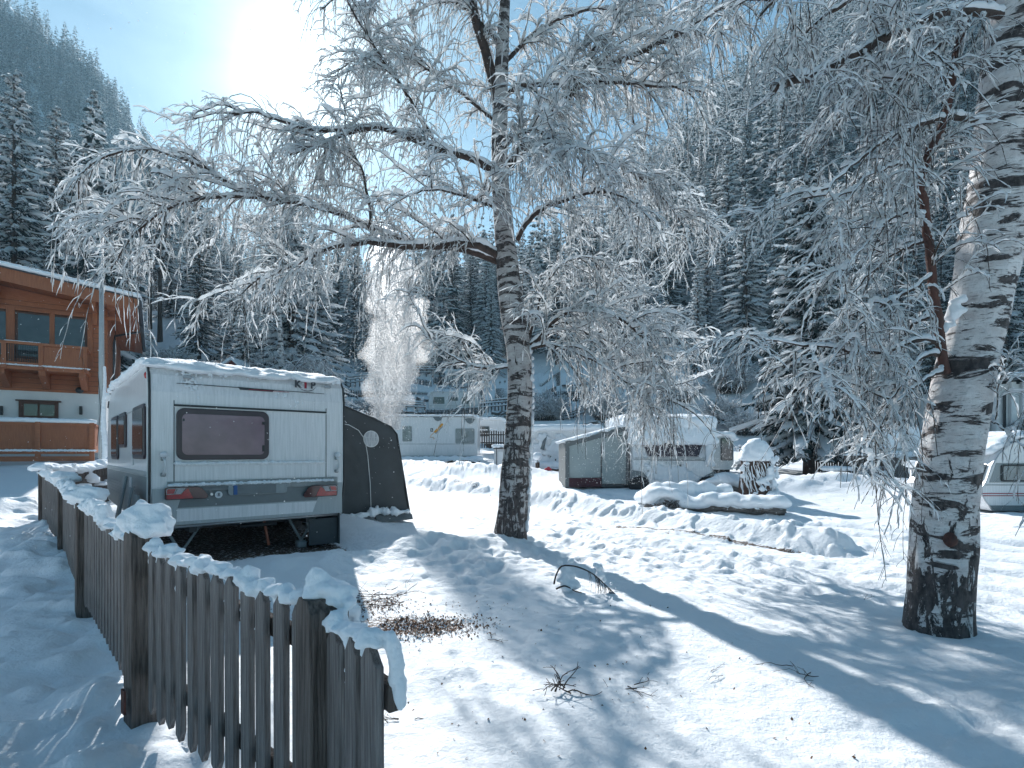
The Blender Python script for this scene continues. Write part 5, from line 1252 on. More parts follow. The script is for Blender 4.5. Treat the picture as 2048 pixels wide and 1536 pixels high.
    x0_, x1_ = fp(86, 700, w)[0], fp(165, 700, w)[0]; b = MB(); b.box(((x0_ + x1_) / 2, -w, (zr + zf) / 2 + .05), (x1_ - x0_, .04, zr - zf - .20)); b.build('balcony_panel', M['chalet_v'], bal)
    b = MB(); xo0 = fp(12, 700, w)[0]; xo1 = fp(78, 700, w)[0]
    for i in range(14): x = xo0 + (xo1 - xo0) * (i + .5) / 14; b.box((x, -w, (zr + zf) / 2 + .03), (.014, .014, zr - zf))
    b.build('baluster', M['trim'], bal)
    for px_ in (10, 90, 168):
        x = fp(px_, 760, .5)[0]; b = MB(); b.prism([(0, zf - .06), (-w + .05, zf - .06), (-w + .05, zf - .22), (-.25, zf - .55), (0, zf - .60)], x - .09, x + .09, 'yz'); b.build('bracket', M['chalet_v'], bal)
    s = MB()
    for i in range(70): x = -4 + (xr + 4) * i / 69; s.lump((x, -w, zf + .085 if i % 1 == 0 else 0), (.08, .07, .03), i, .4, 8)
    for i in range(30): x = xo0 + (xo1 - xo0) * i / 29; s.lump((x, -w, zr + .05), (.05, .05, .02), i, .4, 8)
    s.build('snow_edge', M['snow'], bal)
    # ground floor window, wall lamps, round lamp
    xa, za = fp(38, 835); xb, zb = fp(117, 803); z0 = fp(80, 836)[1]; z1 = fp(80, 804)[1]
    b = MB(); b.box(((xa + xb) / 2, -.03, (z0 + z1) / 2), (xb - xa, .08, z1 - z0)); b.box(((xa + xb) / 2, -.06, z1 + .03), (xb - xa + .15, .14, .05)); f_ = b.build('window', M['chalet_dark'], root)
    b = MB(); xm = (xa + xb) / 2
    for p, q in ((xa + .14, xm - .03), (xm + .03, xb - .10)): b.box(((p + q) / 2, -.074, (z0 + z1) / 2 - .01), (q - p, .006, z1 - z0 - .16))
    b.build('pane', M['glass'], f_)
    for px_ in (3, 162): x, z = fp(px_, 821); b = MB(); b.box((x, -.05, z), (.09, .1, .30), bev=.01); b.build('wall_lamp', M['trim'], root)
    x, z = fp(159, 781, .2); b = MB(); b.lump((x, -.15, z), (.12, .10, .13), 1, .02, 16); b.build('round_lamp', M['trim'], root)
    # terrace balustrade in front
    w = 2.3; b = MB(); zt = fp(100, 848, w)[1]; zb = fp(100, 905, w)[1]; xr = fp(188, 850, w)[0]
    b.box(((xr - 5) / 2, -w, (zt + zb) / 2), (xr + 5, .05, zt - zb - .05)); te = b.build('terrace_balustrade', M['chalet_v'], root)
    b = MB(); b.box(((xr - 5) / 2, -w - .01, zt), (xr + 5, .12, .07)); b.box(((xr - 5) / 2, -w - .02, zb), (xr + 5, .10, .10)); b.box(((xr - 5) / 2, -w - .02, zb - .2), (xr + 5, .10, .16))
    for px_ in (76, 184, -30): b.box((fp(px_, 880, w)[0], -w - .02, (zt + zb) / 2 - .1), (.13, .13, zt - zb + .35))
    b.box((xr, -w / 2, zt), (.1, w, .07)); b.box((xr, -w / 2, (zt + zb) / 2), (.05, w, zt - zb)); b.build('rail', M['chalet'], te)
    s = MB()
    for i in range(90): x = -4 + (xr + 4) * i / 89; s.lump((x, -w, zt + .10), (.12, .12, .085), i, .25, 8)
    soften(s.build('snow_cap', M['snow'], te), .035, 2)
    s = MB()
    for i in range(60): x = -4 + (xr + 4) * i / 59; s.lump((x, -w - .06, zb + .06), (.08, .05, .04), i, .4, 8)
    s.build('snow_edge', M['snow'], te)
build_chalet()

# ------------------------------------------------------------------ flagpole
x, y = at_px(203, 12.6); z = tz(x, y)
fpole = thing('flagpole', 'tall grey metal flagpole with snow stuck along its side, between chalet and large caravan', 'flagpole', (x, y, z))
b = MB(); b.tube([(0, 0, -.3), (0, 0, 3.0), (0, 0, 6.3)], [.062, .055, .035], 14); b.lump((0, 0, 6.33), (.05, .05, .05), 1, .02, 10); b.build('pole', M['pole'], fpole)
b = MB()
for i in range(60): t = i / 59; b.lump((.075 + .02 * math.sin(t * 9), -.02, .75 + t * 2.25), (.055 * (1 - .3 * t) + .02 * math.sin(t * 5), .05, .05), i, .3, 8)
soften(b.build('snow_cap', M['snow'], fpole), .015, 2)
b = MB(); b.tube([(-.06, -.03, 2.9), (.0, -.07, 2.5), (.03, -.07, 2.0), (-.07, -.05, 1.2)], .006, 5); b.box((0, 0, .62), (.16, .16, .03)); b.build('halyard', M['trim'], fpole)

# ------------------------------------------------------------------ smaller caravans
def mk_caravan(label, px0, px1, Yd, ytop, ybot, depth=2.1, rz=0.0, wins=(), snow=.10, body='white_body', r=.28, group=None, endwin=None, snow_wide=.06, zoff=0.0):
    "caravan whose long or short wall faces the camera; the outline is rounded at the roof corners"
    X0 = (px0 - CX) / F * Yd; X1 = (px1 - CX) / F * Yd; zb = H + (HY - ybot) / F * Yd; zt = H + (HY - ytop) / F * Yd; L_ = (X1 - X0)
    root = thing('caravan', label, 'caravan', (X0, Yd, zb + zoff), rz, group); hh = zt - zb
    b = MB(); pr = rrect(0, L_, .0, hh, r, 6); pr = [(p[0], max(p[1], 0)) for p in pr]; b.prism(pr, 0, depth); b.build('body', M[body], root, bevel=.03)
    for (a0, a1, y0, y1) in wins:
        xa = (a0 - CX) / F * Yd - X0; xb = (a1 - CX) / F * Yd - X0; za = H + (HY - y1) / F * Yd - zb; zc = H + (HY - y0) / F * Yd - zb
        f = MB(); f.prism(rrect(xa, xb, za, zc, .05, 3), -.03, -.002); w_ = f.build('window', M['grey_body'] if body == 'white_body' else M['trim'], root)
        f = MB(); m_ = .035; f.prism(rrect(xa + m_, xb - m_, za + m_, zc - m_, .04, 3), -.036, -.0305); f.build('pane', M['win_grey'] if Yd < 28.5 and Yd > 25 else M['glass'], w_)
    f = MB(); f.box((L_ / 2, -.006, hh * .30), (L_ * .96, .012, .03)); f.box((L_ / 2, .02, -.02), (L_ * .9, .04, .08)); f.build('trim_strip', M['mid_body'], root)
    f = MB(); f.tube([(L_ * .5, .12, -.05), (L_ * .5, .32, -.05)], .30, 18); f.build('wheel', M['rubber'], root)
    s = MB(); g = random.Random(int(px0)); n = int(L_ / .10)
    for i in range(n + 1):
        x = -snow_wide * .3 + (L_ + snow_wide * .6) * i / n
        for y in np.arange(-.02, depth, .22):
            e = min(x, L_ - x); dz = -.0 if e > r else -r * (1 - math.sqrt(max(0, 1 - ((r - max(e, 0)) / r) ** 2))) * .8
            s.lump((x, y, hh + dz + snow * .25), (.16, .2, snow * g.uniform(.75, 1.15)), g.randint(0, 99), .25, 8)
    soften(s.build('roof_snow', M['snow'], root), .045 if L_ < 3 else .055, 2)
    return root, X0, zb, hh, L_
c1, X0, zb, hh, L_ = mk_caravan('white caravan with orange slash emblem seen side on, beyond the dark awning', 775, 955, 27, 832, 912, 2.2, 0, ((805, 824, 852, 883), (911, 949, 857, 887)), .06, r=.10)
q = lambda px, py: ((px - CX) / F * 27 - X0, H + (HY - py) / F * 27 - zb)
b = MB(); b.box((L_ / 2, -.01, hh - .02), (L_, .05, .06)); b.build('roof_rail', M['trim'], c1)
for px_, py_ in ((876, 837), (940, 842)):
    x, z = q(px_, py_); b = MB(); b.prism([(x - .26, z + .10), (x - .14, z - .08), (x + .0, z - .15), (x + .14, z - .08), (x + .26, z + .10), (x + .1, z + .14), (x - .1, z + .14)], -.06, -.02); b.build('roof_cap', M['dark_body'], c1)
b = MB(); pts = [q(*p) for p in ((867, 864), (884, 846), (887, 849), (871, 866))]; b.prism(pts, -.008, -.002); b.build('orange_slash', M['orange'], c1)
b = MB(); pts = [q(*p) for p in ((870, 867), (886, 851), (886, 854), (872, 868))]; b.prism(pts, -.006, -.002); b.build('grey_slash', M['grey_body'], c1)
b = MB(); pts = [q(*p) for p in ((869, 864), (862, 871), (860, 875), (868, 874), (866, 879), (870, 877))]; b.tube([(p[0], -.008, p[1]) for p in pts], .012, 4); b.build('squiggle', M['orange'], c1)
x, z = q(863.5, 860); b = MB(); b.box((x, -.006, z), (.13, .008, .17)); e_ = b.build('emblem_square', M['ink'], c1)
text_obj('emblem_letter', 'b', .15, M['piping'], e_, Matrix.Translation((x, -.012, z)) @ Matrix.Rotation(R(90), 4, 'X'), bold=.004)
c2 = mk_caravan('pale caravan half hidden behind the middle birch trunk, above a little picket fence', 948, 1012, 32, 838, 885, 2.1, 0, ((957, 979, 852, 873),), .08, r=.35)[0]
# the terraces: put things on the terrain at the height where the slope carries them
def on_slope(px, y_want, lo=36, hi=66, dz=0.0):
    best = None
    for Yd in np.arange(lo, hi, .25):
        x = (px - CX) / F * Yd; yy = HY - (tz(x, Yd) + dz - H) * F / Yd
        if best is None or abs(yy - y_want) < best[0]: best = (abs(yy - y_want), Yd, x, yy)
    return best[1], best[2]
Yt, xt = on_slope(908, 822); c3 = mk_caravan('small white caravan with three windows standing on the terrace above', 857, 958, Yt, 785, 826, 2.1, 0, ((866, 889, 796, 810), (901, 916, 796, 804), (924, 943, 796, 810)), .10, r=.5, zoff=.1)[0]; print('terrace caravan', Yt)
Yt2, xt2 = on_slope(920, 764, 46, 70); c4 = mk_caravan('distant caravan with dark windows on the uppermost terrace', 890, 958, Yt2, 741, 766, 2.0, 0, ((898, 912, 745, 753), (918, 928, 745, 752)), .12, r=.3)[0]; print('upper caravan', Yt2)
c5, X0, zb, hh, L_ = mk_caravan('snow plastered caravan with dark low window to the left of the pale green awning', 1056, 1216, 23, 858, 932, 2.2, 0, ((1100, 1140, 900, 923),), .16, r=.5)
b = MB(); q = lambda px, py: ((px - CX) / F * 23 - X0, H + (HY - py) / F * 23 - zb)
b.tube([(*q(1094, 871)[:1], -.05, q(1094, 871)[1]), (q(1088, 884)[0], -.08, q(1088, 884)[1]), (q(1084, 899)[0], -.06, q(1084, 899)[1])], [.03, .07, .09], 8); b.build('window_edge', M['dark_body'], c5)
s = MB(); g_ = random.Random(4)
for i in range(90): s.lump((g_.uniform(.15, 1.5), -.04, g_.uniform(.1, 1.3)), (g_.uniform(.05, .2), .05, g_.uniform(.05, .16)), i, .4, 8)
soften(s.build('frost_patch', M['snow_soft'], c5), .04, 1)
c6 = mk_caravan('caravan with tall grey door standing right of the snow buried caravan', 1424, 1468, 19.5, 870, 936, 4.5, 0, ((1441, 1465, 876, 921),), .10, r=.22, body='mid_body')[0]
c7 = mk_caravan('small distant caravan with one window left of the big spruce foot', 1574, 1612, 31, 895, 940, 3.5, 0, ((1583, 1603, 908, 921),), .12, r=.25, body='mid_body')[0]
c8 = mk_caravan('distant caravan behind the fence on the right of the big spruce foot', 1655, 1700, 33, 892, 935, 4, 0, ((1662, 1680, 905, 914),), .2, r=.25, body='mid_body')[0]
c9 = mk_caravan('pale trailer roof behind the board fence between spruce and leaning birch', 1730, 1850, 26, 885, 935, 3, 0, (), .55, r=.2, body='mid_body')[0]

# snow buried caravan
def build_buried():
    Yd = 15.5; X0 = (1266 - CX) / F * Yd; z0 = .40
    P = lambda px, py: ((px - CX) / F * Yd - X0, H + (HY - py) / F * Yd - z0)
    L_ = P(1427, 0)[0]; root = thing('caravan', 'snow buried caravan with thick snow slab on its roof and wide dark front window', 'caravan', (X0, Yd, z0))
    b = MB(); prof = [(0, 0), (.10, -.0), (5, 0), (5, 1.75), (1.0, 1.75), (.45, 1.62), (.14, 1.22), (.02, .80), (0, .5)]
    b.prism(prof[::-1], 0, L_, 'yz'); b.build('body', M['white_body'], root, bevel=.04)
    zt = P(0, 876)[1]; zw = P(0, 913)[1]
    b = MB(); pts = [P(1297, 913), P(1397, 913), P(1411, 876), P(1284, 876)]
    vs = []; 
    for dy in (0, .03): vs += [(p[0], (.015 if p[1] < 1.1 else .175) - .035 + dy, p[1]) for p in pts]
    b.add(vs, [(0, 1, 2, 3), (7, 6, 5, 4), (0, 4, 5, 1), (1, 5, 6, 2), (2, 6, 7, 3), (3, 7, 4, 0)]); b.build('window', M['frame'], root)
    b = MB()
    for z in (P(0, 916)[1], P(0, 919)[1]): b.box((L_ / 2, -.004, z), (L_ * .98, .012, .012))
    b.tube([(*[P(1295, 0)[0]], -.008, P(0, 950)[1]), (P(1297, 0)[0], -.008, P(0, 930)[1]), (P(1301, 0)[0], -.008, P(0, 921)[1]), (P(1424, 0)[0], -.008, P(0, 921)[1]), (P(1426, 0)[0], -.008, P(0, 965)[1])], .008, 4); b.build('panel_groove', M['dark_body'], root)
    x, z = P(1360, 926.5); text_obj('lettering', 'E L D D I S', .10, M['mid_body'], root, Matrix.Translation((P(1347, 0)[0], -.006, z)) @ Matrix.Rotation(R(90), 4, 'X'), .002, .002)
    for (xa, xb, s_) in ((P(1262, 0)[0], P(1300, 0)[0], 1), (P(1394, 0)[0], P(1427, 0)[0], -1)):
        b = MB(); pts = [(xa, .0), (xb, .0), (xb - .08 if s_ > 0 else xb, .20), (xb - .22 if s_ > 0 else xb, .36), (xa if s_ > 0 else xa + .15, .40 if s_ > 0 else .2)]
        b.prism([(p[0], p[1] + .05) for p in pts], -.05, -.006); b.build('wheel_arch', M['dark_body'], root)
        b = MB(); b.tube([((xa + xb) / 2 - (.05 * s_), -.12, .02), ((xa + xb) / 2 - (.05 * s_), .1, .02)], .27, 20); b.build('wheel', M['rubber'], root)
    x, z = P(1360.5, 930); b = MB(); b.box((x, -.02, P(0, 931)[1]), (.05, .04, .05)); b.build('lock', M['trim'], root)
    s = MB(); g = random.Random(2); zs = P(0, 880)[1]
    for i in range(560):
        x = g.uniform(-.06, L_ + .06); y = g.uniform(.12, 3.6); z = 1.78 + .14 * min(1, y / 1.0); s.lump((x, y, z), (.22, .22, .20), i, .2, 8)
    for i in range(420):
        x = g.uniform(-.02, L_ + .02); t = g.random(); s.lump((x, .02 + .35 * t * t, 1.24 + .60 * t), (.16, .15, .12), i, .15, 8)
    soften(s.build('roof_snow', M['snow'], root), .045, 5)
    s = MB()
    for i in range(160): s.lump((L_ * .5 + g.gauss(0, .32), -.01, .28 + g.gauss(0, .13)), (g.uniform(.05, .16), .025, g.uniform(.04, .12)), i, .4, 8)
    for i in range(40): s.lump((L_ - .08 + g.gauss(0, .05), -.01, g.uniform(.55, 1.15)), (g.uniform(.03, .08), .04, g.uniform(.04, .1)), i, .4, 8)
    soften(s.build('frost_patch', M['snow_soft'], root), .03, 1)
    s = MB()
    for i in range(40): s.lump((.35 + 1.0 * i / 39, 1.6, 2.05 + .0), (.12, .3, .13), i, .3, 8)
    soften(s.build('roof_box_snow', M['snow'], root), .05, 2)
build_buried()

def build_light_awning():
    Yd = 15.9; X0 = (1131 - CX) / F * Yd; z0 = .34
    P = lambda px, py: ((px - CX) / F * Yd - X0, H + (HY - py) / F * Yd - z0)
    root = thing('awning_tent', 'pale green grey awning tent with sloping roof, left of the snow buried caravan', 'tent', (X0, Yd, z0)); L_ = P(1256, 0)[0]
    za = P(0, 886)[1]; zc = P(0, 853)[1]
    b = MB(); n = 24; m = 14; vs = []
    for j in range(m + 1):
        for i in range(n + 1):
            s = i / n; x = L_ * s; zt = za + (zc - za) * s; z = zt * j / m; vs.append((x, .012 * math.sin(x * 7 + z * 5) + .02 * mnoise.noise(Vector((x * 3, z * 2, 0))), z))
    b.add(vs, [(j * (n + 1) + i, j * (n + 1) + i + 1, (j + 1) * (n + 1) + i + 1, (j + 1) * (n + 1) + i) for j in range(m) for i in range(n)], True); o = b.build('front_wall', M['tent_light'], root); q_ = o.modifiers.new('thick', 'SOLIDIFY'); q_.thickness = .02; q_.offset = 1
    b = MB(); b.prism([(0, 0), (L_, 0), (L_, zc), (0, za)], .06, 2.3); b.build('tent_body', M['tent_mid'], root)
    b = MB(); b.prism([(-.01, 0), (.11, 0), (.11, za + .02), (-.01, za - .02)], -.035, -.028); b.prism([(0, za - .12), (L_, zc - .12), (L_, zc + .02), (0, za + .02)], -.037, -.030); b.prism([(L_ - .07, 0), (L_ + .02, 0), (L_ + .02, zc), (L_ - .07, zc)], -.036, -.029); b.build('border', M['tent_mid'], root)
    b = MB(); b.prism([(.1, 0), (P(1203, 0)[0], 0), (P(1203, 0)[0], P(0, 955)[1]), (.1, P(0, 956)[1])], -.036, -.029); b.build('maroon_strip', M['maroon'], root)
    b = MB(); b.prism([(P(1203, 0)[0], 0), (L_, 0), (L_, .10), (P(1203, 0)[0], .10)], -.036, -.029); b.build('dark_foot', M['tent_dark'], root)
    b = MB(); xd = P(1203, 0)[0]; b.tube([(xd, -.03, .05), (xd, -.03, P(0, 888)[1]), (xd + .06, -.03, P(0, 877)[1]), (xd + .22, -.03, P(0, 872)[1]), (L_ - .1, -.03, P(0, 871)[1])], .009, 5); b.tube([(xd - .02, -.03, .05), (xd - .02, -.03, P(0, 890)[1])], .005, 4); b.build('zip', M['tent_dark'], root)
    s = MB(); g = random.Random(8)
    for i in range(260): x = g.uniform(-.02, L_ + .1); y = g.uniform(.0, 2.2); s.lump((x, y, za + (zc - za) * x / L_ + .05), (.16, .16, .055), i, .3, 8)
    soften(s.build('roof_snow', M['snow'], root), .035, 2)
build_light_awning()

# caravan at the right edge
def build_right_caravan():
    Yd = 11.0; X0 = (1960 - CX) / F * Yd; z0 = .02
    P = lambda px, py: ((px - CX) / F * Yd - X0, H + (HY - py) / F * Yd - z0)
    root = thing('caravan', 'white caravan with twin maroon stripes and rounded nose, cut off by the right edge', 'caravan', (X0, Yd, z0))
    out = [P(1988, 1022), P(2300, 1022), P(2300, 880), P(2120, 872), P(2050, 876), P(2020, 888), P(1998, 908), P(1984, 930), P(1972, 962), P(1964, 975), P(1963, 990), P(1972, 1005)]
    b = MB(); b.prism(out, 0, 2.1); b.build('body', M['white_body'], root, bevel=.02)
    b = MB(); pr = [(p[0], -.006, p[1]) for p in out[4:]] + [(out[0][0], -.006, out[0][1])]; b.tube(pr, .012, 5); b.build('edge_trim', M['alu'], root)
    b = MB(); b.prism([P(1978, 965), P(2300, 965), P(2300, 926), P(1992, 926)], -.008, -.002); sw = b.build('window_band', M['grey_body'], root)
    b = MB(); b.prism(rrect(*(P(2000, 0)[0], P(2075, 0)[0], P(0, 963)[1], P(0, 929)[1]), .05, 4), -.03, -.009); wn = b.build('window', M['trim'], root)
    b = MB(); b.prism(rrect(*(P(2004, 0)[0], P(2071, 0)[0], P(0, 960)[1], P(0, 932)[1]), .04, 4), -.035, -.0305); b.build('pane', M['win_grey'], wn)
    b = MB(); b.prism([P(1972, 961), P(1985, 929), P(1986, 931), P(1974, 962)], .1, 2.0); o = b.build('front_window', M['glass'], root); o.location = (-.03, 0, .0)
    b = MB()
    for py in (987, 991.5): b.box((P(2130, 0)[0], -.004, P(0, py)[1]), (P(2300, 0)[0] - P(1965, 0)[0], .006, .016))
    b.build('maroon_stripe', M['ink_red'], root)
    b = MB(); b.box((P(2135, 0)[0], -.004, P(0, 970)[1]), (P(2300, 0)[0] - P(1972, 0)[0], .010, .012)); b.build('trim_strip', M['dark_body'], root)
    b = MB(); b.prism([P(1984, 1022), P(2300, 1022), P(2300, 1011), P(1976, 1011)], -.010, -.002); b.build('lower_band', M['dark_body'], root)
    b = MB(); b.tube([(P(2150, 0)[0], -.02, .1), (P(2150, 0)[0], .2, .1)], .3, 18); b.build('wheel', M['rubber'], root)
    s = MB(); g = random.Random(3)
    for i in range(420):
        px = g.uniform(1992, 2290); x = P(px, 0)[0]; zt = np.interp(px, [1988, 1998, 2020, 2050, 2120, 2300], [P(0, 922)[1], P(0, 908)[1], P(0, 888)[1], P(0, 876)[1], P(0, 872)[1], P(0, 880)[1]]); s.lump((x - .04, g.uniform(.1, 2.1), zt + .05), (.16, .16, .10), i, .25, 8)
    soften(s.build('roof_snow', M['snow'], root), .035, 3)
build_right_caravan()

# white building at the right edge
def build_white_building():
    Yd = 29; X0 = (1993 - CX) / F * Yd; root = thing('building', 'white building corner with snow covered eave and drainpipe at the right edge', 'house', (X0, Yd, 1.0))
    P = lambda px, py: ((px - CX) / F * Yd - X0, H + (HY - py) / F * Yd - 1.0)
    b = MB(); b.prism([(0, 0), (7, 0), (7, P(0, 768)[1]), (0, P(0, 768)[1])], 0, 7); b.build('wall', M['plaster'], root)
    zr = P(0, 764)[1]; b = MB(); b.prism([(-.15, zr), (7, zr + .4), (7, zr + .6), (-.15, zr + .12)], -.9, 7.5); rf = b.build('roof', M['roof_metal'], root)
    s = MB()
    for i in range(70): x = -.1 + 3.0 * i / 69; s.lump((x, -.8, zr + .24 + .055 * x), (.16, .25, .16), i, .25, 8); s.lump((x, -.4, zr + .26 + .055 * x), (.16, .3, .16), i, .25, 8)
    soften(s.build('roof_snow', M['snow'], rf), .06, 2)
    b = MB(); b.tube([(.75, -.12, zr - .1), (.75, -.12, zr - .35), (.32, -.12, zr - .6), (.30, -.12, 0)], .07, 8); b.build('drainpipe', M['trim'], root)
    for x in (.75, 1.35): b = MB(); b.box((x, -.10, zr / 2), (.26, .2, zr), bev=.02); b.build('column', M['plaster'], root)
    b = MB(); b.box((.5, -.35, 2.3), (1.5, .5, 3.3)); 
    x0, z0 = P(1962, 865); b = MB(); b.box((-.55, .5, 1.6), (.9, .5, 1.4), bev=.02); b.build('lean_to', M['mid_body'], root)
build_white_building()

# ------------------------------------------------------------------ stump, bed, boxes, posts
def build_stump():
    Yd = 12.9; x = (1512 - CX) / F * Yd; z = tz(x, Yd) - .05; root = thing('tree_stump', 'tall dark tree stump with a thick dome of snow beside the snowy flower bed', 'tree stump', (x, Yd, z))
    g = np.random.default_rng(6); b = MB(); n = 44; hs = 1.08
    rows = 26; vs = []
    for j in range(rows + 1):
        zz = hs * j / rows
        for k in range(n):
            a = 2 * math.pi * k / n; r = .36 - .03 * zz + .10 * math.exp(-zz / .12) + .035 * math.sin(a * 11 + zz * 1.2) * (1 if k % 2 else .4) + .03 * mnoise.noise(Vector((math.cos(a) * 3, math.sin(a) * 3, zz * 2)))
            vs.append((r * math.cos(a), r * .85 * math.sin(a), zz))
    fs = [(j * n + k, j * n + (k + 1) % n, (j + 1) * n + (k + 1) % n, (j + 1) * n + k) for j in range(rows) for k in range(n)]; fs.append(tuple(range(rows * n, rows * n + n))); b.add(vs, fs, True)
    b.build('stump', pm('stump', (.05, .032, .028), .9, col2=(.14, .09, .075), scale=8, stretch=(6, 6, .5), bump=1.0, bscale=10), root)
    s = MB()
    for i in range(90): a = g.uniform(0, 6.28); r = .36 * math.sqrt(g.random()); s.lump((r * .85 * math.cos(a), r * .75 * math.sin(a), hs + .06 + .34 * (1 - (r / .36) ** 2)), (.11, .11, .12), i, .2, 10)
    for i in range(60): a = g.uniform(0, 6.28); s.lump((.34 * math.cos(a), .30 * math.sin(a), hs + .0), (.07, .07, .07), i, .3, 8)
    soften(s.build('snow_dome', M['snow'], root), .03, 5)
    P = []
    for i in range(130):
        a = g.uniform(-3.1, .3) if i % 2 else g.uniform(-1.1, .4); z1 = g.uniform(.55, hs); l = g.uniform(.15, .55); P.append([(.375 * math.cos(a + q * .06), .335 * math.sin(a + q * .06), z1 - l * q / 5) for q in range(6)])
    P = np.array(P) + g.normal(size=(130, 6, 3)) * .012; V, Fq = tubes_np(P, g.uniform(.004, .017, (130, 6)), 5); np_mesh('clinging_snow', V, Fq, M['snow'], root)
    s = MB()
    for i in range(26): a = g.uniform(-2.9, -.1); s.lump((.40 * math.cos(a) + (.05 if a > -1 else 0), .36 * math.sin(a), g.uniform(.2, hs)), (.07, .06, g.uniform(.04, .10)), i, .4, 8)
    soften(s.build('snow_clump', M['snow'], root), .02, 2)
build_stump()
def build_bed():
    root = thing('flower_bed', 'low stone edged flower bed under smooth pillows of snow, left of the tall stump', 'flower bed', (0, 0, 0)); g = random.Random(12)
    path = [PX(1300, 1000, 12.2), PX(1360, 1000, 12.0), PX(1430, 1010, 11.7), PX(1500, 1020, 11.3), PX(1565, 1028, 11.0)]
    b = MB(); s = MB(); P = resample([tuple(p) for p in path], 60)
    for i, p in enumerate(P):
        z = tz(p[0], p[1]); b.lump((p[0], p[1] + .05, z + .08), (.10, .12, g.uniform(.07, .14)), i, .5, 7)
        if i % 1 == 0:
            for k in range(4): s.lump((p[0] + g.uniform(-.05, .05), p[1] + .03 + g.uniform(-.05, .05) + k * .22, z + .24 + .03 * math.sin(i * .7) + (.10 if i < 26 else 0) * math.sin(i * .25) - .02 * k), (.22, .24, .14), i * 3 + k, .2, 8)
    b.build('stone_edge', M['rock'], root)
    for px_, py_, r in ((1312, 965, .24), (1375, 968, .30), (1340, 975, .3), (1410, 985, .25), (1450, 985, .2)):
        p = PX(px_, py_, 12.5); s.lump((p.x, p.y, tz(p.x, p.y) + .35), (r, r, r * .75), px_, .2, 10)
    soften(s.build('snow_cover', M['snow'], root), .04, 4)
    # dry stems poking out
    P = []; gg = np.random.default_rng(3)
    for i in range(120): p = PX(gg.uniform(1310, 1400), 1000, 11.9); z = tz(p.x, p.y) + .05; P.append([(p.x + gg.normal() * .02 * k, p.y + gg.normal() * .02 * k - .05, z + .05 * k) for k in range(4)])
    V, Fq = tubes_np(np.array(P), np.full((120, 4), .006), 3); np_mesh('stems', V, Fq, M['twig'], root)
    r = thing('rock', 'snow capped boulders behind the tall stump', 'rocks', (0, 0, 0)); b = MB(); s = MB()
    for px_, py_, rr in ((1445, 965, .35), (1465, 975, .22), (1480, 985, .2)): p = PX(px_, py_, 14); z = tz(p.x, p.y); b.lump((p.x, p.y, z + .12), (rr, rr, rr * .8), px_, .4, 10); s.lump((p.x, p.y, z + .16 + rr * .5), (rr * 1.15, rr * 1.1, rr * .5), px_, .3, 12)
    b.build('boulder', M['rock'], r); soften(s.build('snow_cover', M['snow'], r), .04, 3)
build_bed()
def utility_box(label, px0, px1, y0, y1, Yd, num=None):
    X0 = (px0 - CX) / F * Yd; L_ = (px1 - px0) / F * Yd; zb = H + (HY - y1) / F * Yd; hh = (y1 - y0) / F * Yd
    root = thing('utility_box', label, 'utility box', (X0, Yd, zb)); b = MB(); b.box((L_ / 2, .25, hh / 2), (L_, .5, hh), bev=.02); b.build('cabinet', M['box_white'], root)
    b = MB(); b.box((L_ * .55, -.008, hh * .47), (L_ * .7, .016, hh * .78)); d = b.build('door', M['white_body'], root, bevel=.004); b = MB(); b.box((L_ / 2, .22, hh + .01), (L_ + .05, .58, .04)); b.box((L_ * .12, -.006, hh * .5), (.03, .01, hh)); b.build('lid', M['trim'], root)
    if num: text_obj('number', num, .17 if len(num) > 2 else .10, M['ink'], d, Matrix.Translation((L_ * .55, -.018, hh * .42)) @ Matrix.Rotation(R(90), 4, 'X'))
    s = MB(); g = random.Random(int(px0))
    for i in range(60): s.lump((g.uniform(-.02, L_ + .02), g.uniform(-.02, .48), hh + .09), (.12, .12, .09), i, .2, 8)
    soften(s.build('snow_cap', M['snow'], root), .025, 3)
utility_box('white utility box with the number 3206, half hidden by the middle birch trunk', 988, 1030, 897, 942, 23.5, '3206')
utility_box('low white utility box with snow cap standing by the board fence', 1664, 1702, 944, 968, 17.3, '88')
x, y = at_px(1075, 21.5); z = tz(x, y); r = thing('bollard', 'short wooden post with a round ball of snow beside the snow plastered caravan', 'post', (x, y, z)); b = MB(); b.tube([(0, 0, -.2), (0, 0, .45)], .085, 10); b.build('post', M['log'], r)
b = MB(); b.lump((0, 0, .56), (.20, .2, .18), 2, .1, 12); b.build('snow_cap', M['snow'], r)
x, y = at_px(1096, 20.5); b = MB(); b.box((x, y, tz(x, y) + .04), (.26, .18, .12), bev=.03); b.box((x + .02, y, tz(x, y) + .12), (.1, .06, .05), bev=.01); tag(b.build('toy_box', M['red']), 'small red box lying in the snow by the round capped post', 'box')
def log_edge(name, label, px0, px1, py, Yd, hgt=.14, mat='log', snow=.16, z=None, cat='log'):
    a = PX(px0, py, Yd); c = PX(px1, py, Yd); root = thing(name, label, cat, (0, 0, 0)); b = MB(); n = 12; pts = [a.lerp(c, i / n) for i in range(n + 1)]; zz = [tz(p.x, p.y) + hgt * .5 for p in pts] if z is None else [z] * (n + 1)
    b.tube([(p.x, p.y, q + rnd.uniform(-.01, .01)) for p, q in zip(pts, zz)], hgt, 8); b.build('beam', M[mat], root); s = MB()
    m = int((c.x - a.x) / .12)
    for i in range(m + 1): t = i / m; s.lump((a.x + (c.x - a.x) * t, Yd + .08, np.interp(t * n, range(n + 1), zz) + hgt + snow * .4), (.18, .22, snow * rnd.uniform(.6, 1.1)), i, .3, 8)
    soften(s.build('snow_cover', M['snow'], root), .05, 2); return root
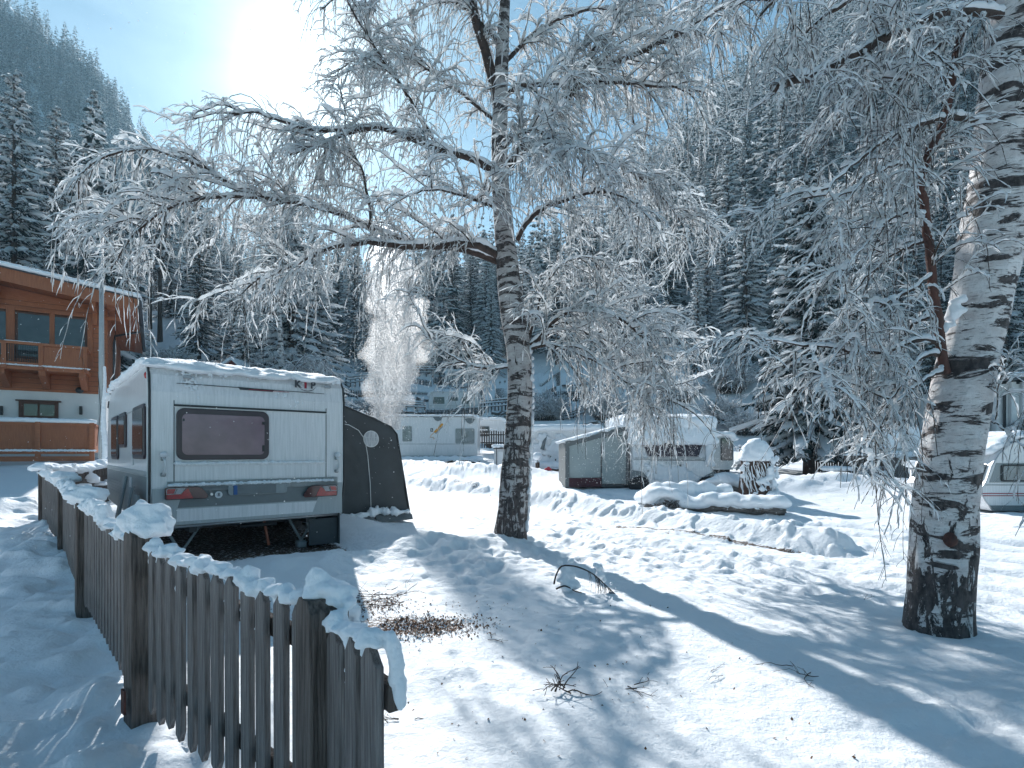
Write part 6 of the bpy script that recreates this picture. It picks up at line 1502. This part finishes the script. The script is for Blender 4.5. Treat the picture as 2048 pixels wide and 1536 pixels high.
log_edge('timber_edging', 'dark timber edging in front of the caravan with the orange slash', 806, 960, 918, 26.4, .10)
log_edge('timber_edging', 'dark timber edging by the round capped post', 1058, 1132, 938, 21.8, .09, snow=.20)
r = thing('rock', 'dark rock sticking out of the snow bank below the caravan with the orange slash', 'rock', (0, 0, 0)); b = MB(); p = PX(917, 940, 22.5); z = tz(p.x, p.y)
for k, (dx_, rr) in enumerate(((-.35, .18), (0, .24), (.2, .26), (.4, .15))): b.lump((p.x + dx_, p.y - .1, z + .06), (rr, .2, .13), k, .6, 9)
b.build('stone', pm('dark_stone', (.04, .035, .03), .9, bump=.8), r)

# fences on the terraces and along the pitches
def picket_row(label, px0, px1, py, Yd, h=.8, gap=.13, wd=.07, mat='dark_wood', rails=True, snow=True, group=None, z=None, px_is=True):
    a = PX(px0, py, Yd); c = PX(px1, py, Yd); L_ = c.x - a.x; n = min(int(L_ / gap), 98); root = thing('picket_fence', label, 'fence', (a.x, Yd, 0), 0, group)
    for i in range(n + 1):
        x = L_ * i / n; zz = tz(a.x + x, Yd) if z is None else z; b = MB(); hh = h * rnd.uniform(.94, 1.03); b.prism([(x - wd / 2, zz - .1), (x + wd / 2, zz - .1), (x + wd / 2, zz + hh - .03), (x, zz + hh), (x - wd / 2, zz + hh - .03)], -.015, .015); b.build('picket', M[mat], root)
    b = MB()
    for q in (.25, .75): b.tube([(L_ * i / 8, .03, (tz(a.x + L_ * i / 8, Yd) if z is None else z) + h * q) for i in range(9)], .035, 4)
    b.build('rail', M[mat], root)
    if snow:
        s = MB()
        for i in range(n + 1):
            x = L_ * i / n; zz = tz(a.x + x, Yd) if z is None else z
            if rnd.random() < .75: s.lump((x, 0, zz + h + .02), (gap * .6, .06, rnd.uniform(.02, .07)), i, .4, 7)
        s.build('snow_cap', M['snow'], root)
    return root
TF = 'fences along the terraced pitches'
picket_row('little dark picket fence in front of the pale caravan left of the middle birch trunk', 950, 1016, 890, 29.5, .85, .12, group=None, z=H + (HY - 892) / F * 29.5)
def at_slope_row(label, px0, px1, pyw, lo, hi, **kw):
    Yd, x = on_slope((px0 + px1) / 2, pyw, lo, hi); return picket_row(label, px0, px1, pyw, Yd, **kw)
at_slope_row('dark picket fence just below the small caravan with three windows', 852, 962, 836, 36, 60, h=1.0, gap=.13, wd=.08)
at_slope_row('picket fence on the left half of the terraces, above the dark awning roof', 690, 760, 800, 38, 62, h=.95, gap=.17, wd=.09)
at_slope_row('upper picket fence left of the uppermost caravan', 812, 862, 776, 44, 66, h=1.0, gap=.16, wd=.09)
at_slope_row('picket fence running under the uppermost caravan', 868, 985, 768, 44, 66, h=1.0, gap=.17, wd=.09)
at_slope_row('picket fence on the right hand terraces behind the trailing birch twigs', 1066, 1190, 800, 40, 64, h=1.0, gap=.18, wd=.09)
def rail_fence(label, px0, px1, pyw, lo, hi, h=1.0):
    Yd, x = on_slope((px0 + px1) / 2, pyw, lo, hi); a = PX(px0, pyw, Yd); c = PX(px1, pyw, Yd); root = thing('rail_fence', label, 'fence', (0, 0, 0)); n = 8; s = MB()
    for i in range(n + 1): x = a.x + (c.x - a.x) * i / n; z = tz(x, Yd); b = MB(); b.tube([(x, Yd, z - .2), (x, Yd, z + h)], .06, 6); b.build('post', M['dark_wood'], root)
    for q in (.4, .75, 1.0):
        b = MB(); pts = [(a.x + (c.x - a.x) * i / 20, Yd - .06, tz(a.x + (c.x - a.x) * i / 20, Yd) + h * q) for i in range(21)]; b.tube(pts, .05, 5); b.build('rail', M['dark_wood'], root)
        for i in range(80): t = i / 79; k = t * 20; j = min(int(k), 19); z = pts[j][2] * (1 - k + j) + pts[j + 1][2] * (k - j); s.lump((a.x + (c.x - a.x) * t, Yd - .06, z + .07), (.13, .07, rnd.uniform(.02, .08)), i, .4, 7)
    s.build('snow_cover', M['snow'], root)
rail_fence('rail fence left of the falling snow above the awning roof', 692, 765, 770, 40, 66)
rail_fence('rail fence right of the falling snow on the upper terrace', 800, 905, 752, 50, 70)
rail_fence('rail fence right of the small caravan with three windows', 962, 1018, 822, 38, 60)
rail_fence('low rail fence under the left terraces by the falling snow', 700, 850, 822, 36, 56, .7)
rail_fence('rail fence on the right terraces below the wooded slope', 1064, 1230, 838, 36, 56, .8)
# rocks showing on the terrace banks
rg = random.Random(21)
for i in range(34):
    px_ = rg.choice([rg.uniform(700, 850), rg.uniform(880, 1010), rg.uniform(1070, 1260)]); Yd, x = on_slope(px_, rg.uniform(770, 850), 37, 62); x = (px_ - CX) / F * Yd; b = MB()
    for k in range(7): b.lump((x + k * .35 + rg.uniform(-.1, .1), Yd - .2, tz(x + k * .35, Yd - .2) + rg.uniform(-.1, .2)), (rg.uniform(.2, .45), .25, rg.uniform(.1, .3)), i * 9 + k, .6, 7)
    tag(b.build('rock', M['rock']), 'dark boulders showing through the snow on a terrace bank', 'rocks', 'boulders on the terrace banks')
# board fence by the spruce
def board_fence():
    Yd = 17.6; a = (1688 - CX) / F * Yd; c = (1842 - CX) / F * Yd; root = thing('board_fence', 'weathered upright board fence with snow along its top, left of the leaning birch', 'fence', (0, 0, 0)); n = 26; s = MB()
    for i in range(n):
        x = a + (c - a) * (i + .5) / n; b = MB(); b.box((x, Yd + rnd.uniform(-.01, .01), .35 + .43), ((c - a) / n * .93, .03, .92)); b.build('board', M['old_wood'] if i > 15 else M['old_wood_dark'], root)
    b = MB(); b.box(((a + c) / 2, Yd + .04, 1.05), (c - a, .05, .08)); b.build('rail', M['old_wood_dark'], root)
    for i in range(90): t = i / 89; s.lump((a + (c - a) * t, Yd, 1.28), (.09, .10, rnd.uniform(.03, .08) * (1.6 if t > .6 else .7)), i, .3, 8)
    soften(s.build('snow_cap', M['snow'], root), .03, 2)
board_fence()
picket_row('dark picket fence between the big spruce foot and the low utility box', 1628, 1700, 950, 21.5, .8, .10, .07, z=.45)
picket_row('dark picket fence in the shade left of the big spruce foot', 1480, 1560, 950, 27, .8, .13, .08)
frost_bush('frosted_bush', *at_px(1752, 17.0), .45, .75, 'small snow dusted bush in front of the board fence', 77, None, 90)
x, y = at_px(1826, 13.8); r = thing('bollard', 'post with flat snow cap just left of the leaning birch', 'post', (x, y, tz(x, y))); b = MB(); b.tube([(0, 0, -.2), (0, 0, .62)], .07, 8); b.build('post', M['box_white'], r); b = MB(); b.lump((0, 0, .72), (.22, .2, .11), 2, .15, 12); b.build('snow_cap', M['snow'], r)
# hut on the slope
Yd = 34; X0, _ = at_px(440, Yd); z = tz(X0, Yd); r = thing('hut', 'small red brown hut roof peeping over the roof of the large caravan', 'hut', (X0, Yd, 0)); zr = H + (HY - 717) / F * Yd; Lh = 44 / F * Yd
b = MB(); b.prism([(.1, z - .3), (Lh - .1, z - .3), (Lh - .1, zr - .5), (Lh * .55, zr - .05), (.1, zr - .5)], 0, 2); b.build('wall', pm('hut_wall', (.20, .07, .06), .8), r)
b = MB(); b.prism([(-.1, zr - .62), (0, zr - .62), (Lh * .55, zr - .08), (Lh, zr - .62), (Lh + .1, zr - .58), (Lh * .55, zr + .10), (-.1, zr - .50)], -.2, 2.2); b.build('roof', M['snow'], r)

# ------------------------------------------------------------------ branches and litter on the snow
def ground_twigs(name, label, px, py, seed, n, ln, thick=.004, up=.3, snow=False, spread=.15, group=None, curl=.5):
    g = np.random.default_rng(seed); Yd = F * H / (py - HY); x = (px - CX) / F * Yd; z = tz(x, Yd); root = thing(name, label, 'branch', (x, Yd, z), 0, group)
    P = []
    for i in range(n):
        a = g.uniform(0, 6.28); p = np.array([g.normal() * spread * .3, g.normal() * spread * .3, .01]); d = np.array([math.cos(a), math.sin(a) * .6, g.uniform(0, up)]); q = [p.copy()]
        for k in range(7): d = d / np.linalg.norm(d); p = p + d * ln * g.uniform(.6, 1.1) / 7; p[2] = max(p[2], .006); d = d + g.normal(size=3) * curl * .4 + np.array([0, 0, -.12]); q.append(p.copy())
        P.append(q)
    P = np.array(P); V, Fq = tubes_np(P, np.linspace(thick, thick * .4, 8)[None] * np.ones((n, 1)), 5); np_mesh('stem', V, Fq, M['dark_twig'], root)
    s4 = grow(g, P, n * 4, ln * .3, 4, side=.8, fwd=.8, up=.1, droop=.2); s4[..., 2] = np.maximum(s4[..., 2], .004); V, Fq = tubes_np(s4, np.full(s4.shape[:2], thick * .45), 3); np_mesh('twigs', V, Fq, M['dark_twig'], root)
    return root
ground_twigs('fallen_twigs', 'tangled tuft of dark twigs standing up in the shaded snow at the lower middle', 1130, 1392, 3, 7, .20, .0045, 1.6, spread=.1)
ground_twigs('fallen_twigs', 'thin forked twig lying in the shade right of the tangled tuft', 1275, 1368, 5, 3, .30, .003, .1, curl=.7)
ground_twigs('fallen_twigs', 'broken twig lying in the shade below the leaning birch', 1590, 1345, 6, 3, .24, .003, .1)
ground_twigs('fallen_twigs', 'short twig on the snow between the forked and the broken twig', 1440, 1350, 7, 2, .16, .002, .1)
ground_twigs('fallen_twigs', 'thorny twig lying at the foot of the last fence picket', 805, 1438, 8, 4, .16, .0025, .25)
ground_twigs('fallen_twigs', 'brushwood lying on the half cleared ground behind the fence posts', 745, 1190, 9, 14, .55, .004, .1, spread=.5)
ground_twigs('fallen_twigs', 'small stick beside the bare leaf patch', 985, 1280, 10, 2, .2, .003, .1)
ground_twigs('fallen_twigs', 'short twig standing in the snow by the foot of the leaning birch', 1728, 1208, 14, 2, .09, .002, 2.0)
# drooping snowed branch tip stuck in the snow
def fallen_branch():
    g = np.random.default_rng(15); Yd = 5.25; root = thing('fallen_branch', 'arched fallen branch with snow clumps lying between the two birches', 'branch', (0, 0, 0))
    def pth(L): return np.array([[*PX(a, b_, Yd)] for a, b_ in L])
    A = resample([tuple(q) for q in pth([(1108, 1168), (1112, 1150), (1122, 1132), (1140, 1130), (1160, 1134), (1185, 1146), (1210, 1168), (1232, 1188), (1244, 1196)])], 24); A[:, 1] += np.linspace(0, -.1, 24); B = resample([tuple(q) for q in pth([(1112, 1178), (1130, 1172), (1150, 1182), (1165, 1186)])], 24)
    P = np.stack([A, B]); V, Fq = tubes_np(P, np.linspace(.009, .004, 24)[None] * np.ones((2, 1)), 6); np_mesh('stem', V, Fq, M['dark_twig'], root)
    t = grow(g, P[:1], 60, .17, 6, side=.3, fwd=.3, up=-.5, droop=1.2, t0=.5); V, Fq = tubes_np(t, np.full(t.shape[:2], .0018), 3); np_mesh('twigs', V, Fq, M['dark_twig'], root)
    s = MB()
    for px_, py_, rr in ((1130, 1140, .05), (1125, 1158, .06), (1140, 1150, .055), (1150, 1170, .06), (1135, 1175, .07), (1120, 1125, .03), (1142, 1122, .035), (1198, 1135, .04), (1200, 1150, .045), (1208, 1160, .03), (1190, 1130, .03), (1232, 1176, .018), (1222, 1168, .02)): p = PX(px_, py_, Yd + .06); s.lump((p.x, p.y, p.z), (rr, rr, rr * .9), px_, .3, 12)
    soften(s.build('snow_clump', M['snow'], root), .012, 2)
fallen_branch()
# leaf litter: countless small scraps
def litter():
    g = np.random.default_rng(31); n = 3800
    cx_ = np.where(g.random(n) < .72, g.normal(-.72, .24, n), g.normal(-1.3, .40, n)); cy_ = np.where(cx_ > -1.05, g.normal(4.24, .15, n), g.normal(4.9, .2, n))
    k = 200; cx_[:k] = g.uniform(-1.0, 1.6, k); cy_[:k] = 1.7 + 3.2 * g.random(k) ** 1.3; cx_[k:k + 500] = g.normal(-1.0, .5, 500)
    z = T(cx_, cy_) + .004; a = g.uniform(0, 6.28, n); s = g.uniform(.004, .013, n); s[:k] *= .8; dx_ = np.stack([np.cos(a), np.sin(a), g.normal(size=n) * .5], 1) * s[:, None]; dy_ = np.stack([-np.sin(a) * .6, np.cos(a) * .6, g.normal(size=n) * .4], 1) * s[:, None]
    c = np.stack([cx_, cy_, z], 1); V = np.stack([c - dx_, c - dy_, c + dx_, c + dy_ + np.array([0, 0, .004])], 1).reshape(-1, 3)
    o = np_mesh('leaf_litter', V, np.arange(n * 4).reshape(-1, 4), [M['leaf'], M['twig']], None, False, (g.random(n) < .25).astype(int)); tag(o, 'brown leaf scraps scattered on the thawed patch and the snow around it', 'leaf litter', kind='stuff')
litter()

# ------------------------------------------------------------------ falling powder snow
def flakes(name, label, n, fn, seed, s0, s1):
    g = np.random.default_rng(seed); c = fn(g, n); s = g.uniform(s0, s1, n) ** 1.0; 
    d = np.array([[1, 1, 1], [1, -1, -1], [-1, 1, -1], [-1, -1, 1]]) / 1.7
    Rr = g.normal(size=(n, 3, 3)); Q, _ = np.linalg.qr(Rr); V = c[:, None, :] + np.einsum('kj,njl->nkl', d, Q) * s[:, None, None] * g.uniform(.6, 1.4, (n, 4, 1))
    base = np.arange(n)[:, None] * 4; f = np.concatenate([base + np.array([[0, 1, 2]]), base + np.array([[0, 3, 1]]), base + np.array([[0, 2, 3]]), base + np.array([[1, 3, 2]])], 1).reshape(-1, 3)
    o = np_mesh(name, V.reshape(-1, 3), f, M['powder'], None, False); return tag(o, label, 'falling snow', kind='stuff')
YP = 11.8
def colm(g, n):
    t = g.random(n) ** .9; py = 500 + 360 * t; w_ = np.interp(py, [500, 700, 860], [42, 46, 34]); c0 = np.interp(py, [480, 650, 730, 830], [772, 782, 784, 770]); lane = g.integers(0, 4, n); off = g.normal(size=n) * np.array([.22, .30, .16, .75])[lane] * w_ + np.array([-.55, .15, .75, 0])[lane] * w_ + np.sin(py / 31 + lane) * 5
    Y = YP + g.normal(size=n) * .22; return np.stack([(c0 + off - CX) / F * Y, Y, H + (HY - py) / F * Y], 1)
flakes('falling_snow', 'plume of powder snow dropping from the birch limb behind the dark awning', 24000, colm, 51, .006, .016)
def cloudf(g, n):
    Y = g.uniform(9.5, 14, n); px = np.where(g.random(n) < .35, g.normal(790, 75, n), g.normal(1330, 90, n)); py = np.where(px < 1000, g.uniform(480, 900, n), 640 + 330 * g.random(n) ** .8); return np.stack([(px - CX) / F * Y, Y, H + (HY - py) / F * Y], 1)
flakes('drifting_snow', 'fine snow dust drifting in the air before the caravans', 9000, cloudf, 52, .004, .010)
def allf(g, n):
    Y = g.uniform(2.2, 14, n); px = g.uniform(-50, 2100, n); py = g.uniform(-20, 1100, n); return np.stack([(px - CX) / F * Y, Y, H + (HY - py) / F * Y], 1)
flakes('snow_flakes', 'scattered single flakes sparkling in the sunlit air', 2600, allf, 53, .0025, .006)
def plume(name, label, dens, scale, seed):
    g = random.Random(seed); b = MB()
    for py, px_, r in ((482, 770, .22), (520, 768, .34), (560, 775, .42), (610, 780, .46), (660, 785, .50), (700, 788, .52), (740, 785, .46), (790, 776, .36), (840, 770, .26)):
        for k in range(6): p = PX(px_ + g.gauss(0, 16) * r * 2, py + g.uniform(-22, 22), YP + g.gauss(0, .12)); b.lump((p.x, p.y, p.z), (r * scale * g.uniform(.45, .95), r * scale * .8, .32), g.randint(0, 999), .4, 12)
    m = bpy.data.materials.new(name); m.use_nodes = True; nt = m.node_tree; nt.nodes.clear()
    out = N(nt, 'ShaderNodeOutputMaterial'); v = N(nt, 'ShaderNodeVolumePrincipled'); v.inputs['Color'].default_value = (.98, .99, 1, 1); v.inputs['Density'].default_value = dens; v.inputs['Anisotropy'].default_value = .78
    nt.links.new(v.outputs[0], out.inputs['Volume']); o = soften(b.build(name, m), .06, 3, .22, .30); tag(o, label, 'falling snow', kind='stuff')
plume('powder_cloud', 'bright veil of powder snow inside the falling plume behind the dark awning', .45, 1.25, 5)
plume('powder_cloud', 'dense inner streaks of the falling powder snow behind the dark awning', .55, .62, 6)
# the cold air of the valley: far slopes fade toward pale blue
def haze():
    b = MB(); b.box((0, 150, 195), (1300, 740, 420)); m = bpy.data.materials.new('haze'); m.use_nodes = True; nt = m.node_tree; nt.nodes.clear()
    out = N(nt, 'ShaderNodeOutputMaterial'); v = N(nt, 'ShaderNodeVolumePrincipled'); v.inputs['Color'].default_value = (.50, .80, 1, 1); v.inputs['Density'].default_value = HAZE; v.inputs['Anisotropy'].default_value = .2
    nt.links.new(v.outputs[0], out.inputs['Volume']); tag(b.build('haze', m), kind='stuff')
HAZE = .0004
haze()
